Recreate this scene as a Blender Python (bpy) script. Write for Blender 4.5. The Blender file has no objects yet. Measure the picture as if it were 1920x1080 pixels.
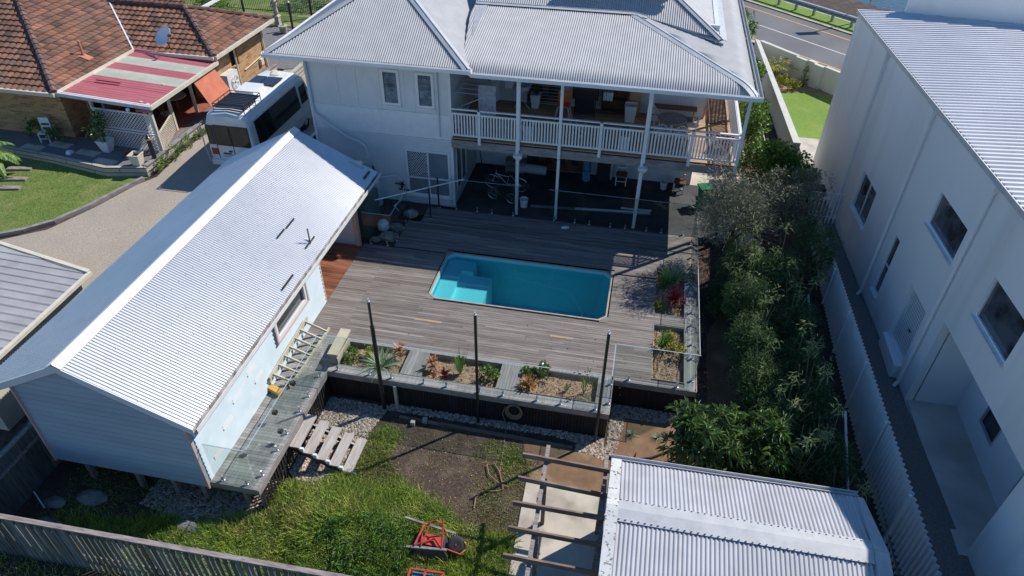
import bpy, math, random
import numpy as np
from mathutils import Vector, Matrix
from mathutils.geometry import delaunay_2d_cdt
random.seed(7)
RNG = np.random.default_rng(11)
D = bpy.data
S = bpy.context.scene
COL = S.collection
PI = math.pi
rad = math.radians

# ------------------------------------------------------------ camera, sky, sun
cd = D.cameras.new('camera')
cam = D.objects.new('camera', cd)
COL.objects.link(cam)
cam.location = (0, 0, 14)
cam.rotation_euler = (rad(51.8071), rad(-0.5987), rad(11.2111))
cd.sensor_width = 36
cd.lens = 1302.76 / 1920 * 36
cd.clip_end = 2000
S.camera = cam

SUNV = Vector((0.72, 0.62, 1.0)).normalized()      # towards the sun
w = D.worlds.new('World')
S.world = w
w.use_nodes = True
nt = w.node_tree
bg = nt.nodes['Background']
sky = nt.nodes.new('ShaderNodeTexSky')
sky.sky_type = 'NISHITA'
sky.sun_disc = False
sky.sun_elevation = math.asin(SUNV.z)
sky.sun_rotation = math.atan2(SUNV.x, SUNV.y)
sky.air_density = 1.0
sky.dust_density = 0.0
sky.ozone_density = 5.0
hs_ = nt.nodes.new('ShaderNodeHueSaturation')
hs_.inputs['Saturation'].default_value = 1.15
nt.links.new(sky.outputs[0], hs_.inputs['Color'])
nt.links.new(hs_.outputs[0], bg.inputs[0])
bg.inputs[1].default_value = 0.112
sl = D.lights.new('sun', 'SUN')
sl.energy = 4.4
sl.angle = rad(0.55)
sl.color = (1, 0.955, 0.89)
so = D.objects.new('sun', sl)
COL.objects.link(so)
so.rotation_euler = SUNV.to_track_quat('Z', 'Y').to_euler()
so.location = (20, 20, 40)
S.view_settings.view_transform = 'Standard'
S.view_settings.look = 'None'
S.view_settings.gamma = 1
S.view_settings.exposure = 0.22
S.cycles.max_bounces = 8
S.cycles.transparent_max_bounces = 24
S.cycles.caustics_reflective = False
S.cycles.caustics_refractive = False

# ------------------------------------------------------------ materials
def node(nt, t, **k):
    n = nt.nodes.new(t)
    for a, b in k.items():
        setattr(n, a, b)
    return n

def mat(name, c1, c2=None, rough=0.6, scale=3.0, metal=0.0, bump=0.0, bscale=None, island=0.0,
        detail=5, lo=0.35, hi=0.65, c3=None, s3=0.6, lo3=.5, hi3=.75, spec=0.5, stretch=None, trans=0.0, coat=0.0):
    """noise blend of two colours, an optional third in larger patches, per-island value jitter"""
    m = D.materials.new(name)
    m.use_nodes = True
    nt = m.node_tree
    p = nt.nodes['Principled BSDF']
    L = nt.links.new
    p.inputs['Roughness'].default_value = rough
    p.inputs['Metallic'].default_value = metal
    p.inputs['Specular IOR Level'].default_value = spec
    if coat:
        p.inputs['Coat Weight'].default_value = coat
    tc = node(nt, 'ShaderNodeNewGeometry')
    vec = tc.outputs['Position']
    if stretch:
        mp = node(nt, 'ShaderNodeMapping')
        mp.inputs['Scale'].default_value = stretch
        L(vec, mp.inputs[0])
        vec = mp.outputs[0]
    def noise(sc, det=detail):
        n = node(nt, 'ShaderNodeTexNoise')
        n.inputs['Scale'].default_value = sc
        n.inputs['Detail'].default_value = det
        L(vec, n.inputs['Vector'])
        return n.outputs[0]
    def ramp(src, a, b):
        r = node(nt, 'ShaderNodeMapRange')
        r.inputs[1].default_value = a
        r.inputs[2].default_value = b
        L(src, r.inputs[0])
        return r.outputs[0]
    def mix(f, a, b):
        x = node(nt, 'ShaderNodeMix', data_type='RGBA')
        if isinstance(f, float): x.inputs[0].default_value = f
        else: L(f, x.inputs[0])
        for i, v in ((6, a), (7, b)):
            if isinstance(v, tuple): x.inputs[i].default_value = (*v, 1)
            else: L(v, x.inputs[i])
        return x.outputs[2]
    c2 = c2 or c1
    out = mix(ramp(noise(scale), lo, hi), tuple(c1), tuple(c2))
    if c3:
        out = mix(ramp(noise(s3), lo3, hi3), out, tuple(c3))
    if island:
        h = node(nt, 'ShaderNodeHueSaturation')
        r = node(nt, 'ShaderNodeMapRange')
        r.inputs[3].default_value = 1 - island
        r.inputs[4].default_value = 1 + island
        L(tc.outputs['Random Per Island'], r.inputs[0])
        L(r.outputs[0], h.inputs['Value'])
        L(out, h.inputs['Color'])
        out = h.outputs[0]
    L(out, p.inputs['Base Color'])
    if bump:
        b = node(nt, 'ShaderNodeBump')
        b.inputs['Strength'].default_value = bump
        b.inputs['Distance'].default_value = 0.02
        L(noise(bscale or scale * 3), b.inputs['Height'])
        L(b.outputs[0], p.inputs['Normal'])
    if trans:
        t = node(nt, 'ShaderNodeBsdfTranslucent')
        L(out, t.inputs[0])
        ms = node(nt, 'ShaderNodeMixShader')
        ms.inputs[0].default_value = trans
        L(p.outputs[0], ms.inputs[1])
        L(t.outputs[0], ms.inputs[2])
        L(ms.outputs[0], nt.nodes['Material Output'].inputs[0])
    return m

def brickmat(name, c1, c2, mortar, bw=.24, bh=.086, axis='xz', ms=.012, offset=.5, rough=.85):
    m = D.materials.new(name)
    m.use_nodes = True
    nt = m.node_tree
    L = nt.links.new
    p = nt.nodes['Principled BSDF']
    p.inputs['Roughness'].default_value = rough
    g = node(nt, 'ShaderNodeNewGeometry')
    sp = node(nt, 'ShaderNodeSeparateXYZ')
    L(g.outputs['Position'], sp.inputs[0])
    ad = node(nt, 'ShaderNodeMath', operation='ADD')
    L(sp.outputs[0], ad.inputs[0]); L(sp.outputs[1], ad.inputs[1])
    cb = node(nt, 'ShaderNodeCombineXYZ')
    if axis == 'xz':
        L(ad.outputs[0], cb.inputs[0]); L(sp.outputs[2], cb.inputs[1])
    else:
        L(sp.outputs[0], cb.inputs[0]); L(sp.outputs[1], cb.inputs[1])
    b = node(nt, 'ShaderNodeTexBrick', offset=offset)
    b.inputs['Scale'].default_value = 1
    b.inputs['Mortar Size'].default_value = ms
    b.inputs['Brick Width'].default_value = bw
    b.inputs['Row Height'].default_value = bh
    b.inputs['Bias'].default_value = -.35
    b.inputs['Color1'].default_value = (*c1, 1)
    b.inputs['Color2'].default_value = (*c2, 1)
    b.inputs['Mortar'].default_value = (*mortar, 1)
    L(cb.outputs[0], b.inputs['Vector'])
    n = node(nt, 'ShaderNodeTexNoise')
    n.inputs['Scale'].default_value = 2.5
    L(g.outputs['Position'], n.inputs['Vector'])
    r = node(nt, 'ShaderNodeMapRange')
    r.inputs[3].default_value = .75; r.inputs[4].default_value = 1.2
    L(n.outputs[0], r.inputs[0])
    h = node(nt, 'ShaderNodeHueSaturation')
    L(b.outputs[0], h.inputs['Color']); L(r.outputs[0], h.inputs['Value'])
    L(h.outputs[0], p.inputs['Base Color'])
    return m

def tilemat(name, cols, uw, vh):
    """clay tiles: a random colour for each tile, taken from the sheet's UV"""
    m = D.materials.new(name)
    m.use_nodes = True
    nt = m.node_tree
    L = nt.links.new
    p = nt.nodes['Principled BSDF']
    p.inputs['Roughness'].default_value = .8
    uv = node(nt, 'ShaderNodeUVMap')
    mp = node(nt, 'ShaderNodeMapping')
    mp.inputs['Scale'].default_value = (1 / uw, 1 / vh, 1)
    L(uv.outputs[0], mp.inputs[0])
    fl = node(nt, 'ShaderNodeVectorMath', operation='FLOOR')
    L(mp.outputs[0], fl.inputs[0])
    wn = node(nt, 'ShaderNodeTexWhiteNoise', noise_dimensions='2D')
    L(fl.outputs[0], wn.inputs[0])
    cr = node(nt, 'ShaderNodeValToRGB')
    e = cr.color_ramp.elements
    while len(e) < len(cols): e.new(.5)
    for i, c in enumerate(cols):
        e[i].position = i / (len(cols) - 1); e[i].color = (*c, 1)
    L(wn.outputs[0], cr.inputs[0])
    g = node(nt, 'ShaderNodeNewGeometry')
    n = node(nt, 'ShaderNodeTexNoise')
    n.inputs['Scale'].default_value = 1.3; n.inputs['Detail'].default_value = 8
    L(g.outputs['Position'], n.inputs['Vector'])
    r = node(nt, 'ShaderNodeMapRange')
    r.inputs[1].default_value = .35; r.inputs[2].default_value = .65
    r.inputs[3].default_value = .7; r.inputs[4].default_value = 1.2
    L(n.outputs[0], r.inputs[0])
    h = node(nt, 'ShaderNodeHueSaturation')
    L(cr.outputs[0], h.inputs['Color']); L(r.outputs[0], h.inputs['Value'])
    L(h.outputs[0], p.inputs['Base Color'])
    return m

def glassmat(name, tint, refl=1.0, rough=.0, f0=1.45):
    m = D.materials.new(name)
    m.use_nodes = True
    nt = m.node_tree
    L = nt.links.new
    nt.nodes.remove(nt.nodes['Principled BSDF'])
    t = node(nt, 'ShaderNodeBsdfTransparent'); t.inputs[0].default_value = (*tint, 1)
    g = node(nt, 'ShaderNodeBsdfGlossy'); g.inputs['Roughness'].default_value = rough
    f = node(nt, 'ShaderNodeLayerWeight'); f.inputs[0].default_value = .5
    pw = node(nt, 'ShaderNodeMath', operation='POWER'); pw.inputs[1].default_value = 4.5
    L(f.outputs['Facing'], pw.inputs[0])
    k = node(nt, 'ShaderNodeMath', operation='MULTIPLY_ADD'); k.inputs[1].default_value = .9 * refl; k.inputs[2].default_value = .025 * refl
    L(pw.outputs[0], k.inputs[0])
    x = node(nt, 'ShaderNodeMixShader')
    L(k.outputs[0], x.inputs[0]); L(t.outputs[0], x.inputs[1]); L(g.outputs[0], x.inputs[2])
    L(x.outputs[0], nt.nodes['Material Output'].inputs[0])
    return m, nt, g

M = {}
M['galv'] = mat('roof_sheet_pale', (.45, .45, .46), (.40, .40, .41), .6, 2.2, metal=.05, spec=.25, c3=(.40, .40, .40), s3=1.4, lo3=.5, hi3=1.1)
M['galv2'] = mat('roof_sheet_shed', (.76, .76, .77), (.72, .72, .73), .45, .6, metal=.65, c3=(.66, .67, .69), s3=2.2, lo3=.5, hi3=.8) if True else mat('x', (.6,)*3, (.6,)*3, .4, 1, metal=.8, c3=(.6, .62, .66), s3=3.5, lo3=.55, hi3=.8)
M['galv3'] = mat('roof_sheet_old', (.50, .50, .53), (.44, .44, .47), .5, 1.5, metal=.1, c3=(.36, .36, .36), s3=1.6, lo3=.5, hi3=.9)
M['ribroof'] = mat('roof_sheet_bright', (.64, .64, .66), (.57, .57, .60), .5, .7, c3=(.5, .5, .52), s3=2.5, lo3=.55, hi3=.9)
M['greysheet'] = mat('roof_sheet_grey', (.38, .37, .38), (.32, .31, .32), .55, 1.5, c3=(.27, .26, .26), s3=1.2, lo3=.5, hi3=.85)
M['flash'] = mat('flashing', (.50, .51, .52), (.43, .44, .46), .5, 3, metal=.1, c3=(.4, .4, .4), s3=6, lo3=.58, hi3=.8)
M['lichen'] = mat('flashing_lichen', (.66, .66, .64), (.55, .55, .54), .6, 3, c3=(.12, .12, .10), s3=14, lo3=.57, hi3=.66)
M['white'] = mat('white_paint', (.70, .73, .75), (.64, .67, .70), .5, .9, c3=(.58, .61, .63), s3=2.5, lo3=.5, hi3=.9)
M['fencewhite'] = mat('white_fence_sheet', (.86, .86, .86), (.80, .80, .80), .5, 3)
M['white2'] = mat('white_trim', (.78, .79, .80), (.72, .73, .74), .45, 4)
M['render'] = mat('white_render', (.82, .82, .82), (.77, .77, .77), .75, .5, bump=.05, bscale=40, c3=(.64, .64, .62), s3=1.1, lo3=.55, hi3=.85, stretch=(1, 1, .12))
M['mint'] = mat('pale_mint_weatherboard', (.62, .72, .76), (.56, .66, .70), .5, 1.2, c3=(.68, .76, .79), s3=3, lo3=.5, hi3=.8)
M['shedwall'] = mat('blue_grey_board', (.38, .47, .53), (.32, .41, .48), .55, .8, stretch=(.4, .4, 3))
M['primer'] = mat('white_primer_patch', (.80, .80, .79), rough=.7)
M['pinkwood'] = mat('pink_primed_timber', (.62, .42, .36), (.55, .36, .31), .6, 5)
M['greenpanel'] = mat('green_tank', (.10, .15, .12), (.08, .12, .10), .5, 2)
M['gutter'] = mat('gutter_paint', (.55, .56, .58), (.46, .47, .49), .5, 5)
M['gutterdirt'] = mat('gutter_with_leaf_litter', (.36, .33, .29), (.20, .17, .13), .9, 9, c3=(.5, .48, .45), s3=4, lo3=.45, hi3=.6)
M['deck'] = mat('weathered_deck_boards', (.235, .204, .183), (.140, .120, .108), .75, 4.5, island=.25, stretch=(.35, 6, 6), bump=.25, bscale=9, c3=(.28, .25, .23), s3=1.2, lo3=.5, hi3=.75)
M['deckgrey'] = mat('grey_deck_boards', (.33, .32, .31), (.23, .225, .22), .8, 4, island=.2, stretch=(6, .5, 6), bump=.2, bscale=9)
M['newboard'] = mat('replaced_tan_board', (.42, .30, .20), (.36, .25, .16), .7, 5)
M['reddeck'] = mat('oiled_red_deck', (.30, .125, .07), (.18, .065, .035), .45, 3, island=.35, stretch=(.5, 5, 5))
M['sunfloor'] = mat('verandah_boards', (.50, .34, .20), (.38, .25, .15), .6, 3, island=.2, stretch=(.4, 5, 5))
M['fascia'] = mat('grey_timber', (.33, .30, .28), (.22, .20, .19), .8, 5, stretch=(1, 1, 4), c3=(.15, .14, .14), s3=1.5, lo3=.5, hi3=.75)
M['skirt'] = mat('black_stained_slats', (.020, .018, .020), (.012, .011, .013), .7, 4, island=.3)
M['blackmetal'] = mat('black_metal', (.022, .022, .026), rough=.35)
M['chrome'] = mat('stainless_steel', (.75, .77, .8), (.6, .62, .66), .22, 20, metal=.9)
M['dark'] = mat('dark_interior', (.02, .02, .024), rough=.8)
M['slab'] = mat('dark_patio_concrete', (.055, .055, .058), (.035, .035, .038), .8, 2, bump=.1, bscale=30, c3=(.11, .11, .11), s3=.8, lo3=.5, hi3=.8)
M['concrete'] = mat('pale_concrete', (.54, .485, .40), (.43, .385, .32), .85, 1.6, c3=(.28, .24, .19), s3=1.3, lo3=.5, hi3=.72, bump=.1, bscale=20)
M['path'] = mat('aggregate_path', (.19, .19, .18), (.12, .12, .115), .9, 28, c3=(.15, .15, .145), s3=.7)
M['tile'] = mat('patio_paving', (.60, .57, .53), (.50, .47, .44), .6, .9, c3=(.36, .34, .31), s3=.7, lo3=.48, hi3=.72)
M['asphalt'] = mat('asphalt', (.155, .15, .155), (.12, .118, .122), .9, 40, c3=(.175, .17, .172), s3=.3, lo3=.4, hi3=.7)
M['line'] = mat('road_paint_white', (.75, .75, .74), (.6, .6, .6), .7, 12)
M['yline'] = mat('road_paint_yellow', (.62, .36, .10), (.50, .30, .10), .7, 9)
M['gravel'] = mat('grey_gravel', (.24, .23, .235), (.10, .10, .105), .95, 24, bump=.7, bscale=34, c3=(.20, .19, .18), s3=.6)
M['drive'] = mat('exposed_aggregate_driveway', (.47, .405, .33), (.29, .245, .195), .9, 26, bump=.3, bscale=34, c3=(.33, .285, .235), s3=.45, lo3=.42, hi3=.68)
M['soil'] = mat('bare_soil', (.092, .060, .043), (.042, .029, .022), .95, 12, bump=1, bscale=20, c3=(.14, .105, .075), s3=2.4, lo3=.5, hi3=.8)
M['brown'] = mat('brown_wet_dirt', (.22, .13, .07), (.15, .085, .045), .85, 3, bump=.3, bscale=12, c3=(.30, .20, .12), s3=1.5, lo3=.5, hi3=.7)
M['mulch'] = mat('pine_mulch', (.44, .31, .20), (.22, .145, .095), .95, 22, bump=.9, bscale=30, island=.4)
M['lawn'] = mat('trimmed_lawn', (.155, .22, .045), (.10, .165, .03), .9, 7, bump=.5, bscale=60, c3=(.24, .25, .085), s3=.8, lo3=.45, hi3=.7)
M['lawn2'] = mat('bright_lawn', (.17, .27, .03), (.13, .22, .025), .9, 8, bump=.4, bscale=60, c3=(.22, .28, .05), s3=.9, lo3=.5, hi3=.7)
M['grassbase'] = mat('rough_grass_soil', (.10, .13, .035), (.055, .06, .025), .95, 5, bump=.6, bscale=20)
M['blade'] = mat('grass_blades', (.38, .49, .08), (.22, .34, .06), .6, 2.0, island=.5, c3=(.50, .48, .16), s3=1.2, lo3=.5, hi3=.72, trans=.3)
M['blade2'] = mat('dry_grass_blades', (.36, .36, .12), (.22, .26, .07), .7, 2.5, island=.4, trans=.25)
M['pebble'] = mat('river_pebbles', (.52, .42, .33), (.28, .22, .185), .75, 30, island=.55)
M['rock'] = mat('sandstone_rock', (.42, .39, .33), (.25, .23, .20), .9, 5, bump=.6, bscale=10)
M['rock2'] = mat('river_rock', (.30, .28, .26), (.14, .135, .13), .9, 3, bump=.6, bscale=8, island=.4)
M['leafmango'] = mat('glossy_green_leaf', (.075, .14, .035), (.12, .20, .055), .28, 2, island=.65, c3=(.34, .35, .17), s3=3.0, lo3=.58, hi3=.8, trans=.2)
M['leafdark'] = mat('dark_bamboo_leaf', (.06, .12, .038), (.09, .16, .05), .5, 2, island=.5, trans=.2)
M['leafpale'] = mat('pale_and_sunlit_leaf', (.22, .30, .12), (.30, .34, .16), .5, 2, island=.3, trans=.3)  # pale shrub leaf, also paints sunlight on the bamboo tips
M['leafgrey'] = mat('grey_green_twigs', (.21, .22, .14), (.14, .155, .095), .7, 2, island=.5, c3=(.22, .19, .14), s3=2.5, lo3=.5, hi3=.7, trans=.1)
M['leafgreen'] = mat('fresh_green_leaf', (.10, .20, .03), (.16, .27, .04), .45, 3, island=.5, trans=.3)
M['leafyel'] = mat('yellow_leaf', (.42, .38, .04), (.30, .33, .04), .5, 4, island=.35, trans=.3)
M['weed'] = mat('dark_weed_leaves', (.07, .15, .03), (.11, .21, .04), .45, 3, island=.5, trans=.25)
M['strap'] = mat('green_strap_leaf', (.20, .36, .08), (.11, .24, .05), .4, 4, island=.4, trans=.25)
M['yucca'] = mat('striped_yucca_leaf', (.42, .52, .32), (.22, .33, .19), .45, 6, island=.4, trans=.2)
M['red'] = mat('red_cordyline_leaf', (.45, .05, .05), (.24, .03, .045), .45, 5, island=.4, trans=.25)
M['orange'] = mat('orange_cordyline_leaf', (.62, .25, .12), (.50, .36, .18), .45, 8, island=.4, trans=.25)
M['bark'] = mat('bark', (.17, .12, .09), (.10, .07, .055), .9, 6)
M['culm'] = mat('bamboo_culm', (.20, .22, .10), (.12, .13, .07), .5, 6)
M['brick'] = brickmat('blond_brick', (.50, .29, .13), (.10, .06, .055), (.42, .28, .15), bw=.34, bh=.10, ms=.014)
M['tile_roof'] = tilemat('terracotta_tiles', [(.10, .055, .042), (.20, .095, .060), (.29, .135, .08), (.17, .10, .078)], .30, .33)
M['tile_cap'] = mat('ridge_tiles', (.20, .115, .09), (.13, .08, .065), .85, 4, island=.25)
M['cream'] = mat('cream_paint', (.66, .61, .50), (.58, .53, .43), .55, 3)
M['pinkpaint'] = mat('faded_pink_sheet', (.46, .13, .145), (.40, .105, .12), .5, .8, stretch=(1, 6, 1), c3=(.50, .17, .18), s3=1, lo3=.5, hi3=.8)
M['creamsheet'] = mat('cream_translucent_sheet', (.78, .77, .62), (.70, .69, .55), .5, 1.5)
M['blind'] = mat('orange_shade_cloth', (.62, .20, .115), (.52, .15, .085), .7, 2)
M['redtile'] = mat('red_floor_tile', (.34, .12, .08), (.25, .08, .055), .6, 4)
M['buswhite'] = mat('bus_paint', (.78, .78, .76), (.72, .72, .70), .22, 2, coat=.5, c3=(.62, .61, .57), s3=1.6, lo3=.55, hi3=.85)
M['busglass'] = mat('tinted_bus_glass', (.022, .026, .022), (.05, .055, .045), .06, 3, stretch=(1, 6, .4), lo=.5, hi=.75)
M['solar'] = mat('solar_cells', (.020, .024, .045), (.03, .035, .06), .18, 10)
M['tyre'] = mat('tyre_rubber', (.025, .025, .026), (.04, .04, .04), .8, 9)
M['redlens'] = mat('red_lens', (.30, .02, .02), rough=.25)
M['redmetal'] = mat('red_painted_steel', (.55, .075, .045), (.42, .05, .035), .4, 9)
M['traygrey'] = mat('barrow_tray', (.05, .06, .065), (.03, .035, .04), .5, 5)
M['fenceold'] = mat('old_paling', (.155, .165, .15), (.085, .10, .09), .9, 3, island=.35, stretch=(5, 5, .7), c3=(.23, .20, .19), s3=2.5, lo3=.55, hi3=.75)
M['rail'] = mat('weathered_rail', (.34, .30, .28), (.19, .165, .155), .9, 3, stretch=(1, 6, 6), c3=(.10, .09, .09), s3=4, lo3=.6, hi3=.7)
M['stepwood'] = mat('bleached_tread', (.47, .43, .39), (.34, .31, .28), .85, 3, island=.15, stretch=(6, .7, 3), bump=.3, bscale=8)
M['pergola'] = mat('pergola_timber', (.24, .165, .115), (.14, .10, .08), .8, 3, island=.3, stretch=(1, 5, 5), c3=(.30, .26, .22), s3=2, lo3=.5, hi3=.75)
M['benchwood'] = mat('pale_bench_timber', (.55, .49, .36), (.45, .40, .30), .8, 4)
M['ladder'] = mat('fibreglass_ladder', (.60, .57, .46), (.5, .46, .36), .6, 5)
M['yellow'] = mat('yellow_plastic', (.62, .38, .10), rough=.5)
M['poolshell'] = mat('pool_shell', (.30, .62, .68), (.26, .57, .64), .5, 1.5)
M['poolstep'] = mat('pool_step_sunlit', (.86, .96, .93), (.8, .92, .9), .5, 1.5)  # paler than the shell: sunlight on the shallow steps is put into the colour
M['poolrim'] = mat('pale_pool_coping', (.42, .36, .31), (.32, .27, .23), .7, 5)
M['litglass'] = mat('interior_lit_glass', (.10, .12, .15), (.035, .04, .05), .06, 1.1, spec=1.0, lo=.45, hi=.6)  # bluish light of the rooms behind is painted into the pane colour
M['winglass'] = mat('window_glass', (.045, .055, .055), (.02, .025, .03), .07, 1.2, spec=.8)
M['frost'] = mat('frosted_pane', (.20, .25, .27), (.16, .21, .24), .35, 2)
M['louvre'] = mat('louvre_glass', (.24, .27, .27), (.10, .12, .12), .15, 4, island=.35)
M['darkwood'] = mat('stained_door_wood', (.16, .075, .04), (.10, .045, .025), .4, 3, stretch=(4, 4, .6))
M['plywood'] = mat('plywood', (.55, .33, .14), (.48, .28, .12), .6, 2)
M['bluefab'] = mat('light_blue_fabric', (.10, .30, .48), (.07, .22, .38), .6, 6)
M['orangefab'] = mat('orange_plastic', (.62, .13, .03), rough=.5)
M['binGreen'] = mat('green_plastic', (.02, .20, .09), (.015, .15, .07), .4, 4)
M['cloth'] = mat('pale_laundry', (.66, .66, .72), (.55, .56, .64), .9, 6)
M['hose'] = mat('tan_hose', (.30, .22, .15), (.22, .15, .10), .6, 8)
M['hose2'] = mat('faded_red_hose', (.34, .17, .12), (.28, .17, .12), .6, 8)
M['terracotta'] = mat('terracotta_paint', (.50, .20, .12), rough=.6)
M['water2'] = mat('river_water', (.05, .055, .05), (.035, .04, .038), .12, 1.2, bump=.9, bscale=2.2, stretch=(1, 2.2, 1))
M['edgeglint'] = mat('glass_edge_highlight', (.40, .47, .50), (.34, .41, .45), .3, 3)  # pale colour paints the highlight on the glass top edges
M['guard'] = mat('guardrail_steel', (.38, .41, .44), (.30, .33, .36), .45, 3, metal=.4)
M['dish'] = mat('dish_paint', (.68, .72, .76), rough=.5)
M['wallpaint'] = mat('boundary_wall_render', (.60, .60, .54), (.54, .54, .49), .8, 1.2, c3=(.48, .47, .42), s3=.6, lo3=.5, hi3=.85)
M['block'] = brickmat('retaining_sleepers', (.44, .41, .36), (.36, .33, .29), (.10, .09, .08), bw=2.4, bh=.2, ms=.02)
M['fenceglass'], _, _ = glassmat('fence_glass', (.91, .945, .94), 1.0)
M['water'], _nt, _g = glassmat('pool_water', (.30, .70, .745), 1.0, .02, 1.33)
_b = node(_nt, 'ShaderNodeBump'); _b.inputs['Strength'].default_value = .35; _b.inputs['Distance'].default_value = .05
_n = node(_nt, 'ShaderNodeTexNoise'); _n.inputs['Scale'].default_value = 5
_nt.links.new(_n.outputs[0], _b.inputs['Height']); _nt.links.new(_b.outputs[0], _g.inputs['Normal'])

# ------------------------------------------------------------ mesh builder
def wo(o):
    v = Vector((0, 0, 0))
    while o is not None:
        v += o.location; o = o.parent
    return v

class MB:
    def __init__(s):
        s.v = []; s.f = []; s.uv = None; s.smooth = False
    def add(s, vs, fs):
        b = len(s.v)
        s.v += [tuple(p) for p in vs]
        s.f += [tuple(i + b for i in f) for f in fs]
        return s
    def box(s, x0, x1, y0, y1, z0, z1, R=None, c=None):
        vs = [Vector((x, y, z)) for z in (z0, z1) for y in (y0, y1) for x in (x0, x1)]
        if R is not None:
            c = Vector(c) if c is not None else Vector(((x0 + x1) / 2, (y0 + y1) / 2, (z0 + z1) / 2))
            vs = [R @ (p - c) + c for p in vs]
        return s.add(vs, [(0, 2, 3, 1), (4, 5, 7, 6), (0, 1, 5, 4), (2, 6, 7, 3), (0, 4, 6, 2), (1, 3, 7, 5)])
    def bar(s, a, b, wd, ht, up=(0, 0, 1)):
        """a rectangular bar from a to b"""
        a = Vector(a); b = Vector(b); d = (b - a).normalized(); up = Vector(up)
        if abs(d.dot(up)) > .99: up = Vector((0, 1, 0))
        sd = d.cross(up).normalized() * wd / 2; u = sd.cross(d).normalized() * ht / 2
        vs = [p + i * sd + j * u for p in (a, b) for j in (-1, 1) for i in (-1, 1)]
        return s.add(vs, [(0, 1, 3, 2), (4, 6, 7, 5), (0, 4, 5, 1), (2, 3, 7, 6), (0, 2, 6, 4), (1, 5, 7, 3)])
    def tube(s, pts, r, n=8, caps=True):
        pts = [Vector(p) for p in pts]
        rs = r if isinstance(r, (list, tuple)) else [r] * len(pts)
        b = len(s.v); prev = None
        for i, p in enumerate(pts):
            d = (pts[min(i + 1, len(pts) - 1)] - pts[max(i - 1, 0)]).normalized()
            if prev is None:
                a = Vector((0, 0, 1)) if abs(d.z) < .9 else Vector((1, 0, 0))
                x = d.cross(a).normalized()
            else:
                x = (prev - d * prev.dot(d)).normalized()
            prev = x; y = d.cross(x)
            for k in range(n):
                t = 2 * PI * k / n
                s.v.append(tuple(p + rs[i] * (math.cos(t) * x + math.sin(t) * y)))
        for i in range(len(pts) - 1):
            for k in range(n):
                q = b + i * n; k2 = (k + 1) % n
                s.f.append((q + k, q + k2, q + n + k2, q + n + k))
        if caps:
            s.f.append(tuple(b + k for k in reversed(range(n))))
            s.f.append(tuple(b + (len(pts) - 1) * n + k for k in range(n)))
        return s
    def lathe(s, c, prof, n=20, axis=None):
        """prof: list of (radius, height); axis: optional rotation matrix"""
        c = Vector(c); b = len(s.v)
        for r, h in prof:
            for k in range(n):
                t = 2 * PI * k / n
                p = Vector((r * math.cos(t), r * math.sin(t), h))
                if axis is not None: p = axis @ p
                s.v.append(tuple(p + c))
        for i in range(len(prof) - 1):
            for k in range(n):
                q = b + i * n; k2 = (k + 1) % n
                s.f.append((q + k, q + k2, q + n + k2, q + n + k))
        s.f.append(tuple(b + k for k in reversed(range(n))))
        s.f.append(tuple(b + (len(prof) - 1) * n + k for k in range(n)))
        return s
    def prism(s, poly, z0, z1):
        """poly: list of (x,y), z0/z1 floats"""
        n = len(poly)
        vs = [(x, y, z0) for x, y in poly] + [(x, y, z1) for x, y in poly]
        return s.add(vs, [tuple(reversed(range(n))), tuple(range(n, 2 * n))] + [(i, (i + 1) % n, n + (i + 1) % n, n + i) for i in range(n)])
    def slab3(s, pts, th):
        """a polygon in space given thickness along its normal"""
        P = [Vector(p) for p in pts]
        nrm = (P[1] - P[0]).cross(P[2] - P[0]).normalized() * th
        n = len(P)
        return s.add(P + [p + nrm for p in P], [tuple(reversed(range(n))), tuple(range(n, 2 * n))] + [(i, (i + 1) % n, n + (i + 1) % n, n + i) for i in range(n)])
    def blob(s, c, r, n=10, m=7, jit=.12, R=None):
        c = Vector(c); b = len(s.v)
        for i in range(m + 1):
            th = PI * i / m
            for k in range(n):
                t = 2 * PI * k / n; j = 1 + random.uniform(-jit, jit)
                p = Vector((r[0] * math.sin(th) * math.cos(t) * j, r[1] * math.sin(th) * math.sin(t) * j, r[2] * math.cos(th) * j))
                if R is not None: p = R @ p
                s.v.append(tuple(p + c))
        for i in range(m):
            for k in range(n):
                q = b + i * n; k2 = (k + 1) % n
                s.f.append((q + k, q + n + k, q + n + k2, q + k2))
        return s
    def np_add(s, V, F):
        b = len(s.v)
        s.v += V.tolist()
        s.f += (F + b).tolist()
        return s
    def build(s, name, m, parent=None, top=False, smooth=False, **tags):
        me = D.meshes.new(name)
        if parent is not None: off = wo(parent)
        elif top or tags:
            V = np.array(s.v); off = Vector(((V[:, 0].min() + V[:, 0].max()) / 2, (V[:, 1].min() + V[:, 1].max()) / 2, V[:, 2].min()))
        else: off = Vector((0, 0, 0))
        V = np.array(s.v, dtype=float) - np.array(off)
        me.from_pydata(V.tolist(), [], s.f)
        me.materials.append(M[m] if isinstance(m, str) else m)
        if s.uv is not None:
            uvl = me.uv_layers.new(name='UVMap')
            vi = np.empty(len(me.loops), dtype=np.int32); me.loops.foreach_get('vertex_index', vi)
            uvl.data.foreach_set('uv', np.array(s.uv, dtype=float)[vi].ravel())
        if smooth: me.polygons.foreach_set('use_smooth', [True] * len(me.polygons))
        me.update()
        o = D.objects.new(name, me)
        COL.objects.link(o)
        if parent is not None: o.parent = parent
        else: o.location = off
        for k, v in tags.items():
            o[{'cat': 'category'}.get(k, k)] = v
        return o

def thing(name, label, cat, loc=(0, 0, 0), group=None):
    o = D.objects.new(name, None)
    COL.objects.link(o)
    o.location = loc
    o.empty_display_size = .2
    o['label'] = label; o['category'] = cat
    if group: o['group'] = group
    return o

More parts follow.
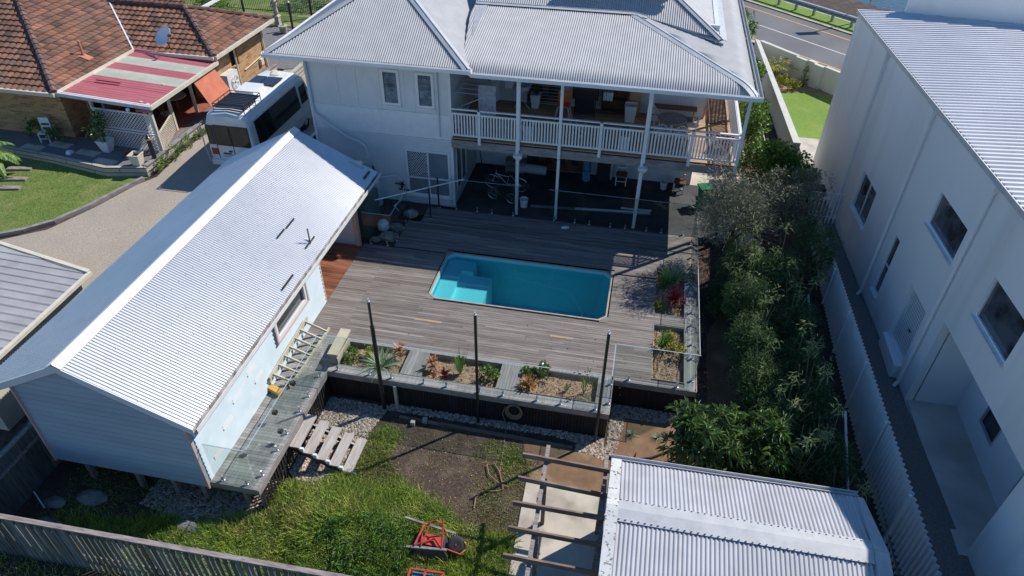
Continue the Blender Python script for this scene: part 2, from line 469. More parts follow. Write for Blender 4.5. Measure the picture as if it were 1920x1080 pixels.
def dup(root, loc, rz=0.0, label=None, group=None, scale=1.0):
    def cp(o, par):
        c = o.copy(); COL.objects.link(c); c.parent = par
        for ch in list(KIDS.get(o, [])) : cp(ch, c)
        return c
    KIDS = {}
    for x in root.children_recursive: KIDS.setdefault(x.parent, []).append(x)
    c = cp(root, None)
    c.location = loc; c.rotation_euler = (0, 0, rz); c.scale = (scale,) * 3
    if label: c['label'] = label
    if group: c['group'] = group
    return c

def sheet(mb, P, e, pitch, amp, seg=6, vsteps=None, prof=None, course=0, crise=.03):
    """corrugated / ribbed / tiled sheet filling a convex polygon P (coplanar); e = direction along the eave"""
    P = [Vector(p) for p in P]; e = Vector(e).normalized()
    n = (P[1] - P[0]).cross(P[2] - P[0]).normalized()
    if n.z < 0: n = -n
    v = n.cross(e).normalized()
    if v.z < 0: v = -v
    U = [(p - P[0]).dot(e) for p in P]; W = [(p - P[0]).dot(v) for p in P]
    vmin, vmax = min(W), max(W)
    ks = [vmin, vmax]
    if course:
        ks = []
        k = 0
        while vmin + k * course < vmax + 1e-6:
            a = vmin + k * course
            ks += [a + 1e-4, min(a + course, vmax) - 1e-4]; k += 1
    N = max(2, int((max(U) - min(U)) / (pitch / seg)))
    if mb.uv is None: mb.uv = [(0, 0)] * len(mb.v)
    b = len(mb.v); nv = len(ks); keep = []
    for i in range(N + 1):
        u = min(U) + 1e-5 + (max(U) - min(U) - 2e-5) * i / N
        hits = []
        for j in range(len(P)):
            u0, w0, u1, w1 = U[j], W[j], U[(j + 1) % len(P)], W[(j + 1) % len(P)]
            if (u0 - u) * (u1 - u) <= 0 and abs(u1 - u0) > 1e-9:
                hits.append(w0 + (w1 - w0) * (u - u0) / (u1 - u0))
        lo, hi = min(hits), max(hits)
        h = amp * (prof(u / pitch) if prof else math.sin(2 * PI * u / pitch))
        for a in ks:
            t = min(max(a, lo), hi)
            hh = h
            if course:
                fr = ((t - vmin) / course) % 1.0
                hh += crise * (1 - fr)
            mb.v.append(tuple(P[0] + e * u + v * t + n * hh)); mb.uv.append((u, t))
            keep.append(lo - 1e-9 <= a <= hi + 1e-9)
    for i in range(N):
        for j in range(nv - 1):
            q = b + i * nv + j
            if course and not any(keep[x - b] for x in (q, q + 1, q + nv, q + nv + 1)): 
                if nv > 2 and not (Vector(mb.v[q]) - Vector(mb.v[q + 1])).length > 1e-4: continue
            mb.f.append((q, q + nv, q + nv + 1, q + 1))
    return mb

def ribprof(t):
    t = t % 1.0
    return 1.0 if t < .18 else (1 - (t - .18) / .1 if t < .28 else (0 if t < .9 else (t - .9) / .1))

def wall(mb, x0, x1, y0, y1, z0, z1, holes=(), axis='x'):
    """solid wall box with rectangular openings; holes = (a0,a1,z0,z1) along the long axis"""
    A0, A1 = (x0, x1) if axis == 'x' else (y0, y1)
    cuts = sorted(set([A0, A1] + [h[0] for h in holes] + [h[1] for h in holes]))
    for a, b in zip(cuts[:-1], cuts[1:]):
        zs = [(z0, z1)]
        for h in holes:
            if h[0] <= a + 1e-6 and h[1] >= b - 1e-6:
                nz = []
                for p, q in zs:
                    if h[2] > p: nz.append((p, min(q, h[2])))
                    if h[3] < q: nz.append((max(p, h[3]), q))
                zs = nz
        for p, q in zs:
            if q - p < 1e-4: continue
            if axis == 'x': mb.box(a, b, y0, y1, p, q)
            else: mb.box(x0, x1, a, b, p, q)
    return mb

# ------------------------------------------------------------ foliage
def leaves(mb, C, Dv, L, W, fold=.0, tri=False, bend=0.0):
    C = np.asarray(C, float); Dv = np.asarray(Dv, float)
    n = len(C)
    Dv = Dv / (np.linalg.norm(Dv, axis=1, keepdims=True) + 1e-9)
    r = RNG.normal(size=(n, 3))
    sd = np.cross(Dv, r); sd /= (np.linalg.norm(sd, axis=1, keepdims=True) + 1e-9)
    L = np.broadcast_to(L, (n,))[:, None]; W = np.broadcast_to(W, (n,))[:, None]
    drop = np.array([0, 0, -1.0]) * bend * L
    tip = C + Dv * L + drop
    if tri:
        V = np.stack([C - sd * W / 2, C + sd * W / 2, tip], 1).reshape(-1, 3)
        F = np.arange(3 * n).reshape(n, 3)
    else:
        mid = C + Dv * L * .5 + drop * .3
        V = np.stack([C, mid + sd * W / 2, tip, mid - sd * W / 2], 1).reshape(-1, 3)
        F = np.arange(4 * n).reshape(n, 4)
    return mb.np_add(V, F)

def crown(mb, c, r, n, L, W, clumps=30, cr=.28, bend=.2, up=.3, rosette=1):
    """leaves in clumps spread through an ellipsoid"""
    c = np.array(c, float); r = np.array(r, float)
    K = RNG.normal(size=(clumps, 3)); K /= np.linalg.norm(K, axis=1, keepdims=True)
    K *= RNG.uniform(.35, 1.0, (clumps, 1)) ** .6
    K[:, 2] = np.where(K[:, 2] < -.5, -K[:, 2], K[:, 2])
    ks = RNG.uniform(.6, 1.3, clumps)
    m = n // rosette
    idx = RNG.integers(0, clumps, m)
    o = RNG.normal(size=(m, 3)); o /= np.linalg.norm(o, axis=1, keepdims=True)
    off = o * (RNG.uniform(0.3, 1, (m, 1)) ** .5) * cr * ks[idx][:, None]
    P = c + (K[idx] + off) * r
    o = np.repeat(o, rosette, 0); P = np.repeat(P, rosette, 0)
    d = o * .7 + RNG.normal(size=(len(P), 3)) * (.5 if rosette == 1 else .9) + np.array([0, 0, up])
    Ls = L * RNG.uniform(.6, 1.25, len(P))
    return leaves(mb, P, d, Ls, W * Ls / L, bend=bend)

def rosette(mb, c, n, L, W, spread=1.0, up=.8, segs=4, droop=.5):
    """arching strap leaves from one point"""
    c = Vector(c)
    for i in range(n):
        a = random.uniform(0, 2 * PI); t = random.uniform(.1, 1) * spread
        d = Vector((math.cos(a) * t, math.sin(a) * t, up)).normalized()
        l = L * random.uniform(.65, 1.1); sd = Vector((-math.sin(a), math.cos(a), 0))
        pts = []
        for k in range(segs + 1):
            f = k / segs
            p = c + d * l * f + Vector((0, 0, -1)) * droop * l * f * f * t
            wd = W * (1 - f) ** .6 * (.6 + .4 * min(1, f * 4)) / 2 if k < segs else 0.001
            pts += [p - sd * wd, p + sd * wd]
        b = len(mb.v)
        mb.v += [tuple(p) for p in pts]
        mb.f += [(b + 2 * k, b + 2 * k + 1, b + 2 * k + 3, b + 2 * k + 2) for k in range(segs)]
    return mb

def inpoly(px, py, poly):
    ins = np.zeros(len(px), bool); n = len(poly)
    for i in range(n):
        x0, y0 = poly[i]; x1, y1 = poly[(i + 1) % n]
        c = ((y0 > py) != (y1 > py)) & (px < (x1 - x0) * (py - y0) / (y1 - y0 + 1e-12) + x0)
        ins ^= c
    return ins

def scatter(poly, n):
    P = np.array(poly); a = P.min(0); b = P.max(0); out = []
    k = RNG.uniform(a, b, (int(n * 3), 2))
    k = k[inpoly(k[:, 0], k[:, 1], poly)]
    return k[:n]

# ------------------------------------------------------------ terrain
def lerp(a, b, t):
    t = min(max(t, 0), 1); return a + (b - a) * t

def gz(x, y):
    if x + y > 68.5: return lerp(0, -3.0, (x + y - 68.5) / 6)
    if y > 26 and x > 6.2: return -.32 if x + y < 48 else 0.0 if x + y > 49.5 else lerp(-.32, 0, (x + y - 48) / 1.5)
    if x < -14.5:
        return lerp(-.9, -.03, (y - 14) / 9.5)
    if x < -8 and x > -14.5:
        return lerp(-1.0, -.05, (y - 15) / 3)
    if x > 7.15: return lerp(-.62, -.40, (y - 24) / 5)
    return lerp(-1.0, -.03, (y - 14) / 10)

def structure(o):
    o['kind'] = 'structure'; return o

def drape(name, poly, m, dz=.012, step=.8, kind='structure', edge=None, z=None):
    poly = [tuple(p) for p in poly]
    # subdivide the outline
    out = []
    for i in range(len(poly)):
        a = Vector(poly[i]); b = Vector(poly[(i + 1) % len(poly)]); k = max(1, int((b - a).length / step))
        out += [a + (b - a) * t / k for t in range(k)]
    P = np.array(poly); lo = P.min(0); hi = P.max(0)
    xs = np.arange(lo[0], hi[0], step); ys = np.arange(lo[1], hi[1], step)
    g = np.array([(x, y) for x in xs for y in ys]) if len(xs) and len(ys) else np.zeros((0, 2))
    if len(g): g = g[inpoly(g[:, 0], g[:, 1], poly)]
    vs = out + [Vector(p) for p in g.tolist()]
    ed = [(i, (i + 1) % len(out)) for i in range(len(out))]
    r = delaunay_2d_cdt(vs, ed, [list(range(len(out)))], 1, 1e-4)
    mb = MB()
    mb.add([(p.x, p.y, (gz(p.x, p.y) if z is None else z) + dz) for p in r[0]], r[2])
    o = mb.build(name, m)
    if kind: o['kind'] = kind
    return o
# ============================================================ SETTING
xs = sorted(set([-400, -200, -120, -80, -60] + list(np.arange(-45, 30.1, .75)) + [40, 60, 90, 150, 250, 400]))
ys = sorted(set([-200, -100, -50, -20] + list(np.arange(-8, 75.1, .75)) + [90, 120, 180, 300, 500]))
PX0, PX1, PY0, PY1 = -5.85, -.2, 16.5, 19.0
mb = MB()
mb.add([(x, y, gz(x, y)) for y in ys for x in xs],
       [(j * len(xs) + i, j * len(xs) + i + 1, (j + 1) * len(xs) + i + 1, (j + 1) * len(xs) + i)
        for j in range(len(ys) - 1) for i in range(len(xs) - 1)
        if not (xs[i + 1] > PX0 - .1 and xs[i] < PX1 + .1 and ys[j + 1] > PY0 - .1 and ys[j] < PY1 + .1)])
structure(mb.build('ground', 'soil'))

drape('driveway', [(-13.9, 11.9), (-17.5, 13.2), (-22.0, 13.6), (-40, 14.5), (-40, 16.6), (-22.6, 17.0), (-21.1, 18.0), (-20.2, 19.6), (-19.5, 21.2), (-19.0, 21.9), (-19.0, 36.5), (-14.0, 36.5), (-12, 36.5), (-12, 22), (-13.9, 21.5)], 'drive', .02)
drape('gravel_yard', [(-20.2, 33.6), (-26, 34), (-26, 40.2), (-12, 39.2), (-12, 34.2), (-17.5, 34.2), (-19.0, 33.6)], 'gravel', .05)
PADZ = .18
drape('gravel_strip', [(-29, 22.6), (-26.6, 22.4), (-23.8, 22.1), (-21.0, 21.7), (-19.45, 22.0), (-19.45, 33.8), (-20.6, 33.8), (-20.6, 24.2), (-29, 24.2)], 'gravel', z=PADZ)
drape('front_lawn', [(-45, 17.0), (-22.7, 17.3), (-21.2, 18.3), (-20.4, 19.8), (-19.7, 21.1), (-19.3, 21.75), (-21.0, 21.55), (-23.8, 22.0), (-26.6, 22.3), (-45, 22.6)], 'lawn', .05)
drape('park_grass', [(-60, 40.6), (-60, 64), (3, 62), (3, 40.2), (-12, 39.6), (-26, 40.6)], 'lawn', .03, step=2)
# the road runs diagonally (x + y constant)
def diag(t, k):   # t along the road, k = x + y
    return ((k + t) / 2, (k - t) / 2)
def strip(name, m, k0, k1, t0, t1, z, dz, step=2.5):
    return drape(name, [diag(t0, k0), diag(t1, k0), diag(t1, k1), diag(t0, k1)], m, dz, step=step, z=z)
strip('road', 'asphalt', 50.2, 58.6, -75, 12, 0, .035)
strip('road_line', 'line', 53.82, 53.95, -75, 12, 0, .045)
strip('road_edge_line', 'yline', 57.15, 57.35, -75, 12, 0, .045)
strip('road_edge_line', 'yline', 50.55, 50.72, -75, 12, 0, .045)
strip('kerb', 'concrete', 58.6, 58.9, -75, 12, 0, .10)
strip('kerb', 'concrete', 49.7, 50.2, -75, 12, 0, .08)
strip('verge', 'lawn2', 58.9, 61.6, -75, 12, 0, .05)
strip('footpath', 'concrete', 61.6, 63.0, -75, 12, 0, .055)
strip('river', 'water2', 66.5, 400, -300, 300, -1.1, 0, step=40)
# neighbour's front lawn, garden bed and path
drape('neighbour_lawn', [(7.02, 37.0), (8.3, 37.3), (9.6, 36.9), (10.4, 36.4), (10.4, 31.7), (7.35, 31.7)], 'lawn2', .03)
drape('neighbour_garden_bed', [(6.6, 41.5), (7.02, 37.0), (8.3, 37.3), (9.6, 36.9), (10.4, 36.4), (10.4, 36.8)], 'mulch', .03)
drape('neighbour_paving', [(7.35, 31.7), (10.4, 31.7), (10.4, 26.2), (7.3, 26.2)], 'concrete', .03)
mb = MB()
mb.add([(7.0, 4, -.6), (9.04, 4, -.6), (7.80, 26.5, -.43), (7.05, 26.5, -.43)], [(0, 1, 2, 3)])
structure(mb.build('side_path', 'path'))
# dirt track beside the deck, and bare patches
drape('dirt_track', [(-2.0, 12.3), (.35, 12.0), (1.3, 12.3), (2.3, 13.1), (3.0, 14.4), (3.0, 17.2), (3.5, 18.5), (4.0, 17), (4.1, 13.9), (3.4, 11.9), (2.2, 10.2), (.4, 10.0), (-1.4, 10.6)], 'brown', .018, step=.5)
drape('pool_equipment_bed', [(-9.0, 19.0), (-7.8, 19.0), (-7.8, 20.8), (-7.0, 21.8), (-6.9, 22.0), (-12, 22.0), (-12, 19.0)], 'soil', .02, z=-.06)

# concrete slab under the pergola
mb = MB().prism([(-1.5, 6.0), (.75, 6.0), (.55, 10.95), (-1.62, 10.85)], -1.05, -.955)
structure(mb.build('garden_slab', 'concrete'))
# patio slab under the verandah
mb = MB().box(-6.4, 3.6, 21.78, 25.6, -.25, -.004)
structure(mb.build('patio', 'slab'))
drape('side_yard_paving', [(3.6, 21.78), (4.6, 21.5), (4.8, 27), (2.4, 27), (2.4, 25.6), (3.6, 25.6)], 'concrete', .03, z=-.05)

# ============================================================ MAIN HOUSE
H = thing('timber_house', 'two storey white weatherboard house with corrugated roof and long upper verandah', 'house', (-2, 26, 0))
WZ = 5.62
mb = MB()
wall(mb, -11.65, -6.45, 22.06, 22.2, -.1, WZ, [(-8.82, -8.33, 3.95, 5.05), (-7.56, -7.1, 3.95, 5.04), (-8.18, -6.64, .40, 2.13)])
wall(mb, -11.65, -11.5, 22.2, 40, -.1, WZ, axis='y')
wall(mb, -6.6, -6.45, 22.2, 25.6, -.1, WZ, [(22.5, 23.9, .4, 2.2)], axis='y')
wall(mb, -6.45, 2.4, 25.6, 25.75, 2.86, 6.3, [(-4.35, -2.95, 2.88, 4.95), (.95, 2.05, 4.05, 5.0)])
wall(mb, -6.45, 2.4, 25.6, 25.75, -.05, 2.6, [(-4.3, -1.95, 0, 2.1), (-5.35, -4.55, 1.55, 2.1), (.7, 1.75, 1.15, 2.05)])
wall(mb, 2.25, 2.4, 25.75, 42, -.05, 6.2, axis='y')
mb.build('wall', 'white', H)
# siding relief: battens and weatherboard laps
mb = MB()
for z in (3.62, 2.66): mb.box(-11.66, -6.44, 22.025, 22.058, z, z + .045)
mb.box(-11.66, -6.44, 22.03, 22.058, 5.25, 5.29)
for x in (-10.55, -9.85, -9.0, -8.1, -7.75, -6.9): mb.box(x, x + .022, 22.045, 22.058, 3.665, 5.25)
for x in (-9.7, -9.05, -8.35, -6.52): mb.box(x, x + .022, 22.045, 22.058, 0, 2.66)
for i in range(8): 
    z = 2.72 + i * .113
    mb.add([(-11.66, 22.056, z + .1), (-6.44, 22.056, z + .1), (-6.44, 22.036, z), (-11.66, 22.036, z)], [(0, 3, 2, 1)])
    mb.add([(-11.66, 22.056, z), (-6.44, 22.056, z), (-6.44, 22.036, z), (-11.66, 22.036, z)], [(0, 1, 2, 3)])
for x in (-11.70, -6.5): mb.box(x, x + .09, 22.02, 22.058, -.05, 5.55)
for i in range(22):
    z = 2.95 + i * .13
    mb.box(-6.4, 2.38, 25.59, 25.598, z, z + .012)
mb.build('cladding_batten', 'white2', H)
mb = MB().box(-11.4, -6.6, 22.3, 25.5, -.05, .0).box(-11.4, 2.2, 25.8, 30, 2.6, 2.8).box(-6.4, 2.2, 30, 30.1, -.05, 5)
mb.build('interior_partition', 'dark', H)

def window(par, x0, x1, z0, z1, y, d=-1, kind='louvre', cas=.09):
    f = MB()
    f.box(x0 - cas, x0, y - .03, y + .06, z0 - cas, z1 + cas).box(x1, x1 + cas, y - .03, y + .06, z0 - cas, z1 + cas)
    f.box(x0, x1, y - .03, y + .06, z1, z1 + cas).box(x0, x1, y - .03, y + .06, z0 - cas, z0)
    if kind in ('pair', 'grille'): f.box((x0 + x1) / 2 - .03, (x0 + x1) / 2 + .03, y - .02, y + .05, z0, z1)
    if kind == 'grille': f.box(x0, x1, y - .018, y + .045, z0 + .48 * (z1 - z0) - .20, z0 + .48 * (z1 - z0) - .14)
    w_ = f.build('window', 'white2', par)
    if kind == 'louvre':
        g = MB(); n = int((z1 - z0) / .135)
        for i in range(n):
            z = z0 + (i + .5) * (z1 - z0) / n
            g.box(x0 + .01, x1 - .01, y + .02, y + .026, z - .07, z + .07, R=Matrix.Rotation(rad(-24), 3, 'X'))
        g.build('louvre_blade', 'louvre', w_)
    elif kind == 'grille':
        zm = z0 + .48 * (z1 - z0) - .17; xm = (x0 + x1) / 2
        MB().box(x0, x1, y + .03, y + .035, z0, z1).build('pane', 'frost', w_)
        g = MB(); 
        for a in range(-16, 17):
            for sgn in (-1, 1):
                # diagonal wires clipped to the leaf
                pts = []
                xa, xb = x0 + .02, xm - .04; za, zb = zm + .04, z1 - .01
                c0 = (xa + xb) / 2 + a * .095
                def zz(x): return (za + zb) / 2 + sgn * (x - c0) * 1.25
                cand = [(xa, zz(xa)), (xb, zz(xb)), (c0 + sgn * (za - (za + zb) / 2) / 1.25, za), (c0 + sgn * (zb - (za + zb) / 2) / 1.25, zb)]
                ok = sorted(set((round(p, 3), round(q, 3)) for p, q in cand if xa - 1e-3 <= p <= xb + 1e-3 and za - 1e-3 <= q <= zb + 1e-3))
                if len(ok) >= 2: g.bar((ok[0][0], y - .005, ok[0][1]), (ok[-1][0], y - .005, ok[-1][1]), .016, .016)
        g.build('security_screen', 'white2', w_)
        MB().box(x0 + .01, xm - .035, y + .01, y + .02, zm + .03, z1 - .005).build('screen_backing', 'dark', w_)
    else:
        MB().box(x0, x1, y + .03, y + .035, z0, z1).build('pane', 'winglass', w_)
    f2 = MB().box(x0 - cas - .03, x1 + cas + .03, y - .075, y - .032, z0 - cas - .05, z0 - cas)
    f2.build('sill', 'white2', w_)
    return w_
window(H, -8.82, -8.33, 3.95, 5.05, 22.05)
window(H, -7.56, -7.1, 3.95, 5.04, 22.05)
window(H, -8.18, -6.64, .40, 2.13, 22.05, kind='grille')
window(H, .95, 2.05, 4.05, 5.0, 25.58, kind='pair')
window(H, .7, 1.75, 1.15, 2.05, 25.58, kind='pair', cas=.05)
window(H, -5.35, -4.55, 1.55, 2.1, 25.58, kind='pair', cas=.05)
# side glazing on the lower wing
f = MB()
for y in (22.5, 23.2, 23.86): f.box(-6.47, -6.42, y, y + .05, .4, 2.2)
f.box(-6.47, -6.42, 22.5, 23.9, 2.15, 2.2).box(-6.47, -6.42, 22.5, 23.9, .4, .45)
w_ = f.build('window', 'white2', H); MB().box(-6.50, -6.49, 22.5, 23.9, .4, 2.2).build('pane', 'winglass', w_)
# doors
def door(x0, x1, z0, z1, y, leaves_=2):
    f = MB().box(x0, x0 + .09, y - .05, y + .08, z0, z1).box(x1 - .09, x1, y - .05, y + .08, z0, z1).box(x0, x1, y - .05, y + .079, z1, z1 + .1)
    n = leaves_; wd = (x1 - x0 - .18) / n
    for i in range(n):
        a = x0 + .09 + i * wd
        f.box(a + .005, a + .12, y - .0, y + .05, z0, z1).box(a + wd - .12, a + wd - .005, y, y + .05, z0, z1).box(a, a + wd, y + .002, y + .048, z1 - .14, z1).box(a, a + wd, y + .002, y + .048, z0, z0 + .28)
    o = f.build('door', 'darkwood', H)
    MB().box(x0 + .1, x1 - .1, y + .02, y + .03, z0 + .1, z1 - .1).build('pane', 'winglass', o)
    MB().tube([(x0 + .09 + wd - .06, y - .03, z0 + 1), (x0 + .09 + wd - .06, y - .06, z0 + 1.02)], .02).build('handle', 'chrome', o)
door(-4.35, -2.95, 2.9, 4.92, 25.62, 2)
door(-4.3, -1.95, .02, 2.1, 25.62, 4)
MB().box(2.09, 2.37, 25.56, 25.585, 4.0, 5.3).build('plywood_panel', 'plywood', H)
MB().box(2.402, 2.45, 25.56, 26.9, 2.9, 3.9).build('corner_board', 'pinkwood', H)

# roofs ---------------------------------------------------------------
SL = .54
# wing hip roof: eave z 5.67, y 21.3, x -12.6 .. -5.64
EX0, EX1, EY, EZ = -12.62, -5.62, 21.3, 5.67
hw = (EX1 - EX0) / 2; XR = (EX0 + EX1) / 2; RZ = EZ + SL * hw
r = MB()
sheet(r, [(EX0, EY, EZ), (EX1, EY, EZ), (XR, EY + hw, RZ)], (1, 0, 0), .079, .0135)
sheet(r, [(EX1, EY, EZ), (EX1, 42, EZ), (XR, 42, RZ), (XR, EY + hw, RZ)], (0, 1, 0), .079, .007)
sheet(r, [(EX0, EY, EZ), (EX0, 42, EZ), (XR, 42, RZ), (XR, EY + hw, RZ)], (0, 1, 0), .079, .009)
r.build('wing_roof', 'galv', H)
def cap(pts, wd, z=.03, m='flash', par=None, name='ridge_cap', flat=.35):
    b_ = MB()
    P = [Vector(p) for p in pts]
    for a, b in zip(P[:-1], P[1:]):
        d = (b - a).normalized(); sd = d.cross(Vector((0, 0, 1))).normalized() * wd / 2; up = Vector((0, 0, z)); dn = Vector((0, 0, -flat * wd / 2))
        b_.add([a - sd + dn + up, a + up * 1.4, a + sd + dn + up, b - sd + dn + up, b + up * 1.4, b + sd + dn + up], [(0, 3, 4, 1), (1, 4, 5, 2)])
        b_.tube([a + up * 1.4, b + up * 1.4], .018, 6)
    return b_.build(name, m, par or H, smooth=False)
cap([(EX0 - .03, EY - .03, EZ - .0), (XR, EY + hw, RZ)], .30)
cap([(EX1 + .03, EY - .03, EZ - .0), (XR, EY + hw, RZ)], .30)
cap([(XR, EY + hw, RZ), (XR, 42, RZ)], .3)
# verandah bull-nosed roof
VY, VX, VZ = 21.42, 3.55, 5.50
def vprof(h):
    base = VZ + .16 + .2 * h
    if h < .55: return base - .26 * ((.55 - h) / .55) ** 2.2
    return base
hs = [0, .05, .12, .2, .3, .42, .55, 1.2, 2.2, 3.2, 4.2]
def vroof(axis):
    b_ = MB(); pitch = .079; seg = 6
    if axis == 'y':
        a0, a1 = -6.35, VX
    else:
        a0, a1 = VY, 42
    n = int((a1 - a0) / pitch * seg)
    for i in range(n + 1):
        a = a0 + (a1 - a0) * i / n
        amp = .0135 * math.sin(2 * PI * a / pitch)
        if axis == 'y':
            hmax = min(4.2, VX - a); 
            hmin = 0
            if a < -5.62: hmin = min(4.0, (-5.62 - a) * (1.0 if a > -5.9 else 1) + (0 if a > -5.9 else (-5.9 - a) * 6))
        else:
            hmin, hmax = 0, min(4.25, a - VY)
            if a > 25.6: hmax = min(4.2, 1.55)
        for h in hs:
            hh = min(max(h, hmin), hmax)
            if axis == 'y': b_.v.append((a, VY + hh, vprof(hh) + amp))
            else: b_.v.append((VX - hh, a, vprof(hh) + amp * .8))
    k = len(hs)
    for i in range(n):
        for j in range(k - 1):
            q = i * k + j
            b_.f.append((q, q + k, q + k + 1, q + 1) if axis == 'y' else (q, q + 1, q + k + 1, q + k))
    return b_
vroof('y').build('verandah_roof', 'galv', H, smooth=True)
vroof('x').build('verandah_roof', 'galv', H, smooth=True)
hp = [(VX - h + .01, VY + h - .01, vprof(h) + .012) for h in hs]
cap(hp, .34, .015, flat=.25)
# side flashing where the verandah roof rises over the wing roof
mb = MB()
mb.add([(-6.36, 25.6, 5.9), (-6.0, 22.3, 5.7), (-6.0, 22.3, vprof(.9)), (-6.36, 25.6, vprof(4.2))], [(0, 1, 2, 3)])
mb.slab3([(-6.37, 25.8, 6.52), (-5.95, 23.4, 6.06), (-5.85, 25.8, 6.54)], .015)
mb.build('flashing', 'flash', H)
# upper roof
UX, UY, UZ = 2.4, 24.9, 6.08
r = MB()
pl = lambda x, y: UZ + SL * (y - UY)
sheet(r, [(-6.3, 25.62, pl(0, 25.62)), (-.5, 25.62, pl(0, 25.62)), (UX, UY, UZ), (UX - 4, UY + 4, UZ + SL * 4), (-6.3, UY + 4, UZ + SL * 4)], (1, 0, 0), .079, .0135)
sheet(r, [(UX, UY, UZ), (UX, 42, UZ), (UX - 4, 42, UZ + SL * 4), (UX - 4, UY + 4, UZ + SL * 4)], (0, 1, 0), .079, .007)
r.build('upper_roof', 'galv', H)
cap([(UX + .06, UY - .06, UZ), (UX - 4, UY + 4, UZ + SL * 4)], .26)
cap([(-6.3, 25.6, 6.50), (-.6, 25.6, 6.50), (-.1, 25.45, 6.44)], .26, .04, flat=.2)
mb = MB().slab3([(-.3, 25.35, 6.36), (1.2, 25.25, 6.13), (UX + .15, 24.7, 5.98), (UX + .15, 24.95, 6.04), (1.2, 25.6, 6.3), (-.3, 25.65, 6.5)], .02)
mb.build('flashing', 'flash', H)
mb = MB().slab3([(UX + .02, 24.9, 6.06), (UX + .25, 24.9, 6.0), (UX + .25, 34, 6.0), (UX + .02, 34, 6.06)], .02)
mb.build('flashing', 'flash', H)
# upper dormer gutter casting shade along the top
mb = MB().box(-3.2, .75, 26.15, 26.35, 7.15, 7.32)
mb.build('dormer_gutter', 'gutter', H)
MB().box(-3.0, .6, 26.36, 29, 6.8, 7.25).build('dormer_wall', 'white', H)
# gutters
def gutter(a, b, m='white2', par=None, wd=.12, ht=.12, name='gutter'):
    b_ = MB(); a = Vector(a); b = Vector(b); d = (b - a).normalized(); sd = Vector((d.y, -d.x, 0)) * wd / 2
    for s_ in (-1, 1):
        b_.bar(a + sd * s_, b + sd * s_, .012, ht)
    b_.bar(a + Vector((0, 0, -ht / 2)), b + Vector((0, 0, -ht / 2)), wd, .012)
    return b_.build(name, m, par or H)
gutter((EX0 - .05, EY - .08, EZ - .07), (EX1 + .1, EY - .08, EZ - .07))
gutter((EX1 + .08, EY - .08, EZ - .07), (EX1 + .08, 21.42, EZ - .07))
gutter((EX0 - .08, EY - .08, EZ - .07), (EX0 - .08, 42, EZ - .07))
gutter((EX1 + .1, VY - .07, VZ - .03), (VX + .12, VY - .07, VZ - .03))
gutter((VX + .08, VY - .07, VZ - .03), (VX + .08, 42, VZ - .03), 'gutter')
mb = MB().box(EX0, EX1, EY, 22.06, EZ - .16, EZ - .13).box(EX0, -11.65, 22.06, 42, EZ - .16, EZ - .13)
mb.build('soffit', 'white', H)
mb = MB().box(-6.44, 3.35, 21.6, 25.59, 5.42, 5.44).box(2.41, 3.35, 25.59, 40, 5.42, 5.44)
mb.build('verandah_ceiling', 'white', H)
MB().box(-5.6, 3.48, 21.86, 21.98, 5.22, 5.44).box(3.36, 3.48, 21.98, 40, 5.22, 5.44).build('verandah_beam', 'fascia', H)
# verandah floor, joists and beam
mb = MB()
y = 21.98
while y < 25.55:
    mb.box(-6.44, 3.42, y, y + .086, 2.83, 2.86); y += .092
while y < 34:
    mb.box(2.42, 3.42, y, y + .086, 2.83, 2.86); y += .092
mb.build('verandah_floor', 'sunfloor', H)
MB().box(-6.44, 3.42, 21.92, 21.975, 2.5, 2.80).box(3.36, 3.42, 21.98, 34, 2.5, 2.8).build('floor_beam', 'fascia', H)
mb = MB()
for i in range(21): mb.box(-6.3 + i * .47, -6.25 + i * .47, 21.98, 25.58, 2.66, 2.825)
mb.box(-6.44, 2.3, 22.0, 25.59, 2.62, 2.64)
mb.build('floor_joist', 'dark', H)
# posts
for x in (-4.03, -2.55, .33, 3.42):
    zt = 5.42
    p = MB().bar((x, 21.93, -.0), (x, 21.93, 2.45), .095, .095)
    pb = p.build('lower_post', 'white2', H)
    p = MB().bar((x, 21.90, 2.5), (x, 21.90, zt), .10, .10)
    p.build('upper_post', 'white2', H)
    if x in (-4.03, .33):
        p = MB().tube([(x + .06, 21.86, 5.42), (x + .06, 21.84, 2.7)], .04, 10)
        p.lathe((x + .05, 21.83, 2.28), [(.05, 0), (.07, .05), (.2, .18), (.21, .2), (.23, .26), (.2, .27)], 4, axis=Matrix.Rotation(rad(45), 3, 'Z'))
        p.tube([(x + .05, 21.84, 2.3), (x + .03, 21.86, .05)], .04, 10)
        p.build('downpipe', 'white2', H)
MB().bar((3.45, 22.25, -.1), (3.40, 22.25, 2.5), .1, .1).build('lower_post', 'white2', H)
for x in (-5.4, -1.16, 1.86):
    MB().bar((x, 21.90, 2.72), (x, 21.90, 3.98), .10, .075).build('newel', 'white2', H)
# balustrade bays with their own balusters
bays = [(-6.4, -5.45), (-5.35, -4.09), (-3.97, -2.61), (-2.49, -1.21), (-1.11, .27), (.39, 1.81), (1.91, 3.36)]
for a, b in bays:
    q = MB().box(a, b, 21.86, 21.95, 3.98, 4.02).box(a, b, 21.885, 21.935, 3.80, 3.86).box(a, b, 21.885, 21.935, 3.0, 3.06)
    q = q.build('balustrade', 'white2', H)
    n = round((b - a) / .107)
    for i in range(n):
        x = a + (i + .5) * (b - a) / n
        MB().box(x - .026, x + .026, 21.902, 21.918, 3.06, 3.80).build('baluster', 'white2', q)
